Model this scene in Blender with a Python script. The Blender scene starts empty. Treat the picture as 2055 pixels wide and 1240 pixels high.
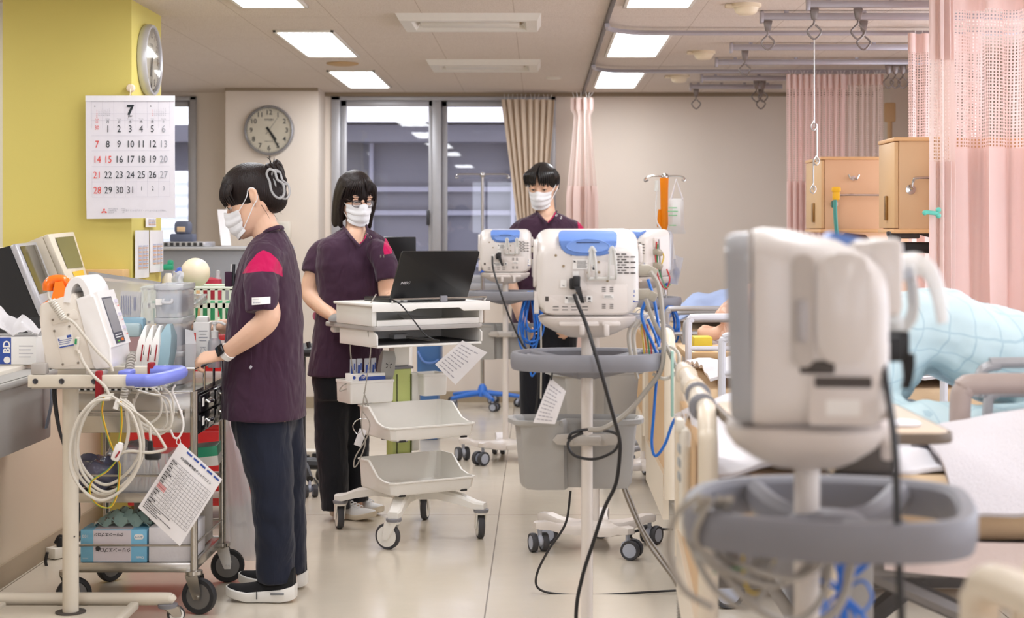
import bpy, bmesh, math, random
from mathutils import Vector, Matrix, Euler
C = bpy.context.scene.collection
S = bpy.context.scene
rnd = random.Random(7)
PI = math.pi
# ------------------------------------------------------------------ camera, world, exposure
F, H, VX, VY = 3200.0, 1.35, 1082.0, 460.0          # focal length in px, eye height, vanishing point of the room's depth
cam = bpy.data.cameras.new('camera'); camo = bpy.data.objects.new('camera', cam); C.objects.link(camo)
camo.location = (0, 0, H); camo.rotation_euler = (PI/2, 0, 0)
cam.sensor_width = 36; cam.lens = F/2055*36
cam.shift_x = (1027.5-VX)/2055; cam.shift_y = (VY-620)/2055
cam.clip_start = 0.05
cam.dof.use_dof = True; cam.dof.focus_distance = 6.3; cam.dof.aperture_fstop = 4.0
S.camera = camo
w = bpy.data.worlds.new('daylight'); S.world = w; w.use_nodes = True
bg = w.node_tree.nodes['Background']; bg.inputs[0].default_value = (0.85, 0.88, 1.0, 1); bg.inputs[1].default_value = 3.9
S.view_settings.view_transform = 'Standard'; S.view_settings.look = 'None'
S.view_settings.exposure = 0.33; S.view_settings.gamma = 1.0
S.cycles.use_denoising = True
S.cycles.max_bounces = 10; S.cycles.transparent_max_bounces = 24; S.cycles.diffuse_bounces = 5
S.cycles.sample_clamp_indirect = 6.0
LAMP = 15.5                                          # radiance of the ceiling diffusers
CEIL = 2.416
def W(px, py, Y):                                    # the point at depth Y that the photograph shows at a pixel
    return Vector(((px-VX)/F*Y, Y, H-(py-VY)/F*Y))
def lin(c):
    return tuple(((v/255)/12.92 if v/255 <= .04045 else ((v/255+.055)/1.055)**2.4) for v in c)
# ------------------------------------------------------------------ materials
MATS = {}
def mat(name, rgb, rough=.5, metal=0, noise=.04, nscale=30, bump=0, bscale=200, spec=.5, trans=0, alpha=1, emit=0, sub=0, coat=0, sheen=0, backlit=0):
    if name in MATS: return MATS[name]
    m = bpy.data.materials.new(name); m.use_nodes = True
    nt = m.node_tree; b = nt.nodes['Principled BSDF']; c = lin(rgb)
    b.inputs['Roughness'].default_value = rough; b.inputs['Metallic'].default_value = metal
    b.inputs['Specular IOR Level'].default_value = spec
    if trans: b.inputs['Transmission Weight'].default_value = trans
    if alpha < 1: b.inputs['Alpha'].default_value = alpha
    if coat: b.inputs['Coat Weight'].default_value = coat
    if sheen: b.inputs['Sheen Weight'].default_value = sheen
    if sub:
        b.inputs['Subsurface Weight'].default_value = sub; b.inputs['Subsurface Radius'].default_value = (.02, .008, .005); b.inputs['Subsurface Scale'].default_value = .4
    if emit:
        b.inputs['Emission Color'].default_value = (*c, 1); b.inputs['Emission Strength'].default_value = emit
    tc = nt.nodes.new('ShaderNodeTexCoord')
    if noise:
        n = nt.nodes.new('ShaderNodeTexNoise'); n.inputs['Scale'].default_value = nscale; n.inputs['Detail'].default_value = 4
        r = nt.nodes.new('ShaderNodeMapRange'); r.inputs[3].default_value = 1-noise; r.inputs[4].default_value = 1+noise
        v = nt.nodes.new('ShaderNodeVectorMath'); v.operation = 'SCALE'; v.inputs[0].default_value = c
        nt.links.new(tc.outputs['Object'], n.inputs['Vector']); nt.links.new(n.outputs['Fac'], r.inputs[0])
        nt.links.new(r.outputs[0], v.inputs['Scale']); nt.links.new(v.outputs[0], b.inputs['Base Color'])
    else: b.inputs['Base Color'].default_value = (*c, 1)
    if bump:
        n2 = nt.nodes.new('ShaderNodeTexNoise'); n2.inputs['Scale'].default_value = bscale; n2.inputs['Detail'].default_value = 3
        bp = nt.nodes.new('ShaderNodeBump'); bp.inputs['Strength'].default_value = bump; bp.inputs['Distance'].default_value = .01
        nt.links.new(tc.outputs['Object'], n2.inputs['Vector']); nt.links.new(n2.outputs['Fac'], bp.inputs['Height']); nt.links.new(bp.outputs[0], b.inputs['Normal'])
    if backlit:
        t = nt.nodes.new('ShaderNodeBsdfTranslucent'); t.inputs[0].default_value = (*c, 1); mx = nt.nodes.new('ShaderNodeMixShader'); mx.inputs[0].default_value = backlit
        o = nt.nodes['Material Output']; nt.links.new(b.outputs[0], mx.inputs[1]); nt.links.new(t.outputs[0], mx.inputs[2]); nt.links.new(mx.outputs[0], o.inputs[0])
    MATS[name] = m; return m
def film(name, rgb, clear=.6, rough=.15, gloss=.5, flat=False):   # clear plastic: part see-through, part white, part shine
    if name in MATS: return MATS[name]
    m = bpy.data.materials.new(name); m.use_nodes = True; nt = m.node_tree; nt.nodes.remove(nt.nodes['Principled BSDF'])
    o = nt.nodes['Material Output']; c = lin(rgb)
    tr = nt.nodes.new('ShaderNodeBsdfTransparent'); tr.inputs[0].default_value = (*[.8+.2*x for x in c], 1)
    df = nt.nodes.new('ShaderNodeBsdfDiffuse'); df.inputs[0].default_value = (*c, 1)
    tl = nt.nodes.new('ShaderNodeBsdfTranslucent'); tl.inputs[0].default_value = (*c, 1)
    gl = nt.nodes.new('ShaderNodeBsdfGlossy'); gl.inputs['Roughness'].default_value = rough
    n = nt.nodes.new('ShaderNodeTexNoise'); n.inputs['Scale'].default_value = 9; n.inputs['Detail'].default_value = 3
    bp = nt.nodes.new('ShaderNodeBump'); bp.inputs['Strength'].default_value = .25 if gloss > .3 and not flat else 0; bp.inputs['Distance'].default_value = .02
    nt.links.new(n.outputs['Fac'], bp.inputs['Height']); nt.links.new(bp.outputs[0], gl.inputs['Normal'])
    m0 = nt.nodes.new('ShaderNodeMixShader'); m0.inputs[0].default_value = .25; nt.links.new(df.outputs[0], m0.inputs[1]); nt.links.new(tl.outputs[0], m0.inputs[2])
    m1 = nt.nodes.new('ShaderNodeMixShader'); m1.inputs[0].default_value = clear; nt.links.new(m0.outputs[0], m1.inputs[1]); nt.links.new(tr.outputs[0], m1.inputs[2])
    fr = nt.nodes.new('ShaderNodeFresnel'); fr.inputs['IOR'].default_value = 1.45
    mu = nt.nodes.new('ShaderNodeMath'); mu.operation = 'MULTIPLY'; mu.inputs[1].default_value = gloss*1.6; mu.use_clamp = True; nt.links.new(fr.outputs[0], mu.inputs[0])
    m2 = nt.nodes.new('ShaderNodeMixShader'); nt.links.new(mu.outputs[0], m2.inputs[0]); nt.links.new(m1.outputs[0], m2.inputs[1]); nt.links.new(gl.outputs[0], m2.inputs[2])
    nt.links.new(m2.outputs[0], o.inputs[0]); MATS[name] = m; return m
# ------------------------------------------------------------------ mesh building
def spline(pts, n=8, closed=False):
    P = [Vector(p) for p in pts]; out = []; N = len(P)
    if N < 3 and not closed: return P
    for i in range(N if closed else N-1):
        p0 = P[i-1] if (i > 0 or closed) else P[0]*2-P[1]
        p1, p2 = P[i], P[(i+1) % N]
        p3 = P[(i+2) % N] if (i+2 < N or closed) else P[-1]*2-P[-2]
        for k in range(n):
            t = k/n
            out.append(.5*((2*p1)+(p2-p0)*t+(2*p0-5*p1+4*p2-p3)*t*t+(3*p1-p0-3*p2+p3)*t**3))
    if not closed: out.append(P[-1])
    return out
def frames(pts, closed=False):
    N = len(pts); T = []
    for i in range(N):
        a = pts[i-1] if (i > 0 or closed) else pts[i]; b = pts[(i+1) % N] if (i < N-1 or closed) else pts[i]
        d = (b-a); T.append(d.normalized() if d.length > 1e-9 else Vector((0, 0, 1)))
    u = T[0].orthogonal().normalized(); out = []
    for t in T:
        u = (u-t*u.dot(t)); u = u.normalized() if u.length > 1e-6 else t.orthogonal().normalized()
        out.append((t, u, t.cross(u)))
    return out
class MB:
    def __init__(s, M=None): s.b = bmesh.new(); s.M = M or Matrix(); s.mi = 0; s.smooth = True
    def _v(s, p): return s.b.verts.new(s.M @ Vector(p))
    def _f(s, vs):
        try: f = s.b.faces.new(vs); f.material_index = s.mi; f.smooth = s.smooth; return f
        except ValueError: return None
    def m(s, i): s.mi = i; return s
    def box(s, c, d, bev=0, rot=None, seg=2, taper=1):
        R = rot.to_matrix().to_4x4() if isinstance(rot, Euler) else (rot or Matrix()); T = Matrix.Translation(Vector(c)) @ R
        vs = []
        for z in (-.5, .5):
            k = taper if z < 0 else 1
            for x, y in ((-.5, -.5), (.5, -.5), (.5, .5), (-.5, .5)): vs.append(s._v(T @ Vector((x*d[0]*k, y*d[1]*k, z*d[2]))))
        fs = [s._f([vs[i] for i in q]) for q in ((3, 2, 1, 0), (4, 5, 6, 7), (0, 1, 5, 4), (1, 2, 6, 5), (2, 3, 7, 6), (3, 0, 4, 7))]
        if bev > 0:
            es = list({e for f in fs for e in f.edges})
            r = bmesh.ops.bevel(s.b, geom=es, offset=min(bev, min(d)*.49), segments=seg, profile=.5, affect='EDGES', clamp_overlap=True)
            for f in r['faces']: f.material_index = s.mi; f.smooth = s.smooth
        return s
    def bx(s, x0, x1, y0, y1, z0, z1, bev=0, seg=2): return s.box(((x0+x1)/2, (y0+y1)/2, (z0+z1)/2), (abs(x1-x0), abs(y1-y0), abs(z1-z0)), bev, seg=seg)
    def loft(s, rings, cap=True, closed=False):
        R = [[s._v(p) for p in r] for r in rings]; n = len(R[0])
        for i in range(len(R) if closed else len(R)-1):
            a, b = R[i], R[(i+1) % len(R)]
            for k in range(n): s._f([a[k], a[(k+1) % n], b[(k+1) % n], b[k]])
        if cap and not closed: s._f(R[0][::-1]); s._f(R[-1])
        return s
    def tube(s, pts, r, seg=8, n=6, closed=False, smooth=True, flat=1, cap=True):
        P = spline(pts, n, closed) if smooth else [Vector(p) for p in pts]
        fr = frames(P, closed); N = len(P); rings = []
        for i, (p, (t, u, v)) in enumerate(zip(P, fr)):
            if callable(r): rr = r(i/(N-1))
            elif isinstance(r, (list, tuple)):
                x = i/(N-1)*(len(r)-1); k = min(int(x), len(r)-2); rr = r[k]+(r[k+1]-r[k])*(x-k)
            else: rr = r
            rings.append([p+(u*math.cos(2*PI*k/seg)+v*math.sin(2*PI*k/seg)*flat)*rr for k in range(seg)])
        return s.loft(rings, cap, closed)
    def cyl(s, a, b, r, r2=None, seg=20):
        a, b = Vector(a), Vector(b); t = (b-a).normalized(); u = t.orthogonal().normalized(); v = t.cross(u); r2 = r if r2 is None else r2
        return s.loft([[p+(u*math.cos(2*PI*k/seg)+v*math.sin(2*PI*k/seg))*q for k in range(seg)] for p, q in ((a, r), (b, r2))])
    def lathe(s, c, prof, axis=(0, 0, 1), seg=24):
        c = Vector(c); t = Vector(axis).normalized(); u = t.orthogonal().normalized(); v = t.cross(u)
        return s.loft([[c+t*z+(u*math.cos(2*PI*k/seg)+v*math.sin(2*PI*k/seg))*max(r, 1e-4) for k in range(seg)] for r, z in prof])
    def ball(s, c, r, seg=16, rings=10, rot=None):
        r = (r, r, r) if not hasattr(r, '__len__') else r; R = rot.to_matrix() if rot else Matrix.Identity(3); c = Vector(c)
        return s.loft([[c+R @ Vector((r[0]*math.sin(a)*math.cos(2*PI*k/seg), r[1]*math.sin(a)*math.sin(2*PI*k/seg), -r[2]*math.cos(a))) for k in range(seg)] for a in [max(.02, min(PI-.02, PI*i/rings)) for i in range(rings+1)]])
    def prism(s, poly, fn0, fn1, bev=0):              # polygon of 2-d points carried by two placing functions
        a = [s._v(fn0(p)) for p in poly]; b = [s._v(fn1(p)) for p in poly]; n = len(poly)
        fs = [s._f(a[::-1]), s._f(b)]+[s._f([a[i], a[(i+1) % n], b[(i+1) % n], b[i]]) for i in range(n)]
        if bev:
            es = list(set(list(fs[0].edges)+list(fs[1].edges)))
            r = bmesh.ops.bevel(s.b, geom=es, offset=bev, segments=2, profile=.5, affect='EDGES', clamp_overlap=True)
            for f in r['faces']: f.material_index = s.mi; f.smooth = s.smooth
        return s
    def ext(s, poly, axis, h0, h1, bev=0):            # extrude along x / y / z
        f = {'x': lambda h: (lambda p: (h, p[0], p[1])), 'y': lambda h: (lambda p: (p[0], h, p[1])), 'z': lambda h: (lambda p: (p[0], p[1], h))}[axis]
        return s.prism(poly, f(h0), f(h1), bev)
    def grid(s, fn, nu, nv, cu=False, cv=False):
        V = [[s._v(fn(i/nu, j/nv)) for j in range(nv+(0 if cv else 1))] for i in range(nu+(0 if cu else 1))]
        for i in range(nu):
            for j in range(nv):
                a, b = V[i], V[(i+1) % len(V)]; j2 = (j+1) % len(a)
                s._f([a[j], b[j], b[j2], a[j2]])
        return s
    def sheet(s, fn, nu, nv, th=.002):                # a thin solid with both faces
        def nrm(u, v):
            e = 1e-3; a = Vector(fn(min(1, u+e), v))-Vector(fn(max(0, u-e), v)); b = Vector(fn(u, min(1, v+e)))-Vector(fn(u, max(0, v-e)))
            q = a.cross(b); return q.normalized() if q.length > 1e-12 else Vector((0, 0, 1))
        A = [[None]*(nv+1) for _ in range(nu+1)]; B = [[None]*(nv+1) for _ in range(nu+1)]
        for i in range(nu+1):
            for j in range(nv+1):
                p = Vector(fn(i/nu, j/nv)); q = nrm(i/nu, j/nv)*th/2; A[i][j] = s._v(p+q); B[i][j] = s._v(p-q)
        for i in range(nu):
            for j in range(nv):
                s._f([A[i][j], A[i+1][j], A[i+1][j+1], A[i][j+1]]); s._f([B[i][j+1], B[i+1][j+1], B[i+1][j], B[i][j]])
        for i in range(nu):
            s._f([A[i+1][0], A[i][0], B[i][0], B[i+1][0]]); s._f([A[i][nv], A[i+1][nv], B[i+1][nv], B[i][nv]])
        for j in range(nv):
            s._f([A[0][j], A[0][j+1], B[0][j+1], B[0][j]]); s._f([A[nu][j+1], A[nu][j], B[nu][j], B[nu][j+1]])
        return s
    def text(s, txt, M, size=.02, align='CENTER', bold=0):
        cu = bpy.data.curves.new('t', 'FONT'); cu.body = txt; cu.size = size; cu.align_x = align; cu.align_y = 'CENTER'; cu.resolution_u = 2; cu.offset = bold
        ob = bpy.data.objects.new('t', cu); C.objects.link(ob)
        dg = bpy.context.evaluated_depsgraph_get(); me = bpy.data.meshes.new_from_object(ob.evaluated_get(dg))
        vs = [s._v(M @ v.co) for v in me.vertices]
        for p in me.polygons: s._f([vs[i] for i in p.vertices])
        bpy.data.objects.remove(ob); bpy.data.curves.remove(cu); bpy.data.meshes.remove(me); return s
    def quad(s, a, b, c, d): s._f([s._v(p) for p in (a, b, c, d)]); return s
    def build(s, name, mats, parent=None, angle=35, recalc=True, mods=None):
        if recalc: bmesh.ops.recalc_face_normals(s.b, faces=s.b.faces[:])
        me = bpy.data.meshes.new(name); s.b.to_mesh(me); s.b.free()
        for m in (mats if isinstance(mats, (list, tuple)) else [mats]): me.materials.append(m)
        try: me.set_sharp_from_angle(angle=math.radians(angle))
        except Exception: pass
        o = bpy.data.objects.new(name, me); C.objects.link(o)
        if parent:
            o.parent = parent; o.matrix_parent_inverse = inv(parent)
        return o
def inv(p):                                           # parts are written in world space; keep them there under a placed thing
    m = Matrix()
    q = p
    chain = []
    while q: chain.append(q); q = q.parent
    for q in reversed(chain): m = m @ q.matrix_parent_inverse @ q.matrix_basis
    return m.inverted()
def tag(o, label, cat, group=None, kind=None):
    o['label'] = label; o['category'] = cat
    if group: o['group'] = group
    if kind: o['kind'] = kind
    return o
def thing(name, label, cat, loc=(0, 0, 0), rz=0, group=None):
    o = bpy.data.objects.new(name, None); o.empty_display_size = .1; C.objects.link(o); o.location = loc; o.rotation_euler = (0, 0, rz)
    return tag(o, label, cat, group)
def struct(o): o['kind'] = 'structure'; return o
def dup(root, loc=None, rz=None, label=None, group=None):
    def cp(o, par):
        c = o.copy(); C.objects.link(c)
        if par: c.parent = par; c.matrix_parent_inverse = o.matrix_parent_inverse.copy()
        for ch in o.children: cp(ch, c)
        return c
    r = cp(root, None)
    if loc is not None: r.location = loc
    if rz is not None: r.rotation_euler = (0, 0, rz)
    if label: r['label'] = label
    if group: r['group'] = group
    return r
def TR(loc, rx=0, ry=0, rz=0): return Matrix.Translation(Vector(loc)) @ Euler((rx, ry, rz)).to_matrix().to_4x4()
def face_cam(loc, rz=0, roll=0): return Matrix.Translation(Vector(loc)) @ Euler((PI/2, 0, rz)).to_matrix().to_4x4() @ Euler((0, 0, roll)).to_matrix().to_4x4()   # text plane standing up, read from -Y
def solidify(me_obj, voxel, smooth=6, factor=.5):     # fuse overlapping lofts of one body into one surface
    r = me_obj.modifiers.new('r', 'REMESH'); r.mode = 'VOXEL'; r.voxel_size = voxel; r.use_smooth_shade = True
    if smooth: k = me_obj.modifiers.new('s', 'SMOOTH'); k.iterations = smooth; k.factor = factor
    dg = bpy.context.evaluated_depsgraph_get(); me = bpy.data.meshes.new_from_object(me_obj.evaluated_get(dg))
    old = me_obj.data; ms = list(old.materials); me_obj.modifiers.clear(); me_obj.data = me; me.name = me_obj.name
    me.materials.clear()
    for q in ms: me.materials.append(q)
    for p in me.polygons: p.use_smooth = True; p.material_index = 0
    bpy.data.meshes.remove(old); return me_obj
def rr(x0, x1, z0, z1, r, n=5):                       # rounded rectangle outline
    out = []
    for cx, cz, a0 in ((x1-r, z1-r, 0), (x0+r, z1-r, 90), (x0+r, z0+r, 180), (x1-r, z0+r, 270)):
        for i in range(n+1): a = math.radians(a0+90*i/n); out.append((cx+r*math.cos(a), cz+r*math.sin(a)))
    return out
# ================================================================== the room
def nmath(nt, op, a, b=None, clamp=False):
    n = nt.nodes.new('ShaderNodeMath'); n.operation = op; n.use_clamp = clamp
    for i, v in enumerate((a, b)):
        if v is None: continue
        if isinstance(v, (int, float)): n.inputs[i].default_value = v
        else: nt.links.new(v, n.inputs[i])
    return n.outputs[0]
def seams(nt, sx, ox, sy, oy, wd):                    # 1 on the seams of a sheet or tile layout
    tc = nt.nodes.new('ShaderNodeTexCoord'); sp = nt.nodes.new('ShaderNodeSeparateXYZ'); nt.links.new(tc.outputs['Object'], sp.inputs[0])
    out = None
    for k, (p, o) in enumerate(((sx, ox), (sy, oy))):
        q = nmath(nt, 'ABSOLUTE', nmath(nt, 'SUBTRACT', nmath(nt, 'FRACT', nmath(nt, 'ADD', nmath(nt, 'DIVIDE', nmath(nt, 'SUBTRACT', sp.outputs[k], o), p), 100.5)), .5))
        l = nmath(nt, 'LESS_THAN', q, wd/p)
        out = l if out is None else nmath(nt, 'MAXIMUM', out, l)
    return tc, out
def floor_mat():
    m = mat('cream vinyl sheet', (210, 200, 183), rough=.16, noise=.035, nscale=1.3, spec=.5)
    nt = m.node_tree; b = nt.nodes['Principled BSDF']; src = b.inputs['Base Color'].links[0].from_socket
    tc, s = seams(nt, 1.82, -.19, 20, 7.54, .0028)
    mx = nt.nodes.new('ShaderNodeMixRGB'); mx.inputs[2].default_value = (*lin((96, 84, 70)), 1)
    n = nt.nodes.new('ShaderNodeTexNoise'); n.inputs['Scale'].default_value = 45; n.inputs['Detail'].default_value = 2; nt.links.new(tc.outputs['Object'], n.inputs['Vector'])
    nt.links.new(nmath(nt, 'MULTIPLY', s, .75), mx.inputs[0]); nt.links.new(src, mx.inputs[1]); nt.links.new(mx.outputs[0], b.inputs['Base Color'])
    n2 = nt.nodes.new('ShaderNodeTexNoise'); n2.inputs['Scale'].default_value = 5; r = nt.nodes.new('ShaderNodeMapRange'); r.inputs[3].default_value = .12; r.inputs[4].default_value = .26
    nt.links.new(tc.outputs['Object'], n2.inputs['Vector']); nt.links.new(n2.outputs['Fac'], r.inputs[0]); nt.links.new(r.outputs[0], b.inputs['Roughness'])
    bp = nt.nodes.new('ShaderNodeBump'); bp.inputs['Strength'].default_value = .05; bp.inputs['Distance'].default_value = .02; n3 = nt.nodes.new('ShaderNodeTexNoise'); n3.inputs['Scale'].default_value = 7
    nt.links.new(tc.outputs['Object'], n3.inputs['Vector']); nt.links.new(n3.outputs['Fac'], bp.inputs['Height']); nt.links.new(bp.outputs[0], b.inputs['Normal'])
    return m
def ceil_mat():
    m = mat('speckled plaster ceiling board', (218, 206, 195), rough=.85, noise=.03, nscale=3)
    nt = m.node_tree; b = nt.nodes['Principled BSDF']; src = b.inputs['Base Color'].links[0].from_socket
    tc, s = seams(nt, .457, -.58, .91, 8.92, .0022)
    mp = nt.nodes.new('ShaderNodeMapping'); mp.inputs['Scale'].default_value = (46, 46, 46); nt.links.new(tc.outputs['Object'], mp.inputs[0])
    v = nt.nodes.new('ShaderNodeTexVoronoi'); v.voronoi_dimensions = '2D'; nt.links.new(mp.outputs[0], v.inputs['Vector'])
    sz = nt.nodes.new('ShaderNodeSeparateColor'); nt.links.new(v.outputs['Color'], sz.inputs[0])
    d = nmath(nt, 'LESS_THAN', v.outputs['Distance'], nmath(nt, 'MULTIPLY', sz.outputs[0], .36))
    mx = nt.nodes.new('ShaderNodeMixRGB'); mx.inputs[2].default_value = (*lin((150, 128, 104)), 1)
    nt.links.new(nmath(nt, 'MAXIMUM', nmath(nt, 'MULTIPLY', d, .8), nmath(nt, 'MULTIPLY', s, .5)), mx.inputs[0])
    nt.links.new(src, mx.inputs[1]); nt.links.new(mx.outputs[0], b.inputs['Base Color']); return m
M_WALL = mat('beige painted wall', (230, 219, 207), rough=.75, noise=.07, nscale=1.6, bump=.05, bscale=180)
M_YEL = mat('mustard painted plaster', (212, 197, 108), rough=.7, noise=.02, nscale=2, bump=.05, bscale=240)
M_WHITE = mat('white painted wall', (232, 228, 220), rough=.7)
M_ALU = mat('anodised aluminium sash', (176, 176, 180), rough=.4, metal=.35)
M_TRIM = mat('taupe vinyl skirting', (168, 152, 128), rough=.5)
M_GREYM = mat('dark grey metal', (70, 70, 74), rough=.4, metal=.6)
M_OFFW = mat('off-white plastic', (226, 220, 207), rough=.4)
M_GLASS = film('window glass', (60, 62, 70), clear=.95, rough=.01, gloss=.9, flat=True)
def walls(name, boxes, m):
    b = MB(); b.smooth = False
    for q in boxes: b.bx(*q)
    return struct(b.build(name, m))
XL, XR, YB, YF = -6.0, 2.95, 12.45, -3.6
walls('floor', [(XL, XR, YF, YB+.2, -.1, 0)], floor_mat())
walls('ceiling', [(XL, XR, YF, YB+.2, CEIL, CEIL+.1)], ceil_mat())
WZ0, WZ1 = .88, 2.385
W1 = (-3.7, -2.673); W2 = (-1.62, .13)
walls('wall_back', [(XL, W1[0], YB, YB+.15, 0, CEIL), (W1[1], W2[0], YB, YB+.15, 0, CEIL), (W2[1], XR, YB, YB+.15, 0, CEIL),
      (W1[0], W1[1], YB, YB+.15, 0, WZ0), (W2[0], W2[1], YB, YB+.15, 0, WZ0), (W1[0], W1[1], YB, YB+.15, WZ1, CEIL), (W2[0], W2[1], YB, YB+.15, WZ1, CEIL)], M_WALL)
rw = [(XR, XR+.15, YF, YB, 0, .8), (XR, XR+.15, YF, YB, 2.25, CEIL)]
for y0, y1 in ((YF, .3), (2.8, 3.4), (5.9, 6.5), (9.0, YB)): rw.append((XR, XR+.15, y0, y1, .8, 2.25))  # unseen near stretch left windowless to keep daylight off the foreground
walls('wall_right', rw, M_WALL)
walls('wall_front_unseen', [(XL, XR, YF-.15, YF, 0, .85), (XL, XR, YF-.15, YF, 2.2, CEIL), (XL, -1.2, YF-.15, YF, .85, 2.2), (.2, 1.6, YF-.15, YF, .85, 2.2)], M_WALL)  # unseen wall added behind the camera to cut down the daylight entering there
walls('wall_left', [(XL-.15, XL, YF, YB, 0, CEIL)], M_WHITE)
walls('pillar_back', [(-2.37, -1.67, 12.05, YB, 0, CEIL)], M_WALL)
walls('pillar_corner', [(2.62, XR, 11.9, YB, 0, CEIL)], M_WALL)
walls('column_yellow', [(-2.49, -1.892, 7.4, 7.98, 0, CEIL)], M_YEL)
walls('trim_1', [(-3.3, -2.496, 7.5, 7.6, 0, CEIL)], M_WHITE)
walls('baseboard_back', [(-1.67, 2.62, YB-.012, YB, 0, .085), (XL, -2.37, YB-.012, YB, 0, .085), (-2.37, -1.67, 12.038, 12.05, 0, .085)], M_TRIM)
walls('baseboard_right', [(XR-.012, XR, YF, 11.9, 0, .085)], M_TRIM)
walls('trim_2', [(-1.67, 2.62, YB-.03, YB, CEIL-.03, CEIL), (-2.37, -1.67, 12.02, 12.05, CEIL-.022, CEIL)], mat('ceiling edge strip', (150, 134, 112), rough=.6))
def window(name, x0, x1, mull, frame):
    b = MB(); y0, y1 = YB-.03, YB+.13; t = .05
    b.bx(x0, x1, y0, y1, WZ1-t*.6, WZ1, .004).bx(x0, x1, y0, y1, WZ0, WZ0+t, .004).bx(x0, x0+t*1.4, y0, y1, WZ0, WZ1, .004).bx(x1-t, x1, y0, y1, WZ0, WZ1, .004)
    for mx in mull: b.bx(mx-.035, mx+.035, y0+.02, y1-.02, WZ0, WZ1, .004)
    o = struct(b.build(name, M_ALU))
    e = sorted([x0+t*1.4]+list(mull)+[x1-t])
    for i in range(len(e)-1):
        f = MB(); yy = YB+.03+.04*(i % 2); a, c = e[i]+(.0 if i == 0 else .035), e[i+1]-.035*(i < len(e)-2)
        for q in ((a, a+.045, WZ0+.05, WZ1-.03), (c-.03, c, WZ0+.05, WZ1-.03)): f.bx(q[0], q[1], yy-.015, yy+.015, q[2], q[3], .003)
        f.bx(a, c, yy-.015, yy+.015, WZ1-.075, WZ1-.03, .003); f.bx(a, c, yy-.015, yy+.015, WZ0+.05, WZ0+.11, .003)
        fo = f.build('window_sash', M_ALU, o)
        g = MB(); g.smooth = False; g.bx(a+.03, c-.02, yy-.003, yy+.003, WZ0+.1, WZ1-.06); g.build('window_pane', M_GLASS, fo)
    return o
window('window_1', W1[0], W1[1], (-3.2,), M_ALU)
w2 = window('window_2', W2[0], W2[1], (-.80,), M_ALU)
hd = MB(); hd.bx(-.88, -.855, YB-.02, YB+.0, 1.38, 1.50, .006); hd.build('window_latch', M_GREYM, w2)
# what lies across the light well behind the two windows
walls('exterior_block', [(-9, 4, 17, 17.3, -3, 2.46), (-9, 4, 16.6, 17, 2.26, 2.44)], mat('dark grey facade', (92, 90, 100), rough=.6, noise=.15, nscale=.8))
walls('exterior_parapet', [(-3.2, 4, 16.4, 17.3, 2.46, 3.4)], mat('pale concrete panels', (236, 232, 236), rough=.8))
walls('exterior_ground', [(-9, 4, YB+.2, 17, -3.1, -3)], mat('pale grey roof sheet', (150, 150, 158), rough=.6))
def facade_bits():
    b = MB(); b.smooth = False
    for i in range(9): b.bx(-3.3+i*.75, -3.26+i*.75, 16.9, 17, -1, 2.3)
    for z in (.95, 1.5, 1.75): b.bx(-3.3, 4, 16.92, 17, z, z+.05)
    return struct(b.build('exterior_mullion', mat('grey facade frame', (128, 126, 140), rough=.5)))
facade_bits()
def near_block():                                     # low pale louvred building seen under the blind of the left window
    b = MB(); b.smooth = False; b.bx(-5.6, -3.3, 15.6, 15.9, -3, 1.92); b.m(1)
    for k in range(9): b.bx(-5.6, -3.3, 15.57, 15.6, .9+k*.11, .93+k*.11)
    return struct(b.build('exterior_louvre', [mat('sunlit white wall', (250, 250, 252), rough=.8), mat('pale louvre', (190, 195, 205), rough=.6)]))
near_block()
# ------------------------------------------------------------------ ceiling fittings
M_LAMP = mat('lit lamp diffuser', (246, 252, 250), noise=0)
def lamp_mat():                                       # two tubes glowing through a milky sheet
    m = MATS['lit lamp diffuser']; nt = m.node_tree; b = nt.nodes['Principled BSDF']
    tc = nt.nodes.new('ShaderNodeTexCoord'); sp = nt.nodes.new('ShaderNodeSeparateXYZ'); nt.links.new(tc.outputs['Object'], sp.inputs[0])
    s = nmath(nt, 'ABSOLUTE', nmath(nt, 'SUBTRACT', nmath(nt, 'ABSOLUTE', sp.outputs[0]), .065))
    e = nmath(nt, 'MULTIPLY', nmath(nt, 'SUBTRACT', 1.0, nmath(nt, 'MULTIPLY', s, 3.5)), LAMP)
    b.inputs['Emission Color'].default_value = (.94, .96, 1, 1); nt.links.new(e, b.inputs['Emission Strength']); return m
lamp_mat()
M_LFR = mat('white enamel lamp frame', (225, 220, 210), rough=.4)
def ceiling_light(x, y, label):
    t = thing('ceiling_light', label, 'ceiling light', (x, y, CEIL), group='recessed ceiling lights')
    b = MB(TR((x, y, CEIL))); L, w_ = .625, .163
    for q in ((-w_, w_, -L, -L+.02), (-w_, w_, L-.02, L), (-w_, -w_+.018, -L, L), (w_-.018, w_, -L, L)): b.bx(q[0], q[1], q[2], q[3], -.012, .0, .002)
    b.build('frame', M_LFR, t)
    d = MB(); d.smooth = False; k = w_-.019; d.quad((-k, -L+.02, -.006), (-k, L-.02, -.006), (k, L-.02, -.006), (k, -L+.02, -.006))
    o = d.build('diffuser', M_LAMP, None, recalc=False); o.parent = t; o.location = (0, 0, 0)
    return t
LL = ['bright rectangular ceiling light cut off by the top edge above the yellow column side', 'bright rectangular ceiling light above the round wall clock, nearer of two', 'bright ceiling light nearest the far wall on the clock side, smaller of the pair']
LR = ['bright ceiling light cut off by the top edge beside the curtain rail', 'bright ceiling light beside the curtain rail, middle of its row', 'bright ceiling light nearest the far wall beside the curtain rail']
for i, y in enumerate((6.99, 9.16, 11.31)):
    ceiling_light(-1.264, y, LL[i]); ceiling_light(.563, y, LR[i])
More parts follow.
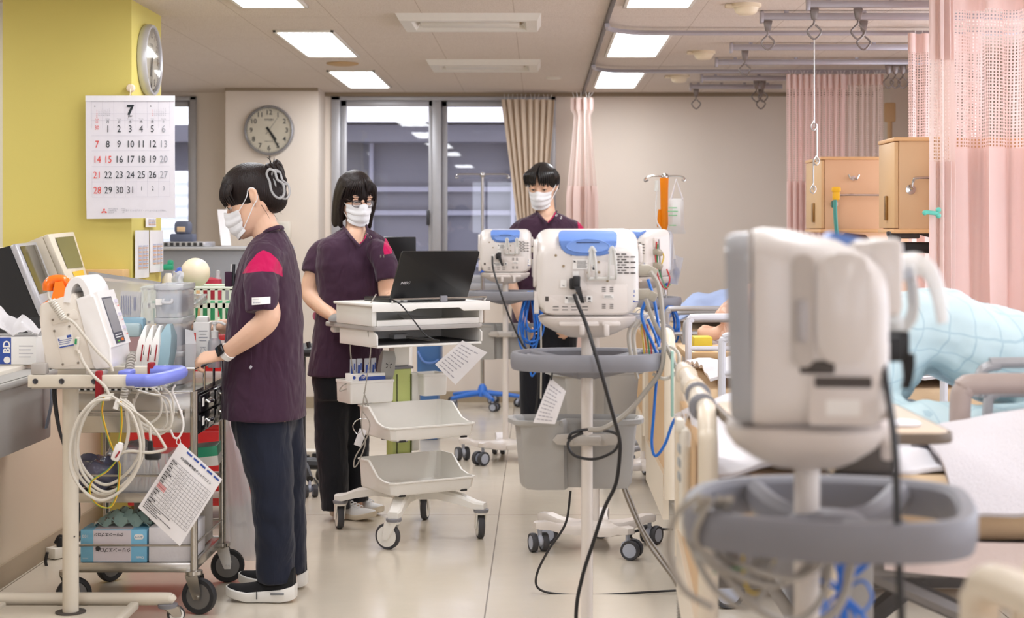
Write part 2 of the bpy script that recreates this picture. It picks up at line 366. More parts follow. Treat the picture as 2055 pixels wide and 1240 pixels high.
for y in (4.8, 2.6, -1.8):
    for x in (-1.264, .563): ceiling_light(x, y, 'ceiling light over the near end of the ward')
for y in (9.16, 6.99, 4.8): ceiling_light(-3.4, y, 'ceiling light over the near end of the ward')
def diffuser(y0, label):
    x0, x1, y1 = -.712, .010, y0+.5; t = thing('air_diffuser', label, 'air vent', ((x0+x1)/2, y0+.25, CEIL), group='ceiling air diffusers')
    b = MB(); z = CEIL-.035; e = .075
    for (ax, ay, bx_, by) in ((x0, y0, x1, y0), (x1, y0, x1, y1), (x1, y1, x0, y1), (x0, y1, x0, y0)):
        cx, cy = (x0+x1)/2, (y0+y1)/2
        def inn(p, k): return (p[0]+(k if p[0] < cx else -k), p[1]+(k if p[1] < cy else -k))
        a, c = (ax, ay), (bx_, by); ai, ci = inn(a, e), inn(c, e); ao, co = inn(a, .02), inn(c, .02); aj, cj = inn(a, e+.02), inn(c, e+.02)
        b.quad((*a, CEIL), (*c, CEIL), (*co, z), (*ao, z)); b.quad((*ao, z), (*co, z), (*ci, z), (*ai, z)); b.quad((*ai, z), (*ci, z), (*cj, CEIL-.003), (*aj, CEIL-.003))
    b.smooth = False
    b.build('frame', M_LFR, t)
    s = MB(); s.bx(x0+.1, x1-.1, y0+.1, y1-.1, CEIL-.006, CEIL-.001); s.build('recess', mat('tan vent recess', (164, 142, 108), rough=.7), t)
    s = MB(); s.bx(x0+.11, x1-.11, y0+.2, y1-.14, CEIL-.028, CEIL-.012, .005); s.build('blade', M_LFR, t)
    return t
diffuser(7.86, 'long white slotted air diffuser in the ceiling, nearer of two'); diffuser(10.0, 'long white slotted air diffuser in the ceiling, the farther one')
b = MB(); b.lathe((-1.262, 10.23, CEIL-.001), [(0, -.014), (.07, -.014), (.1, -.008), (.104, 0)], seg=32); tag(b.build('ceiling_speaker', mat('tan speaker cover', (190, 156, 112), rough=.7)), 'round tan speaker cover on the ceiling between the lights', 'speaker')
b = MB(); b.lathe((.1, 11.2, CEIL), [(0, -.012), (.05, -.01), (.055, 0)], seg=24); tag(b.build('sprinkler_cover', M_OFFW), 'small flat disc on the ceiling near the back window', 'sprinkler')
for i, (x, y, l) in enumerate(((.98, 7.55, 'cream round detector on the ceiling, nearest the top edge'), (.985, 9.55, 'cream round detector on the ceiling, middle of three'), (.97, 11.05, 'cream round detector on the ceiling nearest the far wall'))):
    t = thing('smoke_detector', l, 'smoke detector', (x, y, CEIL), group='ceiling detectors')
    b = MB(); b.lathe((x, y, CEIL), [(0, -.05), (.035, -.05), (.05, -.04), (.06, -.018), (.072, -.014), (.072, 0)], seg=28); b.build('body', mat('cream plastic', (228, 212, 184), rough=.5), t)
    b = MB(); b.bx(x-.1, x-.06, y-.02, y+.02, CEIL-.02, CEIL, .006); b.build('clip', mat('cream plastic', (228, 212, 184), rough=.5), t)
# curtain rails: the long one over the aisle, branches over the beds
M_RAIL = mat('grey aluminium rail', (178, 174, 180), rough=.4, metal=.5)
b = MB(); b.bx(.332, .352, -1, YB-.05, CEIL-.022, CEIL-.002, .002); tag(b.build('curtain_rail', mat('dark rail', (92, 84, 80), rough=.5, metal=.4)), 'long dark curtain rail running along the ceiling over the aisle', 'curtain rail')
for y, l in ((8.42, 'curved grey curtain rail branching over the beds, nearer of two'), (10.46, 'curved grey curtain rail branching over the beds, the farther one')):
    b = MB(); pts = [Vector((.345, y-.34, CEIL-.03)), Vector((.37, y-.16, CEIL-.03)), Vector((.50, y-.02, CEIL-.03)), Vector((.72, y, CEIL-.03)), Vector((1.2, y, CEIL-.03)), Vector((2.9, y, CEIL-.03))]
    b.tube(pts, .014, seg=6, n=6); tag(b.build('curtain_rail', M_RAIL), l, 'curtain rail', 'curtain rails over the beds')
M_HOOK = mat('grey steel hook', (128, 120, 116), rough=.35, metal=.7)
def hanger(y, x0, x1, hooks, label):
    t = thing('drip_rail', label, 'hanger rail', ((x0+x1)/2, y, CEIL), group='drip rails over the beds')
    b = MB(); b.bx(x0, x1, y-.014, y+.014, CEIL-.045, CEIL-.012, .003).bx(x0-.004, x0+.012, y-.02, y+.02, CEIL-.06, CEIL-.004, .003)
    for k in range(4): b.bx(x0+(k+.3)*(x1-x0)/4, x0+(k+.3)*(x1-x0)/4+.02, y-.006, y+.006, CEIL-.015, CEIL)
    b.build('rail', M_RAIL, t)
    for x in hooks:
        h = MB(); z = CEIL-.045
        h.box((x, y, z-.03), (.045, .02, .055), .006, taper=.55)
        h.tube([(x, y, z-.055), (x-.004, y, z-.075), (x-.032, y, z-.11), (x, y, z-.145), (x+.032, y, z-.11), (x+.004, y, z-.078)], .0045, seg=6, n=6)
        h.build('hook', M_HOOK, t)
hx = lambda px, y: (px-VX)/F*y
hanger(7.78, hx(1527, 7.78), 2.6, [hx(1541, 7.78), hx(1733, 7.78)], 'ceiling drip rail with two hooks, nearest the top edge')
hanger(7.35, hx(1620, 7.35), 2.4, [hx(1634, 7.35), hx(1722, 7.35)], 'ceiling drip rail mostly out of frame, carrying the long wire hook')
hanger(9.1, hx(1466, 9.1), 2.5, [hx(1495, 9.1)], 'ceiling drip rail with one hook beside the middle detector')
hanger(9.9, hx(1436, 9.9), 2.6, [hx(1783, 9.9), hx(1797, 9.9), hx(1812, 9.9)], 'ceiling drip rail with three hooks close together')
hanger(10.95, hx(1407, 10.95), 2.3, [hx(1518, 10.95), hx(1531, 10.95)], 'ceiling drip rail with a pair of hooks beside the detector')
hanger(11.6, hx(1385, 11.6), hx(1570, 11.6), [hx(1397, 11.6), hx(1527, 11.6)], 'shortest ceiling drip rail nearest the far wall')
# long chained wire hanging from the near rail
b = MB(); y = 7.35; x = hx(1634, y); z = CEIL-.19
segs = [(z, 1.82), (1.835, 1.66), (1.675, 1.53)]
for i, (z0, z1) in enumerate(segs):
    xx = x+(0, .012, -.004)[i]; b.cyl((xx, y, z0), (xx, y, z1), .003, seg=6)
    b.tube([(xx, y, z1+.03), (xx-.014, y, z1), (xx, y, z1-.015), (xx+.012, y, z1+.004), (xx+.006, y, z1+.02)], .003, seg=6)
tag(b.build('hanging_wire', mat('bright steel', (200, 198, 196), rough=.25, metal=.9)), 'long thin steel wire of linked hooks hanging from a ceiling rail', 'wire hook')
# ================================================================== bedside monitors on rolling stands
M_MON = mat('ivory moulded plastic', (222, 216, 211), rough=.32, noise=.015, coat=.15)
M_MON2 = mat('warm white plastic', (220, 212, 206), rough=.42, noise=.02)
M_POLE = mat('ivory painted steel', (226, 218, 210), rough=.3, noise=.015, coat=.2)
M_TRAY = mat('mid grey moulded rim', (132, 132, 138), rough=.5, noise=.03, bump=.12, bscale=900)
M_BIN = mat('grey moulded bin', (168, 166, 162), rough=.5, noise=.03, bump=.12, bscale=700)
M_BLUEH = mat('periwinkle blue plastic', (104, 140, 208), rough=.35)
M_BLACK = mat('black rubber', (26, 26, 28), rough=.5)
M_TYRE = mat('dark grey tyre', (62, 62, 66), rough=.6)
M_HUB = mat('pale blue grey wheel', (176, 182, 196), rough=.45)
M_TAN = mat('tan grey connector', (172, 164, 148), rough=.5)
M_HOOKP = film('milky plastic hook', (240, 239, 234), clear=.3, rough=.3, gloss=.5)
M_SLOT = mat('shadowed slot lining', (74, 68, 64), rough=.7)
M_LABEL = mat('white printed label', (238, 236, 232), rough=.6)
M_INK = mat('dark print', (52, 50, 52), rough=.7)
M_BLUEINK = mat('blue print', (48, 78, 160), rough=.6)
M_STEEL = mat('brushed stainless steel', (186, 182, 174), rough=.22, metal=.9, noise=.06, nscale=8)
M_CHROME = mat('polished chrome', (205, 204, 202), rough=.12, metal=1, noise=0)
M_CABLE = mat('grey cable sheath', (166, 160, 150), rough=.45)
M_CABLEW = mat('off-white cable sheath', (206, 200, 188), rough=.4)
M_BCABLE = mat('bright blue cable', (30, 112, 206), rough=.35)
M_KCABLE = mat('black power cord', (34, 33, 34), rough=.45)
def caster(M, p, h, parent, r=.04, rz=0):             # twin-wheel castor hanging from p
    m = M @ TR((p[0], p[1], 0), rz=rz)
    b = MB(m); b.cyl((0, 0, r*1.7), (0, 0, h), .009, seg=10).ball((.0, 0, r*1.25), (r*.75, .014, r*.62), 14, 8); c = b.build('caster', M_HUB, parent)
    for s in (-1, 1):
        b = MB(m); b.lathe((.018, s*.024, r), [(0, -.011), (r*.72, -.011), (r*.72, .011), (0, .013)], axis=(0, 1, 0), seg=20).m(1)
        b.lathe((.018, s*.024, r), [(r*.7, -.010), (r*.95, -.0125), (r, -.004), (r, .004), (r*.95, .0125), (r*.7, .010)], axis=(0, 1, 0), seg=24); b.build('wheel', [M_HUB, M_TYRE], c)
def star_base(M, t, angs, L=.25, zc=.1):
    b = MB(M)
    b.lathe((0, 0, 0), [(0, zc-.035), (.07, zc-.035), (.085, zc-.015), (.08, zc+.008), (.03, zc+.02), (0, zc+.02)], seg=30)
    for a in angs:
        d = Vector((math.cos(a), math.sin(a), 0)); n = Vector((-d.y, d.x, 0)); rings = []
        for k, (u, wd, z0, z1) in enumerate(((.03, .06, -.03, .012), (.11, .05, -.03, .008), (.17, .034, -.02, .014), (L-.03, .03, -.004, .03), (L+.012, .026, .0, .03), (L+.024, .016, .004, .026))):
            q = [(-1, 0), (-1, .65), (-.8, 1), (.8, 1), (1, .65), (1, 0)]
            rings.append([d*u+n*wd*x+Vector((0, 0, zc+z0+(z1-z0)*y)) for x, y in q])
        b.loft(rings)
    b.build('base', M_POLE, t)
    for a in angs: caster(M, (math.cos(a)*L, math.sin(a)*L), zc+.01, t, rz=a*2.3+.6)
def ring_path(w_, d_, n=6):
    return [(-w_, .02), (-w_*.97, -d_*.45), (-w_*.78, -d_*.86), (-w_*.4, -d_), (w_*.4, -d_), (w_*.78, -d_*.86), (w_*.97, -d_*.45), (w_, .02), (w_*.82, d_*.62), (w_*.5, d_*.92), (0, d_), (-w_*.5, d_*.92), (-w_*.82, d_*.62)]
def tray(M, t, w_, d_, z):
    P = spline([Vector((x, y, z)) for x, y in ring_path(w_, d_)], 6, True); b = MB(M); rings = []
    fr = frames(P, True)
    for p, (tg, u, v) in zip(P, fr):
        o = Vector((tg.y, -tg.x, 0)); k = Vector((0, 0, 1))
        rings.append([p+o*x+k*y for x, y in ((.013, -.026), (.017, -.012), (.017, .014), (.011, .022), (-.006, .022), (-.013, .014), (-.013, -.012), (-.006, -.028))])
    b.loft(rings, closed=True)
    for sx in (-1, 1):
        for y0, y1 in ((-.55, -.08), (.66, .06)):
            b.tube([(sx*w_*.86, y0*d_, z+.004), (sx*w_*.4, (y0*.5+y1)*d_, z-.018), (sx*.02, y1*d_*.3, z-.03)], [.02, .024, .03], seg=8, n=5)
    b.lathe((0, 0, z), [(.02, -.055), (.05, -.05), (.075, -.02), (.05, .0), (.02, .004)], seg=20)
    b.build('tray', M_TRAY, t)
def stand_bin(M, t, z, y, x0=-.245, x1=.175):
    h = .205; xm = (x0+x1)/2; b = MB(M)
    def outl(k, g, zz):                              # two-lobed outline, deep at the ends, shallow in the middle
        P = [(x0, .0), (x0+.02, -.075), (x0+.06, -.095), (xm-.045, -.09), (xm-.03, -.03), (xm+.03, -.03), (xm+.045, -.06), (x1-.05, -.065), (x1-.01, -.05), (x1, .0), (x1, .07), (x1-.03, .095), (xm, .1), (x0+.03, .095), (x0, .07)]
        return [Vector((xm+(px-xm)*k+(g if px > xm else -g), y+.02+py*k, zz)) for px, py in P]
    rings = [outl(.86, 0, z-h), outl(.9, 0, z-h+.012), outl(.98, 0, z-.02), outl(1.0, .004, z-.016), outl(1.04, .012, z-.012), outl(1.04, .012, z), outl(1.0, .004, z+.001), outl(.965, 0, z-.01), outl(.9, 0, z-h+.02)]
    b.loft(rings); b.build('bin', M_BIN, t)
    b = MB(M); b.box((0, -.005, z-.055), (.14, .03, .035), .006).box((.0, -.03, z-.055), (.09, .02, .028), .004)
    for s in (-1, 1): b.ext([(s*.055, z-.07), (s*.1, z-.068), (s*.115, z-.055), (s*.1, z-.038), (s*.055, z-.036)], 'y', -.022, -.01, .003); b.lathe((s*.04, -.042, z-.055), [(0, 0), (.005, 0), (.004, .004), (0, .004)], axis=(0, -1, 0), seg=8)
    b.build('clamp', mat('grey clamp plastic', (186, 180, 172), rough=.45), t)
MK = .885                                            # size of these monitors against the first drawing
def stand(x, y, rz, label, angs, bin_z=None, bin_y=.07, ringw=.235, ringd=.17, base=True, tray_z=.968, off=0):
    t = thing('monitor_stand', label, 'monitor stand', (x, y, 0), rz, group='rolling monitor stands'); M0 = TR((x, y, 0), rz=rz); M = M0 @ Matrix.Diagonal((MK, MK, 1, 1))
    b = MB(M); b.cyl((0, 0, .1), (0, 0, 1.06), .0195, seg=24); b.build('pole', M_POLE, t)
    star_base(M0, t, angs)
    tray(M @ TR((0, off, 0)), t, ringw, ringd, tray_z)
    if bin_z: stand_bin(M, t, bin_z, bin_y)
    b = MB(M @ TR((0, 0, .029)))                         # boat-shaped mount under the monitor
    def ol(a, d, z, dy=0): return [Vector((p[0], p[1]+dy, z)) for p in rr(-a, a, -d, d, min(a, d)*.7)]
    b.loft([ol(.06, .05, 1.005), ol(.10, .075, 1.018), ol(.142, .105, 1.038), ol(.158, .115, 1.052), ol(.162, .118, 1.064), ol(.155, .112, 1.068)])
    b.box((-.03, -.118, 1.048), (.13, .016, .014), .005).box((.075, -.118, 1.048), (.06, .016, .014), .005).box((.06, -.12, 1.03), (.018, .02, .035), .005).box((-.02, -.12, 1.03), (.018, .02, .03), .005)
    b.build('mount', M_MON2, t); return t
def mon_ring(y, a, z0, z1, r, tilt=0): return [Vector((p[0], y+tilt*p[1], p[1])) for p in rr(-a, a, z0, z1, r, 6)]
def monitor(x, y, rz, label, cables=True, full=True, z=1.0975, cord=None):
    M = TR((x, y, z), rz=rz) @ Matrix.Scale(MK, 4); t = thing('patient_monitor', label, 'monitor', (x, y, z), rz, group='bedside monitors with blue handles')
    b = MB(M); b.loft([mon_ring(-.102, .148, .014, .215, .05), mon_ring(-.096, .158, .006, .230, .055), mon_ring(-.08, .166, .002, .246, .058), mon_ring(-.03, .171, 0, .270, .058), mon_ring(.04, .172, 0, .285, .05), mon_ring(.075, .172, 0, .287, .046), mon_ring(.09, .169, .002, .284, .045)])
    b.build('housing', M_MON, t)
    b = MB(M); b.loft([mon_ring(.088, .167, .004, .281, .04, .03), mon_ring(.112, .165, .006, .279, .04, .03), mon_ring(.122, .158, .012, .272, .034, .03)]); b.build('screen_bezel', mat('smoky grey bezel', (176, 178, 182), rough=.15, coat=.4), t)
    # blue carrying handle let into the top rear
    b = MB(M); b.ext([(-.094, .249), (-.088, .222), (-.07, .205), (-.04, .198), (.04, .198), (.07, .205), (.088, .222), (.094, .249)], 'y', -.1065, -.085, .004)
    b.loft([[Vector((sx*a, yy, zz)) for sx in (-1, -.6, -.2, .2, .6, 1)]+[Vector((sx*a*.98, yy+.02, zz-.02)) for sx in (1, .6, .2, -.2, -.6, -1)] for a, yy, zz in ((.094, -.106, .244), (.095, -.098, .2555), (.096, -.08, .2675), (.094, -.055, .2755), (.084, -.028, .2815))])
    hd = b.build('handle', M_BLUEH, t)
    b = MB(M); b.loft([[Vector((.074*k*math.cos(a)*(1.0 if math.sin(a) < 0 else 1.0), -.1068-dy, .229+.0215*k*math.sin(a)+(.004*k*(1-math.cos(a)**2) if math.sin(a) > 0 else 0))) for a in [2*PI*i/28 for i in range(28)]] for k, dy in ((1.0, 0), (.985, .0035), (.94, .004), (.9, .0015), (.6, .0008), (.1, .0006))])
    dish = b.build('handle_dish', mat('light periwinkle plastic', (122, 158, 224), rough=.2), hd)
    b = MB(M); b.box((.0, -.1082, .242), (.075, .003, .003)); b.box((-.055, -.107, .2), (.004, .002, .003)); b.box((.02, -.107, .2), (.004, .002, .003)); b.build('grip_slot', mat('dark blue slot', (40, 56, 96), rough=.6), hd)
    if not full: pass
    yb = -.1022
    b = MB(M)
    b.ext(rr(-.02, .13, .012, .105, .006), 'y', yb-.0015, yb+.004, .001); b.ext(rr(-.142, -.022, .012, .07, .006), 'y', yb-.0015, yb+.004, .001)
    b.ext([(-.005, .115), (.062, .115), (.062, .178), (.045, .182), (-.005, .178), (-.012, .15)], 'y', yb-.004, yb+.004, .002)
    b.ext([(-.062, .085), (-.005, .085), (-.005, .105), (-.028, .128), (-.056, .13), (-.062, .122)], 'y', yb-.003, yb+.004, .0015)
    b.build('rear_panel', M_MON2, t)
    b = MB(M)                                        # vent slots
    for k in range(8):
        for j in range(3):
            if k % 2 == 0 and j == 2: continue
            xx = .096+(.0 if k % 2 == 0 else .009)+j*.021; b.box((xx, yb, .204-k*.0088), (.016, .004, .0038))
    for xx in (.052, .077):
        for zz in (.028, .034, .040, .083, .089, .095): b.box((xx, yb-.001, zz), (.012, .004, .0028))
    for xx in (-.105, -.075, -.045, -.01):
        for zz in (.022, .032): b.box((xx, yb-.001, zz), (.019, .004, .0025))
    b.build('vent_slots', M_SLOT, t)
    b = MB(M); b.ext(rr(-.14, -.128, .05, .066, .002), 'y', yb-.002, yb+.002); b.box((-.170, .0, .09), (.008, .05, .02), .003)
    b.build('recorder_slot', M_SLOT, t)
    b = MB(M); b.smooth = False                      # maker's plates
    for q in ((-.05, .0, .155, .187), (-.05, -.03, .133, .148), (.012, .028, .15, .185), (-.09, -.07, .095, .12), (-.076, -.02, .043, .068), (-.005, .014, .048, .068), (.052, .084, .06, .072)): b.bx(q[0], q[1], yb-.0062, yb-.001, q[2], q[3])
    lb = b.build('rating_plate', M_LABEL, t)
    b = MB(M); b.smooth = False
    for (x0, x1, z0, n, s) in ((-.036, -.002, .16, 6, .0042), (.015, .026, .155, 5, .005), (-.065, -.03, .047, 4, .0045), (-.018, -.004, .05, 4, .004), (.054, .082, .063, 2, .004)):
        for k in range(n): b.bx(x0, x1-rnd.random()*.25*(x1-x0), yb-.0068, yb-.006, z0+k*s, z0+k*s+s*.38)
    for (cx, cz) in ((-.044, .18), (-.07, .062), (.018, .156)): b.box((cx, yb-.0066, cz), (.006, .001, .006)); b.box((cx, yb-.0067, cz), (.01, .001, .002), rot=Euler((0, .6, 0)))
    b.box((.0045, yb-.0066, .0595), (.008, .001, .008)); b.box((.0045, yb-.0066, .0505), (.01, .001, .002)); b.tube([(-.085, yb-.0066, .101), (-.0825, yb-.0066, .1035), (-.0795, yb-.0066, .1), (-.0765, yb-.0066, .1025)], .0007, seg=4)
    b.build('print', M_INK, lb)
    b = MB(M); b.bx(.1475, .165, -.1, -.0985, .05, .088); b.M = M @ TR((.156, -.0935, .068), rz=.5); b.box((0, 0, 0), (.02, .004, .042)); sl = b.build('asset_label', M_LABEL, t)
    b = MB(M @ TR((.156, -.0965, .068), rz=.5)); b.smooth = False; b.box((0, .0, -.018), (.0195, .003, .006)); b.box((0, 0, 0), (.0195, .003, .004)); b.box((-.004, 0, .014), (.007, .003, .009)); b.build('print', M_BLUEINK, sl)
    b = MB(M)
    for (xx, zz) in ((.035, .178), (.0, .143), (.036, .145), (.064, .117), (-.036, .078), (-.105, .2), (-.08, .165)): b.lathe((xx, yb-.004, zz), [(.0, .003), (.0035, .003), (.0045, 0)], axis=(0, -1, 0), seg=10)
    b.build('screw', mat('brassy steel screw', (150, 132, 104), rough=.4, metal=.7), t)
    for s in (0, 1):                                 # the two milky cable hooks
        xx = .012+s*.065; b = MB(M)
        for e in (-.011, .013): b.tube([(xx+e, yb-.004, .132), (xx+e, yb-.03, .128), (xx+e*.95, yb-.052, .15), (xx+e*.75, yb-.055, .19), (xx+e*.35, yb-.048, .222)], .0045, seg=6, n=5)
        b.tube([(xx-.009, yb-.05, .21), (xx, yb-.048, .226), (xx+.01, yb-.05, .21)], .006, seg=6)
        b.sheet(lambda u, v: Vector((xx-.01+.02*u*(1-.4*v)+.004*v, yb-.052+.004*v, .17+.05*v)), 3, 5, .004)
        b.build('cable_hook', M_HOOKP, t)
    b = MB(M); b.cyl((.0, yb-.026, .124), (.09, yb-.026, .127), .0055, seg=10); b.build('hook_bar', M_HOOKP, t)
    # left flank: recess with a plug, cover plate, recorder door
    b = MB(M); b.ext(rr(-.085, .012, .008, .08, .006), 'x', -.176, -.16, .001); b.build('recorder_door', M_MON2, t)
    b = MB(M); b.ext(rr(-.076, .004, .062, .077, .003), 'x', -.1775, -.17); b.build('recorder_mouth', M_SLOT, t)
    b = MB(M); b.smooth = False; b.ext(rr(-.06, -.012, .022, .045, .002), 'x', -.1768, -.17); b.build('recorder_label', M_LABEL, t)
    b = MB(M); b.ext(rr(-.074, .0, .095, .252, .026, 6), 'x', -.179, -.165, .004); b.build('side_cover', M_MON, t)
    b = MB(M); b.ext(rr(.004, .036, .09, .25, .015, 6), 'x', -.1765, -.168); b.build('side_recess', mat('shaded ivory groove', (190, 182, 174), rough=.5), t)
    b = MB(M); b.box((-.178, .022, .155), (.012, .016, .06), .004); b.build('cable_plug', mat('pale grey plug', (176, 172, 172), rough=.5), t)
    if cables:
        for k, zz in enumerate((.15, .07)):
            b = MB(M); b.box((.185, -.03, zz), (.05, .034, .036), .006).box((.215, -.034, zz-.006), (.03, .03, .032), .005, rot=Euler((0, .5, 0)))
            b.build('connector', M_TAN, t)
        b = MB(M); b.box((.176, -.02, .205), (.012, .05, .06), .004); b.build('module', M_MON2, t)
    b = MB(M); b.box((-.047, yb-.014, .108), (.028, .03, .038), .005); b.build('power_socket', mat('black socket', (24, 24, 26), rough=.5), t)
    b = MB(M); b.box((-.038, yb-.022, .116), (.024, .036, .036), .004).loft([[Vector((-.036+k*.006+x, yb-.036-.004*math.sin(k), .1-k*.018+0*y))+Vector((0, y, 0)) for x, y in ((-s, -s), (s, -s), (s, s), (-s, s))] for k, s in enumerate((.011, .009, .007, .006))])
    p = b.build('power_plug', M_BLACK, t)
    if cord:
        b = MB(); b.tube(cord, .0055, seg=8, n=8); b.build('power_cord', M_KCABLE, p)
    return t
def Wz(px, py, Y): return W(px, py, Y)
A5 = [math.radians(a) for a in (200, 275, 345, 60, 130)]
XA, YA = .141, 4.70
# stand nearest the middle of the picture, its monitor's back to the camera
stand(XA, YA, 0, 'rolling stand with grey rim tray and grey bin under the large back-facing monitor', A5, .785)
cA = [W(1152, 590, YA-.15), W(1160, 612, YA-.155), W(1176, 650, YA-.16), W(1192, 700, YA-.20), W(1210, 760, YA-.22), W(1235, 850, YA-.19), W(1243, 880, YA-.16), W(1244, 910, YA-.16), W(1236, 970, YA-.15), W(1213, 1020, YA-.15), W(1190, 1090, YA-.15), W(1168, 1160, YA-.15), W(1156, 1235, YA-.15), Vector((.11, YA-.12, .03)), Vector((.0, YA+.05, .008)), Vector((-.1, YA+.3, .008)), Vector((-.02, YA+.5, .008)), Vector((.3, YA+.62, .008)), Vector((.7, YA+.7, .008))]
mA = monitor(XA+.0, YA, 0, 'ivory patient monitor with its back and blue handle to the camera, nearest sharp one', cord=cA)
# stands behind it
XB, YBb = .238, 6.75
stand(XB, YBb, math.radians(20), 'rolling stand with ivory five-arm base, second from the camera behind the large monitor', [math.radians(a-20) for a in (200, 300, 20, 80, 150)], .76, -.12)
XC, YC = .560, 8.55
stand(XC, YC, math.radians(-50), 'rolling stand beside the bed rail, under the monitor half hidden at the drip bags', A5, .66)
monitor(XC-.02, YC, math.radians(-52), 'ivory patient monitor turned sideways, half hidden by the large back-facing monitor')
XD, YD = -.197, 9.35
stand(XD, YD, 0, 'rolling stand with grey tray and bin beside the man in the purple tunic', [math.radians(a) for a in (190, 240, 310, 20, 100)], .79, .07)
cD = [W(988, 514, YD-.15), W(990, 540, YD-.17), W(1006, 590, YD-.24), W(1024, 640, YD-.24), W(1048, 690, YD-.22), W(1068, 715, YD-.16), W(1080, 760, YD-.1), W(1075, 830, YD-.05)]
monitor(XD, YD, 0, 'small ivory patient monitor, back to the camera, in front of the man in purple', cord=cD)
XF, YFs = .361, 2.15
stand(XF, YFs, math.radians(78), 'blurred stand in the right foreground with a wide grey bumper tray', [math.radians(a) for a in (30, 100, 170, 245, 315)], ringw=.21, ringd=.20, off=-.03)
monitor(XF+.006, YFs, math.radians(83), 'large blurred ivory patient monitor seen from the side in the right foreground', cables=False)
def cables(name, label, mats_paths, r=.004, group=None):
    t = thing(name, label, 'cable', mats_paths[0][1][0])
    for m_, P, *q in mats_paths: b = MB(); b.tube(P, q[0] if q else r, seg=6, n=6); b.build('cable', m_, t)
    return t
def loops(c, n, rx, rz, m_, jy=.02, seed=1, r=.004):
    g = random.Random(seed); out = []
    for k in range(n):
        a, s, ox = rx*g.uniform(.5, 1.1), rz*g.uniform(.7, 1.15), g.uniform(-.3, .3)*rx; ph = g.uniform(-.3, .3); yy = g.uniform(-1, 1)*jy
        out.append((m_, [c+Vector((ox+a*math.sin(2*PI*i/10)*(.35+.65*(1-math.cos(2*PI*i/10))/2), yy+.02*math.sin(i*1.7+k), -s*(1-math.cos(2*PI*i/10))/2+ph*.0)) for i in range(11)], r))
    return out
YA2 = YA-.03
# thick grey leads from the large monitor's right flank
P = lambda L, Y: [W(a, b_, Y) for a, b_ in L]
cables('lead_bundle', 'grey and blue patient leads hanging from the right side of the large monitor', [
  (M_CABLE, P([(1305, 545), (1322, 575), (1330, 640), (1332, 700), (1325, 745), (1300, 780), (1262, 825), (1215, 858), (1180, 862)], YA2-.06), .0075),
  (M_CABLE, P([(1296, 600), (1310, 640), (1335, 690), (1358, 740), (1380, 790), (1405, 830), (1440, 880)], YA2-.05), .0065),
  (M_BCABLE, P([(1300, 560), (1312, 600), (1322, 660), (1322, 700)], YA2), .005),
  (M_BCABLE, P([(1298, 600), (1288, 625), (1292, 650), (1310, 690), (1322, 720)], YA2-.01), .005),
  (M_BCABLE, P([(1300, 640), (1318, 680), (1326, 720), (1318, 760), (1312, 830), (1308, 890), (1316, 915), (1335, 890), (1352, 845), (1378, 818), (1400, 820), (1416, 850)], YA2-.02), .0045),
  (M_CABLEW, P([(1280, 640), (1262, 668), (1268, 720), (1280, 760)], YA2+.02), .006),
  (M_CABLEW, P([(1288, 642), (1272, 672), (1278, 730)], YA2+.03), .006),
  (M_CABLEW, P([(1320, 700), (1345, 695), (1362, 712), (1358, 745), (1335, 760), (1310, 750)], YA2-.03), .005),
  (mat('orange lead', (216, 120, 60), rough=.4), P([(1290, 650), (1296, 690), (1300, 730)], YA2+.01), .0025),
  (mat('green lead', (70, 150, 96), rough=.4), P([(1294, 650), (1301, 690), (1306, 735)], YA2+.01), .0025),
  (mat('red lead', (190, 50, 50), rough=.4), P([(1298, 650), (1306, 690), (1309, 735)], YA2+.01), .0025),
  (mat('yellow lead', (220, 190, 70), rough=.4), P([(1287, 650), (1291, 690), (1296, 740)], YA2+.01), .0025)])
cables('lead_bundle', 'tangled bright blue leads hanging under the tray beside the man in purple', loops(W(1062, 585, YD-.05), 7, .085, .32, M_BCABLE, .03, 3, .0055)+[(M_BCABLE, P([(1075, 700), (1078, 735), (1068, 755), (1066, 740), (1080, 705)], YD-.05), .0055), (M_CABLEW, P([(1085, 640), (1086, 720), (1085, 800)], YD-.05), .005)], group=None)
cables('lead_bundle', 'blue leads coiled under the tray beside the far bed rail', loops(W(1345, 615, 8.3), 6, .055, .19, M_BCABLE, .02, 5, .006))
cables('mains_cable', 'black cord looped round the clamp of the nearest stand bin', [(M_KCABLE, P([(1140, 882), (1150, 868), (1190, 861), (1232, 868), (1243, 882), (1232, 905), (1195, 921), (1155, 915), (1140, 895), (1146, 880), (1170, 868)], YA-.09), .0045), (M_KCABLE, P([(1145, 985), (1135, 1050), (1100, 1105), (1078, 1150), (1080, 1180), (1120, 1192), (1200, 1194), (1300, 1188), (1375, 1184)], 5.9), .0045)])
cables('suction_tube', 'brownish tube slanting down from the bin clamp to the bed foot', [(mat('brown grey tube', (128, 118, 104), rough=.4), P([(1215, 900), (1240, 950), (1262, 1010), (1300, 1090), (1350, 1160), (1378, 1215)], 5.0), .006), (mat('brown grey tube', (128, 118, 104), rough=.4), P([(1240, 940), (1265, 1000), (1290, 1060), (1330, 1120), (1385, 1200)], 5.02), .005)])
cables('mains_cable', 'black cord looping on the floor beside the five-arm base', [(M_KCABLE, P([(1345, 1092), (1290, 1090), (1266, 1078), (1275, 1066), (1310, 1062), (1350, 1062)], 6.9), .006)])
b = MB(); pts = []
for k in range(260): a = k*.9; z = 1075-(1075-1300)*k/260; q = W(1366, z, 4.35); pts.append(q+Vector((.0085*math.cos(a), .0085*math.sin(a), 0)))
b.tube(pts, .0035, seg=5, smooth=False); b.tube(P([(1350, 1010), (1358, 1045), (1366, 1075)], 4.35), .0035, seg=5); tag(b.build('coiled_cord', M_CABLE), 'grey coiled handset cord hanging at the foot of the near bed', 'cord')
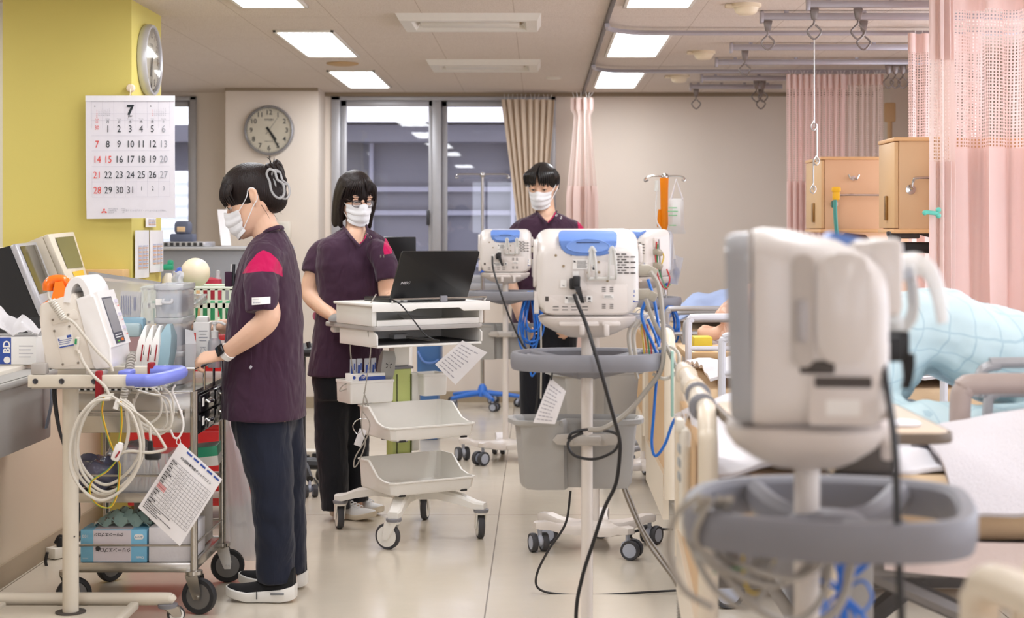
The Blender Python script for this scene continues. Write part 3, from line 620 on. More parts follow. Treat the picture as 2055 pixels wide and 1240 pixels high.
# leads under the blurred foreground tray
fg = []
g = random.Random(4)
for k in range(9):
    a, s = g.uniform(60, 160), g.uniform(150, 280); x0 = 1420+g.uniform(-30, 60)
    fg.append((M_CABLE, [W(x0, 1000, YFs-.12), W(x0-30, 1080, YFs-.1+.02*k), W(x0-10+a*.3, 1000+s*.8, YFs-.08), W(x0+a, 1000+s, YFs-.06), W(x0+a*1.5, 950+s, YFs-.04), W(x0+a*1.7, 1060, YFs-.02)], .0045))
fg.append((M_CABLE, [W(1405, 995, YFs-.15), W(1360, 1030, YFs-.12), W(1340, 1100, YFs-.1), W(1370, 1180, YFs-.1), W(1430, 1220, YFs-.1)], .0045))
fg += [(mat('red lead', (190, 50, 50), rough=.4), P([(1430, 1080), (1460, 1120), (1520, 1140), (1560, 1100)], YFs), .002), (mat('yellow lead', (220, 190, 70), rough=.4), P([(1490, 1090), (1495, 1170), (1520, 1190), (1545, 1150), (1560, 1100)], YFs), .002), (mat('green lead', (70, 150, 96), rough=.4), P([(1430, 1150), (1470, 1140), (1510, 1145)], YFs), .002)]
cables('lead_bundle', 'blurred bundle of grey leads with a few coloured ones under the foreground tray', fg)
bl = []
for k in range(11):
    x0 = 1668+12*k; kx = 1692+g.uniform(-8, 8); e = g.uniform(-1, 1)
    bl.append((M_BCABLE, [W(x0, 1070, YFs+.06), W(.6*x0+.4*kx+g.uniform(-6, 6), 1125, YFs+.05), W(kx, 1188+g.uniform(-6, 6), YFs+.04), W(kx+45*e, 1228, YFs+.03), W(kx+70*e, 1275, YFs+.03)], .0023))
for e in (-1, -.5, .8): bl.append((M_BCABLE, [W(1690, 1190, YFs+.03), W(1690+50*e, 1165, YFs+.02), W(1690+75*e, 1200, YFs+.02), W(1690+40*e, 1232, YFs+.02), W(1692, 1195, YFs+.03)], .0023))
cables('lead_bundle', 'blurred bright blue leads gathered under the right half of the foreground tray', bl)
cables('mains_cable', 'blurred black power cord hanging in front of the foreground tray', [(M_KCABLE, [W(1770, 650, YFs-.1), W(1772, 720, YFs-.14), W(1782, 790, YFs-.16), W(1795, 880, YFs-.2), W(1800, 1000, YFs-.2), W(1803, 1100, YFs-.2), W(1810, 1260, YFs-.2)], .0048)])
# side modules and white hook of the foreground monitor
t = thing('monitor_module', 'blurred white plug-in module with curved hook on the rear of the foreground monitor', 'monitor module', W(1785, 560, YFs))
b = MB(); q = W(1772, 555, YFs-.09); b.box(q, (.042, .06, .1), .01); q2 = W(1748, 520, YFs-.09); b.box(q2, (.06, .05, .05), .012); b.build('body', M_MON, t)
b = MB(); b.tube(P([(1790, 545), (1840, 530), (1868, 550), (1885, 600), (1892, 648)], YFs+.02), [.022, .021, .019, .016, .013], seg=12, flat=.4); b.build('curved_hook', M_HOOKP, t)
b = MB(); b.tube(P([(1782, 600), (1790, 630), (1803, 662)], YFs+.0), [.022, .018, .012], seg=12, flat=.5); b.build('short_hook', M_HOOKP, t)
# ================================================================== laptop cart in the middle
M_CARTW = mat('white cart plastic', (238, 236, 230), rough=.4, noise=.015)
M_CARTG = mat('grey work surface', (176, 172, 168), rough=.45)
M_LIME = mat('lime green column', (198, 210, 128), rough=.4)
CX, CY, CR = -.575, 7.06, math.radians(32)
cart = thing('computer_cart', 'white rolling laptop cart with green column, two open trays and a drawer unit', 'cart', (CX, CY, 0), CR)
CM = TR((CX, CY, 0), rz=CR)
def caster1(M, p, top, parent, r=.056, rz=0, m_=None):   # single wheel in a moulded fork
    m = M @ TR((p[0], p[1], 0), rz=rz); b = MB(m)
    for s in (-1, 1): b.loft([[Vector((x*k+o, s*(.017+q), z)) for x, q in ((-1, 0), (1, 0), (.8, .006), (-.8, .006))] for k, o, z in ((.012, .03, r*.75), (.02, .026, r*1.1), (.03, .008, r*2.0), (.028, 0, top-.012))])
    b.lathe((0, 0, 0), [(.0, r*1.95), (.026, r*1.95), (.03, top-.016), (0, top-.01)], seg=18); c = b.build('caster', m_ or M_CARTW, parent)
    b = MB(m); b.lathe((0, 0, 0), [(0, top-.016), (.032, top-.016), (.034, top-.004), (0, top)], seg=20); b.build('caster_ring', M_TRAY, c)
    b = MB(m); b.lathe((.028, 0, r), [(0, -.0155), (r*.8, -.0145), (r*.8, .0145), (0, .0155)], axis=(0, 1, 0), seg=26).m(1)
    b.lathe((.028, 0, r), [(r*.78, -.012), (r*.93, -.014), (r, -.007), (r, .007), (r*.93, .014), (r*.78, .012)], axis=(0, 1, 0), seg=30); b.build('wheel', [M_CARTW, M_TYRE], c)
    return c
FOOT = [(-.212, -.268), (.212, -.268), (.212, .262), (-.212, .262)]
b = MB(CM); b.lathe((0, 0, 0), [(0, .165), (.075, .165), (.085, .18), (.08, .205), (.05, .215), (0, .215)], seg=28)
for x, y in FOOT:
    d = Vector((x, y, 0)); L = d.length; d.normalize(); n = Vector((-d.y, d.x, 0))
    b.loft([[d*u+n*wd*a+Vector((0, 0, z+hh*c)) for a, c in ((-1, -.9), (-1, .5), (-.7, 1), (.7, 1), (1, .5), (1, -.9))] for u, wd, z, hh in ((.03, .045, .185, .025), (.15, .036, .188, .022), (.25, .03, .17, .022), (L-.02, .028, .148, .017), (L+.02, .022, .146, .014))])
b.build('base', M_CARTW, cart)
for (x, y), a in zip(FOOT, (2.2, 1.2, .9, 1.3)): caster1(CM, (x, y), .135, cart, rz=a)
b = MB(CM); b.bx(-.03, .07, .105, .175, .16, .73, .012); b.build('column', M_LIME, cart)
b = MB(CM); b.box((-.008, .104, .45), (.004, .004, .5)); b.box((.062, .104, .45), (.004, .004, .5)); b.build('column_groove', mat('dark green groove', (70, 76, 40), rough=.6), cart)
b = MB(CM); b.bx(-.035, .075, .10, .18, .722, .735, .005); b.build('column_collar', M_TRAY, cart)
b = MB(CM); b.bx(-.02, .06, .11, .17, .735, .88, .01); b.build('lift_column', M_CARTW, cart)
b = MB(CM); b.bx(.07, .11, .11, .19, .35, .7, .006); b.build('cable_channel', M_CARTW, cart)
def tray_open(z):                                    # high at the back, sloping sides, low front lip
    x, y0, y1, h0, h1, th = .205, -.235, .08, .058, .13, .005
    b = MB(CM)
    def wall(o):                                     # profile round the rim: base outline and top height
        pts = []
        for (px, py, hh) in ((-x, y1, h1), (-x, -.02, h1), (-x, -.105, h0+.012), (-x, -.16, h0), (-x, y0+.02, h0), (-x+.02, y0, h0), (x-.02, y0, h0), (x, y0+.02, h0), (x, -.16, h0), (x, -.105, h0+.012), (x, -.02, h1), (x, y1, h1), (x-.015, y1+.015, h1), (-x+.015, y1+.015, h1)): pts.append((px, py, hh))
        return pts
    cx, cy = 0, (y0+y1)/2
    def ring(k, dz, full): return [Vector((cx+px*k, cy+(py-cy)*k, z+(hh if full else 0)+dz)) for px, py, hh in wall(0)]
    b.loft([ring(.93, 0, False), ring(.965, .008, False), ring(.995, -.008, True), ring(1.03, -.006, True), ring(1.03, .0, True), ring(.985, .001, True), ring(.955, .014, False), ring(.9, .006, False)])
    o = b.build('tray', M_CARTW, cart)
    b = MB(CM); b.box((-.09, -.09, z-.012), (.05, .05, .022), .004).box((0, -.03, z-.012), (.3, .02, .01), .003); b.build('tray_bracket', M_TRAY, o)
    b = MB(CM)
    for s in (-1, 1): b.box((s*.15, y0+.012, z-.001), (.03, .014, .008), .002)
    b.build('tray_stop', M_BLACK, o)
tray_open(.215); tray_open(.448)
def open_box(name, x0, x1, y0, y1, z0, z1, m_, parent, M=CM, th=.004, bev=.008):
    b = MB(M); def_ = lambda k, z: [Vector((p[0], p[1], z)) for p in rr(x0+k, x1-k, y0+k, y1-k, bev)]
    b.loft([def_(.006, z0), def_(.002, z0+.006), def_(0, z1-.012), def_(-.003, z1-.01), def_(-.003, z1), def_(.003, z1), def_(th, z1-.006), def_(th+.002, z0+.008)]); return b.build(name, m_, parent)
open_box('side_box', -.262, -.05, .05, .20, .585, .685, M_CARTW, cart)
open_box('side_box', .1, .22, .05, .17, .60, .70, M_CARTW, cart)
# work unit
b = MB(CM); b.ext(rr(-.27, .27, -.2, .28, .03), 'z', .918, .936, .004); b.bx(-.27, -.15, .2, .30, .915, .936, .006); b.build('work_surface', M_CARTG, cart)
b = MB(CM); b.tube([(-.24, .24, .905), (-.22, .30, .9), (-.1, .315, .9), (.1, .315, .9), (.22, .30, .9), (.24, .24, .905)], .016, seg=10); b.build('push_handle', M_CARTW, cart)
b = MB(CM); b.bx(-.255, .255, -.12, .17, .845, .852, .003).bx(-.255, .255, -.2, -.12, .845, .856, .003)
for s in (-1, 1): b.ext([(-.2, .858), (-.2, .90), (-.16, .918), (.17, .918), (.17, .846), (-.14, .846)], 'x', s*.255-.004, s*.255+.004, .002)
b.bx(-.255, .255, .165, .172, .845, .918, .002); b.build('under_shelf', M_CARTW, cart)
b = MB(CM); b.bx(-.245, .245, -.19, .165, .8565, .8585); b.build('shelf_mat', mat('dark grey mat', (78, 76, 76), rough=.6), cart)
b = MB(CM); b.bx(-.26, .26, .16, .175, .936, 1.022, .004)
for s in (-1, 1): b.bx(s*.262-.012, s*.262+.012, -.185, .175, .936, 1.022, .006)
b.bx(-.25, .25, -.185, -.17, .936, .962, .003).bx(-.25, .25, -.18, .17, .936, .941, .002)
dr = b.build('drawer_unit', M_CARTW, cart)
b = MB(CM); b.smooth = False; b.box((-.03, .0, .945), (.2, .16, .004), rot=Euler((0, 0, .3))); b.box((.08, .02, .949), (.2, .15, .003), rot=Euler((.12, .1, -.2))); tag(b.build('loose_papers', mat('white paper', (232, 230, 228), rough=.8)), 'loose papers lying inside the open drawer of the laptop cart', 'paper')
b = MB(CM); b.bx(-.29, .285, -.22, .17, 1.022, 1.034, .004); b.ext([(-.29, 1.0), (-.1, 1.0), (-.08, 1.012), (.13, 1.012), (.15, .995), (.285, .995), (.285, 1.034), (-.29, 1.034)], 'y', -.224, -.216, .002); b.build('laptop_shelf', M_CARTW, cart)
b = MB(CM); b.cyl((-.19, -.215, 1.052), (.27, -.215, 1.052), .0045, seg=8)
for x in (-.19, .27): b.cyl((x, -.215, 1.052), (x*.98, -.2, 1.034), .004, seg=8)
b.build('retaining_bar', M_CHROME, cart); b = MB(CM); b.box((.055, -.215, 1.045), (.035, .016, .036), .004); b.build('bar_clip', M_TRAY, cart)
# laptop, lid leaning toward the camera
LM = TR((CX, CY, 0), rz=CR) @ TR((.02, -.02, 1.034))
lap = thing('laptop', 'open black laptop with lid back to the camera on the white cart', 'laptop', LM.translation, CR)
M_LAP = mat('matt black laptop shell', (22, 22, 24), rough=.38, noise=.05, nscale=300)
b = MB(LM); b.bx(-.19, .19, -.12, .13, 0, .02, .005); b.build('keyboard_base', M_LAP, lap)
b = MB(LM); b.smooth = False
for r_ in range(5):
    for k in range(14): b.bx(-.165+k*.0235, -.165+k*.0235+.02, -.06+r_*.021, -.06+r_*.021+.018, .02, .0215)
b.build('keys', mat('black keys', (34, 34, 36), rough=.5), lap)
LIDM = LM @ TR((0, -.125, .016), rx=math.radians(29)); b = MB(LIDM); b.ext(rr(-.19, .19, 0, .235, .008), 'y', -.004, .004, .0015); lid = b.build('lid', M_LAP, lap)
b = MB(LIDM); b.smooth = False; b.bx(-.178, .178, .0042, .0048, .012, .226); b.build('screen', mat('laptop screen', (30, 32, 36), rough=.15), lid)
b = MB(LIDM @ TR((-.135, -.0045, .082), rx=PI/2)); b.text('NEC', Matrix.Scale(1.35, 4, (1, 0, 0)) @ Matrix(((1, .2, 0, 0), (0, 1, 0, 0), (0, 0, 1, 0), (0, 0, 0, 1))), .017, bold=.0006); b.build('logo', mat('silver logo', (196, 196, 200), rough=.3, metal=.3), lid)
b = MB(LM); b.bx(.02, .16, -.1245, -.12, .005, .015, .001); b.build('rear_vent', M_SLOT, lap)
b = MB(LM); b.box((-.16, -.14, .01), (.02, .03, .012), .003).box((-.13, -.142, .01), (.02, .03, .012), .003); b.build('plug', mat('silver plug', (170, 170, 172), rough=.3, metal=.5), lap)
# mouse on the work surface, papers, boxes, leads
ms = thing('computer_mouse', 'small grey mouse on the work surface by the woman with glasses', 'mouse', (CM @ Vector((-.27, .17, .936))), CR+.5)
b = MB(CM @ TR((-.245, .2, .936), rz=.6)); b.loft([[Vector((.033*k*math.cos(a), .055*k*math.sin(a), z)) for a in [2*PI*i/20 for i in range(20)]] for k, z in ((.85, 0), (1, .006), (.97, .018), (.8, .03), (.45, .038), (.1, .04))]); b.build('body', mat('grey mouse shell', (150, 148, 148), rough=.35), ms)
cables('mouse_lead', 'thin grey lead from the mouse hanging beside the laptop cart', [(M_CABLE, P([(712, 650), (703, 690), (708, 740), (722, 790), (738, 820), (735, 800), (716, 768), (690, 772), (682, 785), (700, 778), (715, 770)], 7.0), .0028), (M_CABLE, P([(755, 590), (742, 615), (738, 660), (744, 700), (736, 760), (728, 815), (726, 860), (733, 890), (718, 930), (710, 936), (714, 915), (735, 880), (742, 850), (728, 825)], 6.82), .0028)])
cables('laptop_lead', 'thin black laptop lead falling into the under shelf of the white cart', [(M_KCABLE, P([(785, 600), (805, 612), (828, 640), (850, 668), (868, 680), (882, 684)], 6.74), .0032), (M_KCABLE, P([(882, 684), (850, 680), (830, 678), (815, 676)], 6.85), .006)])
def sheet_quad(name, label, cat, c4, Y, dy, m_, th=.0008):  # a stiff sheet through four photographed corners
    q = [W(x, y, Y+d) for (x, y), d in zip(c4, dy)]; b = MB(); b.smooth = False
    b.sheet(lambda u, v: (q[0]*(1-u)+q[1]*u)*(1-v)+(q[3]*(1-u)+q[2]*u)*v+Vector((0, -.006*math.sin(PI*u)*math.sin(PI*v), 0)), 8, 8, th)
    o = b.build(name, m_); return tag(o, label, cat), q
M_PAPER = mat('laminated white sheet', (236, 234, 236), rough=.35, coat=.2)
o, q = sheet_quad('hanging_sheet', 'white laminated sheet hanging askew under the laptop cart', 'paper', [(928, 683), (978, 707), (914, 772), (873, 731)], 6.95, (0, .03, .03, 0), M_PAPER)
def lines_on(q, n, parent, m_, u0=.1, u1=.85, v0=.12, v1=.9, th=.0011, seed=1, jag=.35, dy=-.0015):
    g = random.Random(seed); b = MB(); b.smooth = False
    f = lambda u, v: (q[0]*(1-u)+q[1]*u)*(1-v)+(q[3]*(1-u)+q[2]*u)*v+Vector((0, -.006*math.sin(PI*u)*math.sin(PI*v)+dy, 0))
    for k in range(n):
        v = v0+(v1-v0)*k/max(1, n-1); e = u1-(u1-u0)*jag*g.random(); s = (v1-v0)/max(n, 2)*.3
        for i in range(4): a, c = u0+(e-u0)*i/4, u0+(e-u0)*(i+.8)/4; b.quad(f(a, v), f(c, v), f(c, v+s), f(a, v+s))
    return b.build('print', m_, parent)
M_FAINT = mat('faint grey print', (176, 174, 182), rough=.7)
lines_on(q, 9, o, M_FAINT)
sb = thing('syringe_box', 'white syringe box with a blue band in the left bin of the laptop cart', 'box', CM @ Vector((-.19, .1, .69)), CR)
b = MB(CM); b.bx(-.25, -.09, .056, .13, .592, .715, .002); b.build('carton', M_LABEL, sb)
b = MB(CM); b.smooth = False; b.bx(-.22, -.09, .0545, .0565, .686, .702); b.lathe((-.20, .0555, .7), [(0, .001), (.012, .002), (.012, 0)], axis=(0, -1, 0), seg=16); b.lathe((-.242, .0555, .7), [(0, .001), (.007, .002), (.007, 0)], axis=(0, -1, 0), seg=16); b.build('blue_band', M_BLUEINK, sb)
b = MB(CM @ TR((-.20, .0525, .7), rx=PI/2)); b.text('1D', Matrix(), .016, bold=.0005); b.build('print', M_LABEL, sb)
for k in range(4):
    sy = thing('syringe_pack', 'blue and white syringe pack standing in the box on the laptop cart', 'syringe pack', CM @ Vector((-.23+k*.034, .09, .7)), CR, 'syringe packs in the box')
    b = MB(CM @ TR((-.232+k*.034, .09+.006*(k % 2), .735), rz=.15*(k-1.5), rx=.06)); b.box((0, 0, 0), (.026, .01, .09), .003); b.build('wrapper', film('syringe wrapper', (225, 230, 240), clear=.15, rough=.2, gloss=.5), sy)
    b = MB(CM @ TR((-.232+k*.034, .09+.006*(k % 2), .735), rz=.15*(k-1.5), rx=.06)); b.box((-.004, -.006, -.008), (.009, .002, .05)).box((.006, -.006, .01), (.005, .002, .03)); b.build('blue_stripe', M_BLUEINK, sy)
pk = MB(CM @ TR((-.068, .09, .74), rx=.08, ry=.1)); pk.loft([[Vector((a*x, d*y, z)) for x, y in ((-1, -1), (0, -1.3), (1, -1), (1, 1), (0, 1.3), (-1, 1))] for a, d, z in ((.03, .012, -.07), (.034, .02, -.02), (.033, .018, .04), (.028, .004, .07))])
o = pk.build('foil_packet', film('grey foil packet', (190, 190, 186), clear=.15, rough=.15, gloss=.9)); tag(o, 'grey foil packet with a dark emblem beside the green column', 'packet')
pk = MB(CM @ TR((-.068, .0665, .745), rx=.08, ry=.1)); [pk.box((.008*math.cos(a), 0, .008*math.sin(a)), (.016, .002, .004), rot=Euler((0, -a, 0))) for a in (.5, 2.6, 1.57, 3.9, 5.5)]; pk.build('emblem', M_INK, o)
# ================================================================== the bed side of the ward
M_CREAM = mat('cream moulded plastic', (226, 214, 194), rough=.35, noise=.02, coat=.15)
M_RAILW = mat('pale grey bed rail', (206, 206, 212), rough=.35, coat=.1)
M_RAILG = mat('silver grey bed rail', (172, 172, 174), rough=.35, metal=.3)
M_TAUPE = mat('taupe moulded plastic', (164, 148, 140), rough=.45)
M_WOOD = mat('light beech laminate', (214, 178, 132), rough=.45, noise=.05, nscale=6)
M_DECK = mat('grey bed deck', (138, 134, 132), rough=.5)
M_SHEET = mat('pale pink sheet', (226, 208, 200), rough=.85, bump=.15, bscale=60)
M_TANB = mat('tan mattress cover', (212, 184, 148), rough=.8, noise=.04, nscale=200, bump=.2, bscale=500)
M_TOWEL = mat('white towelling blanket', (218, 213, 216), rough=.95, noise=.03, nscale=80, bump=.5, bscale=260, sheen=.1)
M_COTTON = mat('white cotton sheet', (226, 224, 228), rough=.85, bump=.12, bscale=60)
def plaid(name, base, line, per, wd=.05):
    m = mat(name, base, rough=.85, noise=.04, nscale=10); nt = m.node_tree; b = nt.nodes['Principled BSDF']; src = b.inputs['Base Color'].links[0].from_socket
    tc = nt.nodes.new('ShaderNodeTexCoord'); sp = nt.nodes.new('ShaderNodeSeparateXYZ'); nt.links.new(tc.outputs['Object'], sp.inputs[0]); f = None
    for a, c in ((0, 1), (1, 2)):
        u = nmath(nt, 'ADD', sp.outputs[a], nmath(nt, 'MULTIPLY', sp.outputs[c], .8 if a == 0 else -.7))
        q = nmath(nt, 'ABSOLUTE', nmath(nt, 'SUBTRACT', nmath(nt, 'FRACT', nmath(nt, 'ADD', nmath(nt, 'DIVIDE', u, per), 50)), .5))
        l = nmath(nt, 'LESS_THAN', q, wd); f = l if f is None else nmath(nt, 'MAXIMUM', f, l)
    mx = nt.nodes.new('ShaderNodeMixRGB'); mx.inputs[2].default_value = (*lin(line), 1); nt.links.new(nmath(nt, 'MULTIPLY', f, .7), mx.inputs[0]); nt.links.new(src, mx.inputs[1]); nt.links.new(mx.outputs[0], b.inputs['Base Color']); return m
M_CYAN = plaid('pale blue plaid gown', (206, 229, 234), (168, 200, 212), .055, .03)
M_ORANGE = plaid('salmon plaid gown', (232, 198, 178), (214, 164, 138), .03, .2)
M_PERI = mat('periwinkle blanket', (180, 198, 236), rough=.9, noise=.08, nscale=14, bump=.25, bscale=40)
def hills(bumps, base):                              # smooth cloth heights from a list of mounds
    def f(x, y):
        z = base
        for (cx, cy, sx, sy, h) in bumps: z += h*math.exp(-((x-cx)/sx)**2-((y-cy)/sy)**2)
        return z
    return f
def fold(x, y, a, k=1.0, s=0): return a*(math.sin(x*23*k+y*11+s)*math.sin(y*19*k-x*7+s*2)+.5*math.sin(x*41*k-y*37+s))
def bed(x0, y0, y1, label, ztop=.84, foot_z=.98, near_rail=True, far_rail=True, simple=False, x1=2.5, rail_m=None, lean=0):
    t = thing('hospital_bed', label, 'bed', (x0, (y0+y1)/2, 0), group='hospital beds along the ward'); zm = ztop-.14; rail_m = rail_m or M_RAILW
    b = MB(); r = .02                                # tubular foot end: top rail with elbows, posts
    b.tube([(x0, y0, zm-.25), (x0, y0, foot_z-.10), (x0, y0+.012, foot_z-.035), (x0+lean*.05, y0+.05, foot_z-.004), (x0+lean*.2, y0+.14, foot_z), (x0+lean*.5, (y0+y1)/2, foot_z), (x0+lean*.9, y1-.1, foot_z), (x0+lean, y1-.03, foot_z-.02), (x0+lean, y1, foot_z-.09), (x0+lean, y1, zm-.25)], r, seg=14, n=6)
    for f, w_ in ((.2, .07), (.5, .1), (.78, .05)): b.cyl((x0+lean*f, y0+(y1-y0)*f-w_/2, foot_z), (x0+lean*f, y0+(y1-y0)*f+w_/2, foot_z), r+.006, seg=16)
    fb = b.build('footboard_frame', M_CREAM, t)
    b = MB(); b.cyl((x0+lean*.1, y0+.15, foot_z), (x0+lean*.1, y0+.165, foot_z), r+.009, seg=16); b.cyl((x0+lean*.4, y0+.4, foot_z), (x0+lean*.4, y0+.412, foot_z), r+.009, seg=16); b.build('clamp_ring', M_TRAY, fb)
    b = MB(); b.loft([[Vector((x0+dx+lean*f, y0+.03+(y1-y0-.06)*f, z)) for f, z in ((0, zm-.2), (1, zm-.2), (1, foot_z-.09), (0, foot_z-.09))] for dx in (-.008, .008)]); b.build('footboard_panel', M_WOOD, t)
    b = MB(); b.loft([[Vector((x0+dx+lean*f, y0+.05+(y1-y0-.1)*f, z)) for f, z in ((0, zm-.33), (1, zm-.33), (1, zm-.17), (0, zm-.17))] for dx in (-.02, .0)]); b.build('footboard_sill', M_CREAM, t)
    b = MB(); b.bx(x0+.05, x1, y0+.02, y1-.02, zm, ztop-.01, .05, 3); b.build('mattress', M_TANB, t)
    b = MB(); b.sheet(lambda u, v: Vector((x0+.35+(x1-x0-.35)*u, y0+.005-.012*abs(math.sin(u*17)), zm-.045+.062*v-.012*(1-v)*math.sin(u*9)-.02*math.sin(u*3))), 30, 3, .006); b.build('sheet_edge', M_SHEET, t)
    b = MB()
    for a, c in ((.06, .5), (.53, 1.0), (1.03, 1.5), (1.53, x1-x0)): b.bx(x0+a, x0+c, y0+.03, y1-.03, zm-.07, zm-.005, .015)
    b.build('deck', M_DECK, t)
    b = MB(); b.bx(x0+.1, x1-.1, y0+.12, y0+.18, zm-.30, zm-.22, .008).bx(x0+.1, x1-.1, y1-.18, y1-.12, zm-.30, zm-.22, .008)
    for x in (x0+.25, x0+1.4): b.bx(x, x+.06, y0+.12, y1-.12, zm-.30, zm-.24, .006)
    for y in (y0+.15, y1-.15):
        b.tube([(x0+.35, y, zm-.08), (x0+.75, y, zm-.26)], .022, seg=8); b.tube([(x0+1.1, y, zm-.08), (x0+1.5, y, zm-.27)], .022, seg=8)
    b.build('under_frame', mat('grey steel frame', (150, 146, 144), rough=.4, metal=.3), t)
    b = MB(); b.lathe((x0+.72, y0+.06, zm-.1), [(0, -.01), (.04, -.01), (.04, .01), (0, .01)], axis=(0, 1, 0), seg=20); b.tube([(x0+.72, y0+.05, zm-.1), (x0+.95, y0+.06, zm-.2)], .02, seg=8); b.build('lift_arm', M_DECK, t)
    b = MB(); b.bx(x0+.2, x1-.3, y0+.2, y1-.2, .14, .20, .01)
    for x in (x0+.3, x1-.5):
        for y in (y0+.2, y1-.2): b.tube([(x, y, .18), (x+.35, y, zm-.26)], .028, seg=8)
    b.build('chassis', M_DECK, t)
    for x in (x0+.2, x1-.4):
        for y in (y0+.15, y1-.15): caster(Matrix(), (x, y), .16, t, .06)
    def side_rail(y, xa, xb, z, m_, name='side_rail'):
        b = MB(); h = .24
        b.tube([(xa, y, z-h-.1), (xa, y, z-.05), (xa+.012, y, z-.012), (xa+.05, y, z), ((xa+xb)/2, y, z), (xb-.05, y, z), (xb-.012, y, z-.012), (xb, y, z-.05), (xb, y, z-h-.1)], .014, seg=10, n=6)
        b.cyl((xa, y, z-.13), (xb, y, z-.13), .01, seg=8)
        for k in range(1, 4): x = xa+(xb-xa)*k/4; b.cyl((x, y, z-.13), (x, y, z-h-.1), .009, seg=8)
        return b.build(name, m_, t)
    if near_rail: side_rail(y0-.01, x0+.18, x0+.95, foot_z+.0, rail_m)
    if far_rail: side_rail(y1+.01, x0+.16, x0+1.1, foot_z+.01, M_RAILG if simple else rail_m)
    return t
# the near bed: its foot end runs away from the camera beside the aisle
B1 = (.335, 3.16, 4.3)
t1 = bed(*B1, 'nearest full bed, cream foot rail and white towelling blanket, behind the blurred monitor', ztop=.86, lean=.05, near_rail=False, far_rail=False)
b = MB(); b.tube([(.95, 4.33, .8), (.95, 4.33, 1.0), (.98, 4.33, 1.025), (1.05, 4.33, 1.03), (1.6, 4.33, 1.03), (2.3, 4.33, 1.03)], .013, seg=10); b.build('far_side_rail', M_RAILW, t1)
b = MB(); yb = 3.56                                  # padded taupe rail with a slanted brace
b.tube([(.94, yb, .80), (.94, yb, .96), (.95, yb, .992), (.985, yb, 1.005), (1.3, yb, 1.005), (1.9, yb, 1.005)], .0235, seg=12, n=6); b.ext([(1.04, .80), (1.24, .80), (1.24, .995), (1.15, .995), (1.14, .93)], 'y', yb-.015, yb+.015, .006)
b.ext([(1.2, .82), (1.9, .82), (1.9, .87), (1.2, .87)], 'y', yb-.015, yb+.015, .006); b.build('near_side_rail', M_TAUPE, t1)
b = MB(); yb = 3.66; b.tube([(1.03, yb, .8), (1.03, yb, .95), (1.05, yb, .972), (1.09, yb, .976), (1.9, yb, .976)], .012, seg=10); b.tube([(1.02, yb+.05, .96), (1.03, yb+.05, 1.02), (1.07, yb+.05, 1.035), (1.12, yb+.05, 1.04), (1.9, yb+.05, 1.04)], .013, seg=10); b.build('inner_side_rail', M_RAILG, t1)
# handset and writing board clipped to the foot rail
t = thing('bed_handset', 'flat cream handset hanging on the foot rail of the near bed', 'handset', (.30, 3.75, .85)); b = MB(TR((.312, 3.42, .83), ry=.0)); b.box((0, 0, -.02), (.02, .075, .23), .008); b.box((-.01, .0, .1), (.02, .04, .03), .006); b.build('body', M_OFFW, t)
b = MB(TR((.300, 3.42, .83))); [b.box((0, -.015+.03*(k % 2), .05-.03*(k//2)), (.004, .018, .018), .002) for k in range(6)]; b.build('button', mat('grey button', (170, 176, 180), rough=.5), t)
t = thing('notice_card', 'thin pale green edged card standing at the foot of the second bed', 'card', (.40, 4.75, .8)); b = MB(); b.box(W(1349, 770, 4.6), (.008, .02, .19), .002); b.build('card', mat('pale green plastic', (166, 206, 194), rough=.4), t)
# blankets of the near bed
X0, Y0b, Y1b = B1
def towel(u, v):
    x = .82+1.75*u; y = 3.13+.72*v
    f = hills([(1.15, 3.40, .35, .16, .075), (1.6, 3.42, .5, .18, .08), (.9, 3.6, .25, .25, .02)], .862)
    z = f(x, y)+fold(x, y, .004)
    if v < .22: k = (.22-v)/.22; z = z-(.012+.03*(.5+.5*math.sin(x*3.1-.8)))*k*k*1.4-.02*k; y = 3.13+.72*.22*(1-k*.95)-.01
    return Vector((x, y, z))
b = MB(); b.sheet(towel, 60, 26, .014); tag(b.build('towelling_blanket', M_TOWEL), 'white towelling blanket over the near side of the nearest bed', 'blanket')
def cot(u, v):
    x = .36+.75*u; y = 3.25+1.0*v; return Vector((x, y, hills([(.52, 3.85, .15, .22, .10), (.62, 3.5, .13, .18, .05), (.85, 4.05, .2, .2, .05)], .858)(x, y)+fold(x, y, .014, .8)))
b = MB(); b.sheet(cot, 44, 44, .008); tag(b.build('rumpled_sheet', M_COTTON), 'rumpled white sheet heaped at the foot of the nearest bed', 'sheet')
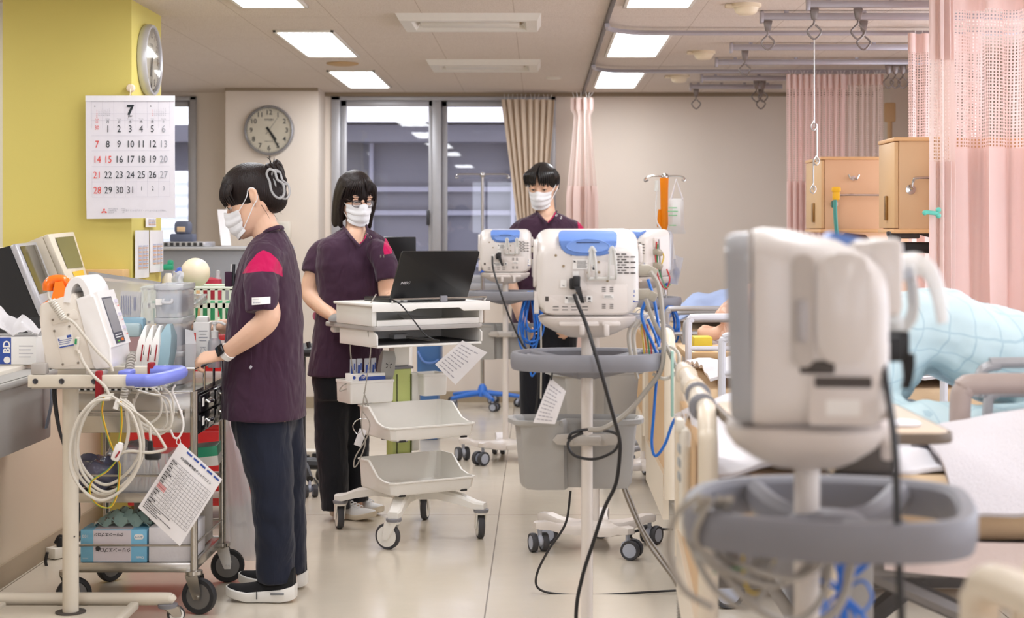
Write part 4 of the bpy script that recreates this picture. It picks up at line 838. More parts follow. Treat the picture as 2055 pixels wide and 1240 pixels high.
# person lying with bent knees in a pale blue gown (head out of the picture)
def lump(lofts, name, m_, parent, voxel=.016, smooth=8):
    b = MB()
    for pts, rs, fl in lofts: b.tube(pts, rs, seg=14, n=5, flat=fl)
    o = b.build(name, m_, parent); solidify(o, voxel, smooth); return o
M_SKIN = mat('warm light skin', (226, 184, 156), rough=.5, sub=.12, noise=.03, nscale=20)
M_HAIRK = mat('near black hair', (26, 21, 20), rough=.38, noise=.25, nscale=90)
def patient(label, o, gown, mirror=1, sc=1.0, rot=0, head=True):
    t = thing('person', label, 'person', o)
    q = lambda x, y, z: Vector(o)+Vector((x*sc*mirror, y*sc, z*sc))
    bd = lump([([q(.55, 0, .1), q(.8, 0, .12), q(1.08, 0, .11), q(1.2, 0, .1), q(1.33, 0, .12), q(1.45, 0, .13)], [.085, .10, .11, .05, .085, .07], 1), ([q(.5, -.05, .1), q(.2, -.05, .24), q(.16, -.05, .22), q(-.05, -.04, .06), q(-.18, -.04, .08)], [.06, .05, .04, .035, .03], 1), ([q(.5, .1, .1), q(.22, .12, .2), q(.0, .1, .06), q(-.15, .1, .08)], [.06, .045, .035, .03], 1)], 'body', M_SKIN, t)
    g = lump([([q(.42, 0, .1), q(.62, 0, .12), q(.85, 0, .13), q(1.1, 0, .1)], [.12, .145, .15, .13], 1), ([q(.52, -.05, .12), q(.30, -.06, .22), q(.17, -.06, .27), q(.10, -.05, .2), q(.02, -.05, .1)], [.12, .1, .085, .085, .08], 1.1), ([q(.52, .09, .12), q(.3, .12, .2), q(.2, .12, .23), q(.08, .1, .1)], [.11, .09, .08, .08], 1.1), ([q(.12, -.1, .05), q(.02, -.12, .03), q(.3, -.18, .03), q(.5, -.16, .06)], [.05, .06, .06, .06], 1.2)], 'gown', gown, t, .012, 4)
    tex = bpy.data.textures.new('cloth folds', 'CLOUDS'); tex.noise_scale = .11*sc; dm = g.modifiers.new('folds', 'DISPLACE'); dm.texture = tex; dm.strength = .04*sc; dm.mid_level = .5; dm.texture_coords = 'GLOBAL'
    if head:
        h = MB(); h.ball(q(1.5, 0, .15), (.1*sc, .095*sc, .1*sc)); h.build('hair', M_HAIRK, t)
    return t
patient('person lying in bed with bent knees under a pale blue plaid gown', (.76, 3.92, .85), M_CYAN)
b = MB(); b.ball((1.28, 3.72, .90), (.085, .09, .03), 18, 10); tag(b.build('pink_cushion', mat('soft pink cushion', (232, 168, 196), rough=.8)), 'small pink cushion lying on the blanket behind the taupe rail', 'cushion')
# overbed table
t = thing('overbed_table', 'overbed table with brown edge and grey column behind the blurred monitor', 'table', (.585, 2.9, 0))
b = MB(); b.ext(rr(.36, .735, 2.80, 3.32, .04), 'z', .972, .990, .003); b.build('edge', mat('brown table edge', (112, 98, 84), rough=.5), t)
b = MB(); b.ext(rr(.368, .727, 2.808, 3.312, .036), 'z', .985, .9925, .002); b.build('top', mat('pale beech table top', (222, 200, 176), rough=.3), t)
b = MB(); b.bx(.555, .622, 2.96, 3.03, .08, .93, .008); b.build('column', mat('warm grey column', (150, 146, 140), rough=.4), t)
b = MB(); b.bx(.545, .560, 2.965, 3.025, .08, .93, .004); b.build('column_edge', M_CREAM, t)
b = MB(); b.bx(.55, .655, 2.94, 3.05, .895, .972, .012).bx(.545, .66, 2.93, 3.06, .885, .90, .006); b.build('head_block', mat('dark grey brown block', (88, 82, 78), rough=.5), t)
b = MB(); b.bx(.35, .75, 2.95, 3.04, .05, .09, .012); b.build('foot', mat('warm grey column', (150, 146, 140), rough=.4), t)
for p in ((.38, 2.98), (.72, 2.98)): caster(Matrix(), p, .06, t, .022)
b = MB(); b.smooth = False; b.bx(.572, .612, 2.957, 2.961, .815, .855); cl = b.build('caution_label', M_LABEL, t)
b = MB(TR((.596, 2.956, .847), rx=PI/2)); b.text('注意', Matrix(), .009); b.build('print', M_INK, cl)
b = MB(); b.smooth = False; b.ext([(.578, .844), (.584, .844), (.581, .85)], 'y', 2.955, 2.957); [b.bx(.575, .608, 2.955, 2.957, .838-.006*k, .84-.006*k) for k in range(4)]; b.build('print', M_INK, cl)
b = MB(); b.ball((.66, 2.9, .997), (.035, .03, .008), 14, 8); tag(b.build('crumpled_tissue', M_COTTON), 'crumpled white tissue on the corner of the overbed table', 'tissue')
# further beds
bed(.455, 5.55, 6.55, 'second bed along the aisle with white side rail, behind the nearest bed', ztop=.80, rail_m=M_RAILW)
bed(.50, 7.42, 8.22, 'third bed along the aisle with silver rail, holding the person in salmon plaid', ztop=.78, foot_z=.93, rail_m=M_RAILG)
bed(.72, 10.5, 11.5, 'farthest bed by the back wall under the periwinkle blanket', ztop=.70, foot_z=.80, rail_m=M_RAILG)
def heap(name, label, x0, x1, y0, y1, base, bumps, m_, a=.012, k=1, s=0):
    f = hills(bumps, base); b = MB()
    b.sheet(lambda u, v: Vector((x0+(x1-x0)*u, y0+(y1-y0)*v, f(x0+(x1-x0)*u, y0+(y1-y0)*v)+fold(x0+(x1-x0)*u, y0+(y1-y0)*v, a, k, s))), 36, 30, .01); return tag(b.build(name, m_), label, 'blanket')
heap('white_quilt', 'rumpled white quilt on the second bed', .6, 2.3, 5.6, 6.5, .815, [(.9, 5.9, .3, .25, .06), (1.4, 6.0, .5, .3, .08)], M_COTTON, .007)
heap('blue_blanket', 'periwinkle blue blanket heaped over the farthest bed', .93, 2.4, 10.5, 11.45, .72, [(1.25, 11.0, .25, .35, .165), (1.6, 11.0, .3, .3, .135), (1.03, 10.8, .14, .3, .09)], M_PERI, .016, .8)
heap('white_coverlet', 'flat white coverlet on the third bed', .85, 2.3, 7.45, 8.2, .79, [(1.5, 7.8, .4, .3, .05)], M_COTTON, .01)
patient('person lying on the third bed in a salmon plaid gown, knees raised', (.90, 7.75, .80), M_ORANGE, sc=.75)
# bedside table with yellow box between second and third bed
t = thing('bedside_table', 'low wooden topped bedside table with grey drawers beyond the white rail', 'table', (.9, 6.95, 0)); b = MB(); b.bx(.62, 1.5, 6.75, 7.2, .80, .83, .005); b.build('top', M_WOOD, t); b = MB(); b.bx(.65, 1.48, 6.78, 7.2, 0, .80, .006); b.build('cabinet', M_TAUPE, t)
b = MB(); b.smooth = False; b.bx(.70, .76, 6.776, 6.78, .55, .60); b.build('orange_label', mat('orange label', (224, 110, 60), rough=.6), t)
b = MB(); b.bx(.66, .74, 6.8, 6.92, .83, .89, .006); tag(b.build('yellow_box', mat('yellow cardboard', (226, 198, 60), rough=.6)), 'small yellow box on the bedside table beyond the white rail', 'box')
t = thing('feeding_cup', 'small clear plastic cup on the bedside table beside the yellow box', 'cup', (.8, 6.9, .83)); b = MB(); b.lathe((.82, 6.88, .83), [(0, 0), (.03, 0), (.035, .06), (.033, .06), (.028, .004), (0, .004)]); b.build('cup', film('clear plastic', (230, 232, 236), clear=.6), t)
# foot corner of the bed nearest the camera
t = thing('hospital_bed', 'cream rail corner of a bed cut off at the bottom right', 'bed', (.5, 1.2, 0), group='hospital beds along the ward'); b = MB()
b.tube([(.475, 1.72, .45), (.475, 1.72, .9), (.475, 1.71, .955), (.478, 1.66, .98), (.50, 1.5, .983), (.52, 1.2, .983), (.52, .8, .98)], .0215, seg=16); b.build('footboard_frame', M_CREAM, t)
b = MB(); b.cyl((.503, 1.47, .983), (.505, 1.455, .983), .026, seg=18); b.build('clamp_ring', M_TRAY, t)
b = MB(); b.bx(.485, .50, .85, 1.68, .45, .9, .004); b.build('footboard_panel', M_WOOD, t); b = MB(); b.bx(.55, 2.5, .75, 1.68, .56, .70, .04); b.build('mattress', M_TANB, t)
b = MB(); b.tube([(.515, 1.7, .6), (.515, 1.7, .93), (.522, 1.7, .975), (.545, 1.7, 1.0), (.6, 1.7, 1.005), (1.2, 1.7, 1.005)], .012, seg=12); b.build('side_rail', M_CREAM, t)
b = MB(); b.bx(.6, 2.4, .9, 1.5, .2, .3, .02)
for x in (.7, 2.3):
    for y in (.95, 1.45): b.bx(x-.03, x+.03, y-.03, y+.03, 0, .58, .01)
b.build('chassis', M_DECK, t)
# ------------------------------------------------------------------ wooden bedside lockers
M_LOCK = mat('orange beech laminate', (220, 178, 140), rough=.4, noise=.05, nscale=5)
M_LOCK2 = mat('beech laminate edge', (214, 176, 128), rough=.4, noise=.05, nscale=5)
def locker(x, y, wy, label, full=False, mside=M_LOCK):
    t = thing('bedside_locker', label, 'locker', (x, y, 0), group='wooden bedside lockers'); d = .62; z0 = 1.35
    b = MB(); b.bx(x+.02, x+d, y, y+wy, z0, 1.745, .003); 
    if full: b.bx(x+.02, x+d, y, y+.02, .98, z0, .002)
    b.build('upper_cabinet', mside, t)
    b = MB(); b.bx(x-.004, x+d, y-.006, y+wy, 1.738, 1.755, .003).bx(x-.004, x+d, y-.004, y+wy, z0-.018, z0, .003); b.build('edge_board', mat('pale beech edging', (222, 176, 124), rough=.4), t)
    b = MB(); b.bx(x, x+.018, y+.004, y+wy-.004, z0+.005, 1.735, .002); dr_ = b.build('door', M_LOCK2, t)
    b = MB(); b.bx(x-.012, x, y+wy*.4, y+wy*.5, 1.39, 1.50, .004); b.build('handle', mat('brass strip', (150, 112, 60), rough=.35, metal=.6), dr_)
    b = MB(); b.bx(x+d-.05, x+d, y, y+wy, .98, z0-.02); b.build('back_panel', M_LOCK, t)
    b = MB(); b.bx(x+.02, x+d, y, y+wy, .02, .97, .003).bx(x-.02, x+d, y-.02, y+wy, .97, 1.0, .004); b.build('lower_cabinet', M_LOCK2, t)
    b = MB(); zr = 1.575 if not full else 1.54; b.tube([(x+.07, y-.004, zr-.05), (x+.07, y-.03, zr-.045), (x+.075, y-.045, zr-.01), (x+.1, y-.045, zr), (x+.3, y-.045, zr), (x+.4, y-.045, zr), (x+.41, y-.03, zr-.03), (x+.41, y-.004, zr-.05)], .006, seg=8); b.lathe((x+.07, y, zr-.05), [(0, .008), (.022, .006), (.022, 0)], axis=(0, -1, 0), seg=14); b.build('towel_rail', M_CHROME, t)
    b = MB()
    for k in range(5): b.bx(x+.02, x+.05, y+wy-.05, y+wy-.02, 0, .02)
    return t
locker(1.565, 7.02, .33, 'wooden bedside locker with open middle and black arm, nearer of two', mside=mat('tan beech laminate', (212, 174, 132), rough=.4, noise=.05, nscale=5))
lk = locker(1.575, 8.9, .52, 'wooden bedside locker with a hook and green strap, the farther one', full=True)
b = MB(); q = W(1712, 358, 8.89); b.lathe(q, [(0, .012), (.014, .01), (.014, 0)], axis=(0, -1, 0), seg=12).tube([q+Vector((-.03, -.02, .02)), q+Vector((-.015, -.02, -.005)), q+Vector((0, -.012, 0)), q+Vector((.015, -.02, -.005)), q+Vector((.03, -.02, .02))], .005, seg=6); b.build('coat_hook', M_CHROME, lk)
t = thing('strap', 'green strap with a yellow clip hanging on the towel rail of the farther locker', 'strap', W(1678, 395, 8.84)); b = MB(); q = W(1678, 393, 8.845); b.box(q, (.04, .025, .05), .01).box(q+Vector((0, 0, .035)), (.05, .03, .03), .01); b.build('clip', mat('yellow plastic', (238, 186, 34), rough=.4), t)
b = MB(); b.tube([q+Vector((-.006, 0, -.02)), q+Vector((-.004, 0, -.12)), q+Vector((.01, 0, -.3)), q+Vector((.006, 0, -.42))], .011, seg=6); b.build('band', mat('teal green band', (70, 150, 140), rough=.6), t)
t = thing('swing_arm', 'black folding television arm under the nearer wooden locker', 'swing arm', W(1830, 480, 7.1)); b = MB()
b.box(W(1815, 472, 7.1), (.13, .05, .03), .008).box(W(1795, 475, 7.1), (.05, .06, .05), .01).tube([W(1780, 470, 7.1), W(1830, 464, 7.1), W(1870, 472, 7.1)], .012, seg=8); b.build('arm', mat('dark grey arm', (66, 64, 64), rough=.5), t); b = MB(); b.box(W(1850, 497, 7.15), (.2, .1, .05), .012); b.build('bracket', M_BLACK, t)
b = MB(); b.bx(1.68, 1.73, 11.93, 11.96, 0, 2.1, .01); 
b = MB(); q = W(1787, 320, 11.6); b.cyl((2.55, 11.6, .2), (2.55, 11.6, 2.2), .018, seg=12); b.box((2.55, 11.6, 2.2), (.08, .05, .14), .01); tag(b.build('wall_conduit', M_WOOD), 'tan vertical pipe beside the far corner pillar', 'pipe')
t = thing('chair', 'dark brown chair back just showing behind the blurred monitor', 'chair', (1.7, 8.6, 0)); b = MB(); q = W(1722, 500, 8.82); b.ext([(q.x-.1, q.z-.3), (q.x-.1, q.z+.06), (q.x-.07, q.z+.09), (q.x+.04, q.z+.08), (q.x+.09, q.z+.03), (q.x+.1, q.z-.3)], 'y', 8.80, 8.84, .012); b.build('backrest', mat('dark brown leather', (74, 46, 34), rough=.5), t)
b = MB(); b.bx(q.x-.2, q.x+.2, 8.44, 8.84, .42, .47, .015); b.build('seat', mat('dark brown leather', (74, 46, 34), rough=.5), t)
for x in (-.17, .17):
    for y in (8.47, 8.81): b = MB(); b.cyl((q.x+x, y, 0), (q.x+x, y, .43 if y < 8.6 else 1.0), .015, seg=10); b.build('leg', M_GREYM, t)
# ------------------------------------------------------------------ curtains
def net(name, rgb, per=.014, wd=.2):
    m = mat(name, rgb, rough=.9, noise=.03, backlit=.45); nt = m.node_tree; o = nt.nodes['Material Output']; sh = o.inputs[0].links[0].from_socket
    uv = nt.nodes.new('ShaderNodeUVMap'); sp = nt.nodes.new('ShaderNodeSeparateXYZ'); nt.links.new(uv.outputs[0], sp.inputs[0]); f = None
    for a, p, q in ((0, per, wd), (1, per*1.15, wd*.8)):
        d = nmath(nt, 'ABSOLUTE', nmath(nt, 'SUBTRACT', nmath(nt, 'FRACT', nmath(nt, 'DIVIDE', sp.outputs[a], p)), .5)); l = nmath(nt, 'LESS_THAN', d, q); f = l if f is None else nmath(nt, 'MAXIMUM', f, l)
    tr = nt.nodes.new('ShaderNodeBsdfTransparent'); mx = nt.nodes.new('ShaderNodeMixShader'); nt.links.new(f, mx.inputs[0]); nt.links.new(tr.outputs[0], mx.inputs[1]); nt.links.new(sh, mx.inputs[2]); nt.links.new(mx.outputs[0], o.inputs[0]); return m
M_PINK = mat('rose pink curtain cloth', (255, 238, 233), rough=.85, noise=.02, bump=.06, bscale=300, backlit=.45)
M_PALE = mat('pale pink curtain cloth', (250, 234, 228), rough=.85, noise=.02, backlit=.45)
M_NET = net('rose pink net', (255, 234, 229), .0125, .27); M_NET2 = net('pale net', (250, 236, 230), .0125, .27)
M_BEIGE = mat('beige curtain cloth', (232, 216, 196), rough=.85, noise=.02, bump=.06, bscale=300, backlit=.3)
def curtain(name, label, path, ztop, znet, zbot, folds, amp, mc, mn, header=.07, pinch=None, seed=1, group=None, th=.003):
    g = random.Random(seed); ph = [g.uniform(-.8, .8) for _ in range(60)]; P = spline([Vector((x, y, 0)) for x, y in path], 10); N = len(P)
    L = [0]
    for i in range(1, N): L.append(L[-1]+(P[i]-P[i-1]).length)
    def at(u):
        s = u*L[-1]; i = max(k for k in range(N-1) if L[k] <= s+1e-9); f = (s-L[i])/max(1e-9, L[i+1]-L[i]); p = P[i].lerp(P[i+1], f); d = (P[i+1]-P[i]).normalized(); return p, Vector((d.y, -d.x, 0))
    c0 = at(.5)[0]
    def fn(u, z):
        p, n = at(u); k = u*folds; i = int(k) % 58; a = amp*(1+.35*ph[i])*(.75+.25*min(1, (ztop-z)*2))
        w_ = math.sin(2*PI*k+ph[i]*.6+.15*math.sin(z*3+i)); q = p+n*a*(w_+.25*math.sin(4*PI*k+ph[i]))+(at(min(1, u+.002))[0]-at(max(0, u-.002))[0]).normalized()*amp*.25*math.sin(2*PI*k*2+z*1.3)
        if pinch: s, o = pinch(z); q = c0+(q-c0)*s+Vector((o, 0, 0))
        return Vector((q.x, q.y, z))
    t = thing(name, label, 'curtain', (c0.x, c0.y, zbot), 0, group); nu = int(folds*10)
    def panel(pn, za, zb, m_, nv, rag=0):
        b = MB(); fz = lambda v, u: za+(zb-za)*v+rag*math.sin(u*folds*7)*(1-v)
        b.grid(lambda u, v: fn(u, fz(v, u)), nu, nv) if rag or 'net' in pn else b.sheet(lambda u, v: fn(u, fz(v, u)), nu, nv, th)
        uvl = b.b.loops.layers.uv.new('UVMap') if 'net' in pn else None
        if uvl:
            ext = L[-1]*1.5; b.b.verts.index_update()
            for f in b.b.faces:
                for lp in f.loops: i = lp.vert.index; lp[uvl].uv = ((i//(nv+1))/nu*ext, lp.vert.co.z)
        return b.build(pn, m_, t, angle=80, recalc=not uvl)
    if znet < ztop-.1:
        panel('net_panel', znet, ztop-header, mn, 14); panel('header', ztop-header, ztop, mc, 3)
        panel('cloth_panel', zbot, znet, mc, 16)
    else: panel('cloth_panel', zbot, ztop, mc, 24)
    b = MB()
    for k in range(int(folds*1.5)): p, n = at((k+.5)/int(folds*1.5)); z = ztop; q = fn((k+.5)/int(folds*1.5), z); b.tube([q, q+Vector((0, 0, .012)), Vector((p.x, p.y, min(CEIL-.03, z+.05)))], .0022, seg=5)
    b.build('curtain_hook', mat('white nylon hook', (225, 222, 220), rough=.5), t)
    return t
X7 = lambda px, y: (px-VX)/F*y
curtain('bed_curtain', 'long rose pink curtain with net top hanging at the right edge, nearest', [(X7(1905, 6.9), 6.95), (1.95, 6.9), (2.15, 6.88), (2.45, 6.95), (2.85, 7.0)], 2.375, 1.70, .30, 7, .055, M_PINK, M_NET, .075, seed=3, group='pink bed curtains')
curtain('bed_curtain', 'narrow pale pink curtain edge with the teal peg at the right', [(X7(1868, 6.82), 6.82), (X7(1885, 6.82), 6.80), (X7(1912, 6.82), 6.84)], 2.375, 1.64, .30, 3, .02, M_PALE, M_NET2, .3, seed=5, group='pink bed curtains')
curtain('bed_curtain', 'rose pink curtain with net top drawn behind the farther locker', [(X7(1578, 10.4), 10.4), (1.85, 10.42), (X7(1700, 10.4), 10.4)], 2.36, 1.66, .35, 10, .03, M_PINK, M_NET, .09, seed=7, group='pink bed curtains')
curtain('bed_curtain', 'pale net curtain between the two lockers toward the far corner', [(X7(1702, 10.42), 10.42), (2.1, 10.4), (X7(1772, 10.4), 10.4)], 2.36, 1.50, .35, 6, .025, M_PALE, M_NET2, .07, seed=8, group='pink bed curtains')
curtain('bed_curtain', 'short visible stretch of rose pink curtain behind the right edge curtain', [(X7(1822, 8.3), 8.3), (2.05, 8.32), (2.3, 8.3)], 2.37, 1.69, .35, 5, .03, M_PINK, M_NET, .1, seed=9, group='pink bed curtains')
def tie(z): return (.85 if z > 2.2 else 1.0, 0) if z > 2.24 else (.62+.5*min(1, (2.24-z)/.65)**1.2, 0)
curtain('bed_curtain', 'tied pink curtain hanging narrow against the back wall beside the window', [(.235, 12.05), (.33, 12.0), (.425, 12.06)], 2.34, 1.676, .30, 4, .035, M_PALE, M_NET2, .09, pinch=tie, seed=11, group='pink bed curtains')
def gather(z): f = max(0, min(1, (2.33-z)/.95)); return (1-.5*f, .02*f)
curtain('window_curtain', 'beige window curtain swept aside at the right of the window', [(-.285, 12.25), (-.1, 12.22), (.115, 12.26)], 2.345, 2.34, .75, 8, .03, M_BEIGE, M_NET, pinch=gather, seed=13)
t = thing('clothes_peg', 'small teal peg clipped on the edge of the pink curtain', 'peg', W(1870, 427, 6.74)); b = MB(); q = W(1870, 427, 6.76); b.box(q, (.06, .012, .018), .005, rot=Euler((0, .1, 0))).ball(q+Vector((-.03, 0, 0)), .011, 10, 8).ball(q+Vector((.028, 0, .012)), .012, 10, 8).ball(q+Vector((.028, 0, -.012)), .012, 10, 8); b.build('peg', mat('teal plastic', (96, 196, 176), rough=.35), t)
# ------------------------------------------------------------------ drip stands
def drip_stand(x, y, label, h, base_m, rz=0, arm=.17):
    t = thing('drip_stand', label, 'drip stand', (x, y, 0), rz, group='drip stands'); M = TR((x, y, 0), rz=rz)
    b = MB(M); b.cyl((0, 0, .12), (0, 0, h), .011, seg=12).cyl((0, 0, .1), (0, 0, 1.1), .015, seg=12); b.build('pole', M_CHROME, t)
    b = MB(M); b.tube([(-arm-.012, 0, h-.012), (-arm-.03, 0, h-.02), (-arm-.03, 0, h-.005), (-arm, 0, h+.01), (0, 0, h+.01), (arm, 0, h+.01), (arm+.03, 0, h-.005), (arm+.03, 0, h-.02), (arm+.012, 0, h-.012)], .005, seg=8); b.ball((0, 0, h+.005), .022, 12, 8); b.build('hook_bar', M_CHROME, t)
    b = MB(M); b.lathe((0, 0, 0), [(.02, .08), (.05, .09), (.03, .16), (.015, .18)], seg=18)
    for k in range(5): a = 2*PI*k/5; b.tube([(.03*math.cos(a), .03*math.sin(a), .11), (.16*math.cos(a), .16*math.sin(a), .10), (.28*math.cos(a), .28*math.sin(a), .085)], [.022, .018, .014], seg=8)
    b.build('base', base_m, t)
    for k in range(5): a = 2*PI*k/5; caster(M, (.27*math.cos(a), .27*math.sin(a)), .09, t, .033, rz=a+.8)
    b = MB(M); b.cyl((0, 0, 1.02), (0, 0, 1.1), .02, seg=12).box((.04, 0, 1.05), (.06, .03, .03), .008); b.build('clamp', mat('blue clamp', (46, 96, 190), rough=.4), t)
    return t
M_BBASE = mat('bright blue cast base', (52, 118, 214), rough=.35)
drip_stand(hx(968, 12.05), 12.08, 'drip stand with a blue star base against the wall under the window', 1.35-(352-460)/F*12.05, M_BBASE)
drip_stand(.73, 9.25, 'drip stand holding the orange bag and the white drip bag', 1.35+(460-357)/F*9.25, mat('grey cast base', (150, 150, 154), rough=.4), arm=.085)
YI = 9.2
t = thing('drip_bag', 'orange light-proof drip bag cover hanging beside the white bag', 'drip bag', W(1332, 400, YI)); b = MB()
b.loft([[W(x, y_, YI)+Vector((0, d, 0)) for x, d in ((1333-w_, 0), (1333, -.02), (1333+w_, 0), (1333, .02))] for y_, w_ in ((357, 9), (380, 8), (420, 7.5), (450, 8), (462, 5))]); b.loft([[W(x, y_, YI)+Vector((0, d, 0)) for x, d in ((1324-w_, 0), (1324, -.012), (1324+w_, 0), (1324, .012))] for y_, w_ in ((420, 3), (450, 6), (456, 5))]); b.build('cover', mat('amber plastic film', (240, 150, 24), rough=.25, backlit=.3), t)
t = thing('drip_bag', 'white drip bag with green print hanging from the hook bar', 'drip bag', W(1357, 420, YI)); b = MB()
b.loft([[W(x, y_, YI)+Vector((0, d, 0)) for x, d in ((1357-w_, 0), (1357-w_*.5, -e), (1357+w_*.5, -e), (1357+w_, 0), (1357+w_*.5, e), (1357-w_*.5, e))] for y_, w_, e in ((398, 15, .003), (405, 15, .012), (430, 15.5, .03), (455, 16, .028), (466, 19, .006), (469, 19, .002))]); b.build('bag', film('milky drip bag', (240, 240, 238), clear=.15, rough=.2), t)
b = MB(); b.tube([W(1347, 400, YI), W(1357, 360, YI), W(1370, 400, YI)], .006, seg=6, smooth=False); b.build('strap', M_COTTON, t)
b = MB(); b.smooth = False; [b.box(W(1350, y_, YI-.033), (w_, .002, .005)) for y_, w_ in ((417, .05), (424, .06), (432, .05), (452, .04))]; b.build('print', mat('green print', (110, 190, 130), rough=.6), t)
cables('drip_line', 'clear drip line with a chamber running down beside the orange bag', [(mat('clear tubing', (222, 220, 216), rough=.2), [W(x, y_, YI-.03) for x, y_ in ((1318, 372), (1318, 390), (1316, 420), (1318, 445), (1326, 460), (1324, 480), (1320, 520), (1330, 580), (1340, 610))], .005), (mat('drip chamber', (214, 214, 208), rough=.2), [W(1319, 362, YI-.03), W(1319, 374, YI-.03), W(1318, 384, YI-.03)], .014)])
t = thing('mask_bag', 'clear hanging bag with an oxygen mask and a blue valve beside the drip stand', 'bag', W(1345, 540, YI)); b = MB(); c4 = [W(1336, 505, YI-.05), W(1372, 518, YI-.05), W(1360, 572, YI-.05), W(1330, 566, YI-.05)]
b.sheet(lambda u, v: (c4[0]*(1-u)+c4[1]*u)*(1-v)+(c4[3]*(1-u)+c4[2]*u)*v, 6, 8, .003); b.build('bag', film('clear bag', (226, 228, 236), clear=.55), t)
b = MB(); b.lathe(W(1338, 540, YI-.02), [(0, .0), (.055, .0), (.05, .08), (.03, .12), (0, .125)], seg=16); b.build('mask', film('mask plastic', (226, 230, 238), clear=.3), t); b = MB(); b.ball(W(1357, 548, YI-.03), (.02, .02, .035)); b.build('blue_valve', M_BLUEH, t)
t = thing('shield_holder', 'milky domed cable holder above the mask bag on the far monitor stand', 'holder', W(1335, 500, YC)); b = MB()
for dx in (0, 14): b.ext([(W(1310+dx, 0, 8.5).x, W(0, 520, 8.5).z), (W(1310+dx, 0, 8.5).x, W(0, 490, 8.5).z), (W(1322+dx, 0, 8.5).x, W(0, 478, 8.5).z), (W(1338+dx, 0, 8.5).x, W(0, 484, 8.5).z), (W(1343+dx, 0, 8.5).x, W(0, 520, 8.5).z)], 'y', 8.48+dx*.003, 8.485+dx*.003, .002)
b.build('shield', M_HOOKP, t)
cables('lead_bundle', 'thin red, green and yellow leads hanging from the far monitor by the drip stand', [(mat(c_+' lead', q, rough=.4), [W(x, y_, 8.4) for x, y_ in pts], .004) for c_, q, pts in (('red', (190, 50, 50), [(1318, 485), (1316, 520), (1322, 560), (1336, 580), (1344, 560), (1338, 540)]), ('green', (70, 150, 96), [(1320, 490), (1320, 530), (1335, 575), (1345, 570)]), ('yellow', (220, 190, 70), [(1326, 503), (1332, 515), (1326, 535)]), ('grey', (150, 148, 146), [(1322, 480), (1326, 540), (1338, 600), (1362, 660), (1375, 720)]))])
# ================================================================== nurses' counter, calendar, clocks, trolleys on the left
M_BLK = mat('black appliance plastic', (32, 32, 34), rough=.45)
M_SILV = mat('silver bezel', (196, 196, 200), rough=.3, metal=.4)
M_SCRN = mat('grey green display', (124, 120, 84), rough=.12, noise=.03)
M_DARKS = mat('dark glossy display', (52, 50, 46), rough=.08)
M_BEIGEP = mat('aged ivory plastic', (222, 212, 192), rough=.45)
M_CLEAR = film('clear drawer plastic', (242, 244, 250), clear=.45, rough=.15, gloss=.5)
M_POLY = film('clear polythene', (246, 247, 250), clear=.68, rough=.14, gloss=.8)
M_POLYM = film('milky polythene', (246, 246, 248), clear=.4, rough=.2, gloss=.5)
M_ORANGE2 = mat('bright orange plastic', (246, 122, 34), rough=.22, coat=.4)
M_BLUEG = mat('lavender blue grip', (118, 130, 214), rough=.4)
M_REDV = mat('dark red strap', (150, 22, 32), rough=.7)
M_RED = mat('red enamel', (196, 28, 30), rough=.3, coat=.3)
M_TANW = mat('tan worktop', (214, 176, 122), rough=.45, noise=.05, nscale=8)
# ---- counter
t = thing('service_counter', 'cream nurses counter with white top running beside the yellow column', 'counter', (-2.5, 6.2, 0))
b = MB(); b.bx(-3.1, -2.03, 4.6, 7.38, 0, .78); b.build('front_panel', mat('cream counter panel', (218, 202, 178), rough=.5, noise=.03, nscale=3), t)
b = MB(); b.bx(-3.1, -1.97, 4.6, 7.38, .78, .83, .006); b.build('top', M_OFFW, t)
b = MB(); b.bx(-2.035, -2.02, 4.6, 7.38, 0, .085, .002); b.build('kickboard', M_TRIM, t)
b = MB(); b.bx(-2.48, -1.90, 7.28, 7.398, 1.11, 1.165, .004); tag(b.build('wooden_ledge', M_TANW), 'tan wooden ledge across the yellow column under the calendar', 'shelf')
o = open_box('hanging_bin', -2.028, -1.865, 5.45, 6.12, .555, .815, M_BIN, None, Matrix(), .006, .03); tag(o, 'grey plastic bin hooked on the front of the cream counter', 'bin')
b = MB(); b.bx(-2.03, -1.85, 5.43, 6.14, .79, .815, .008); b.bx(-1.9, -1.87, 6.12, 6.16, .7, .82, .005); b.build('rim', M_BIN, o)
b = MB(); b.sheet(lambda u, v: Vector((-1.85+.012*math.sin(v*4), 6.0+.03*u, .80-.2*v)), 2, 10, .004); tag(b.build('hanging_strap', mat('grey webbing', (110, 116, 128), rough=.8)), 'short grey strap hanging beside the bin on the counter', 'strap')
# ---- things on the counter
t = thing('glove_box', 'blue and white box with printed letters on the counter by the left edge', 'box', (-2.0, 6.15, .83)); x0, x1, ym, z0, z1 = -2.2, -1.925, 6.1, .832, .938
b = MB(); b.bx(x0, x1, ym, ym+.2, z0, z1, .002); b.build('carton', M_LABEL, t)
b = MB(); b.smooth = False; b.bx(x0, -2.02, ym-.0015, ym, z0+.002, z1-.002); b.build('blue_side', M_BLUEINK, t)
b = MB(TR((-2.035, ym-.003, .90), rx=PI/2) @ Matrix.Rotation(PI/2, 4, 'Z')); b.text('BD', Matrix(), .038, bold=.001); b.M = Matrix(); b.lathe((-2.035, ym-.002, .85), [(0, .001), (.013, .001), (.013, 0)], axis=(0, -1, 0), seg=16); b.build('print', M_LABEL, t)
b = MB(); b.smooth = False
for k in range(4): b.bx(-1.99, -1.945+.01*(k % 2), ym-.001, ym, .86+k*.014, .863+k*.014)
b.build('print', M_FAINT, t)
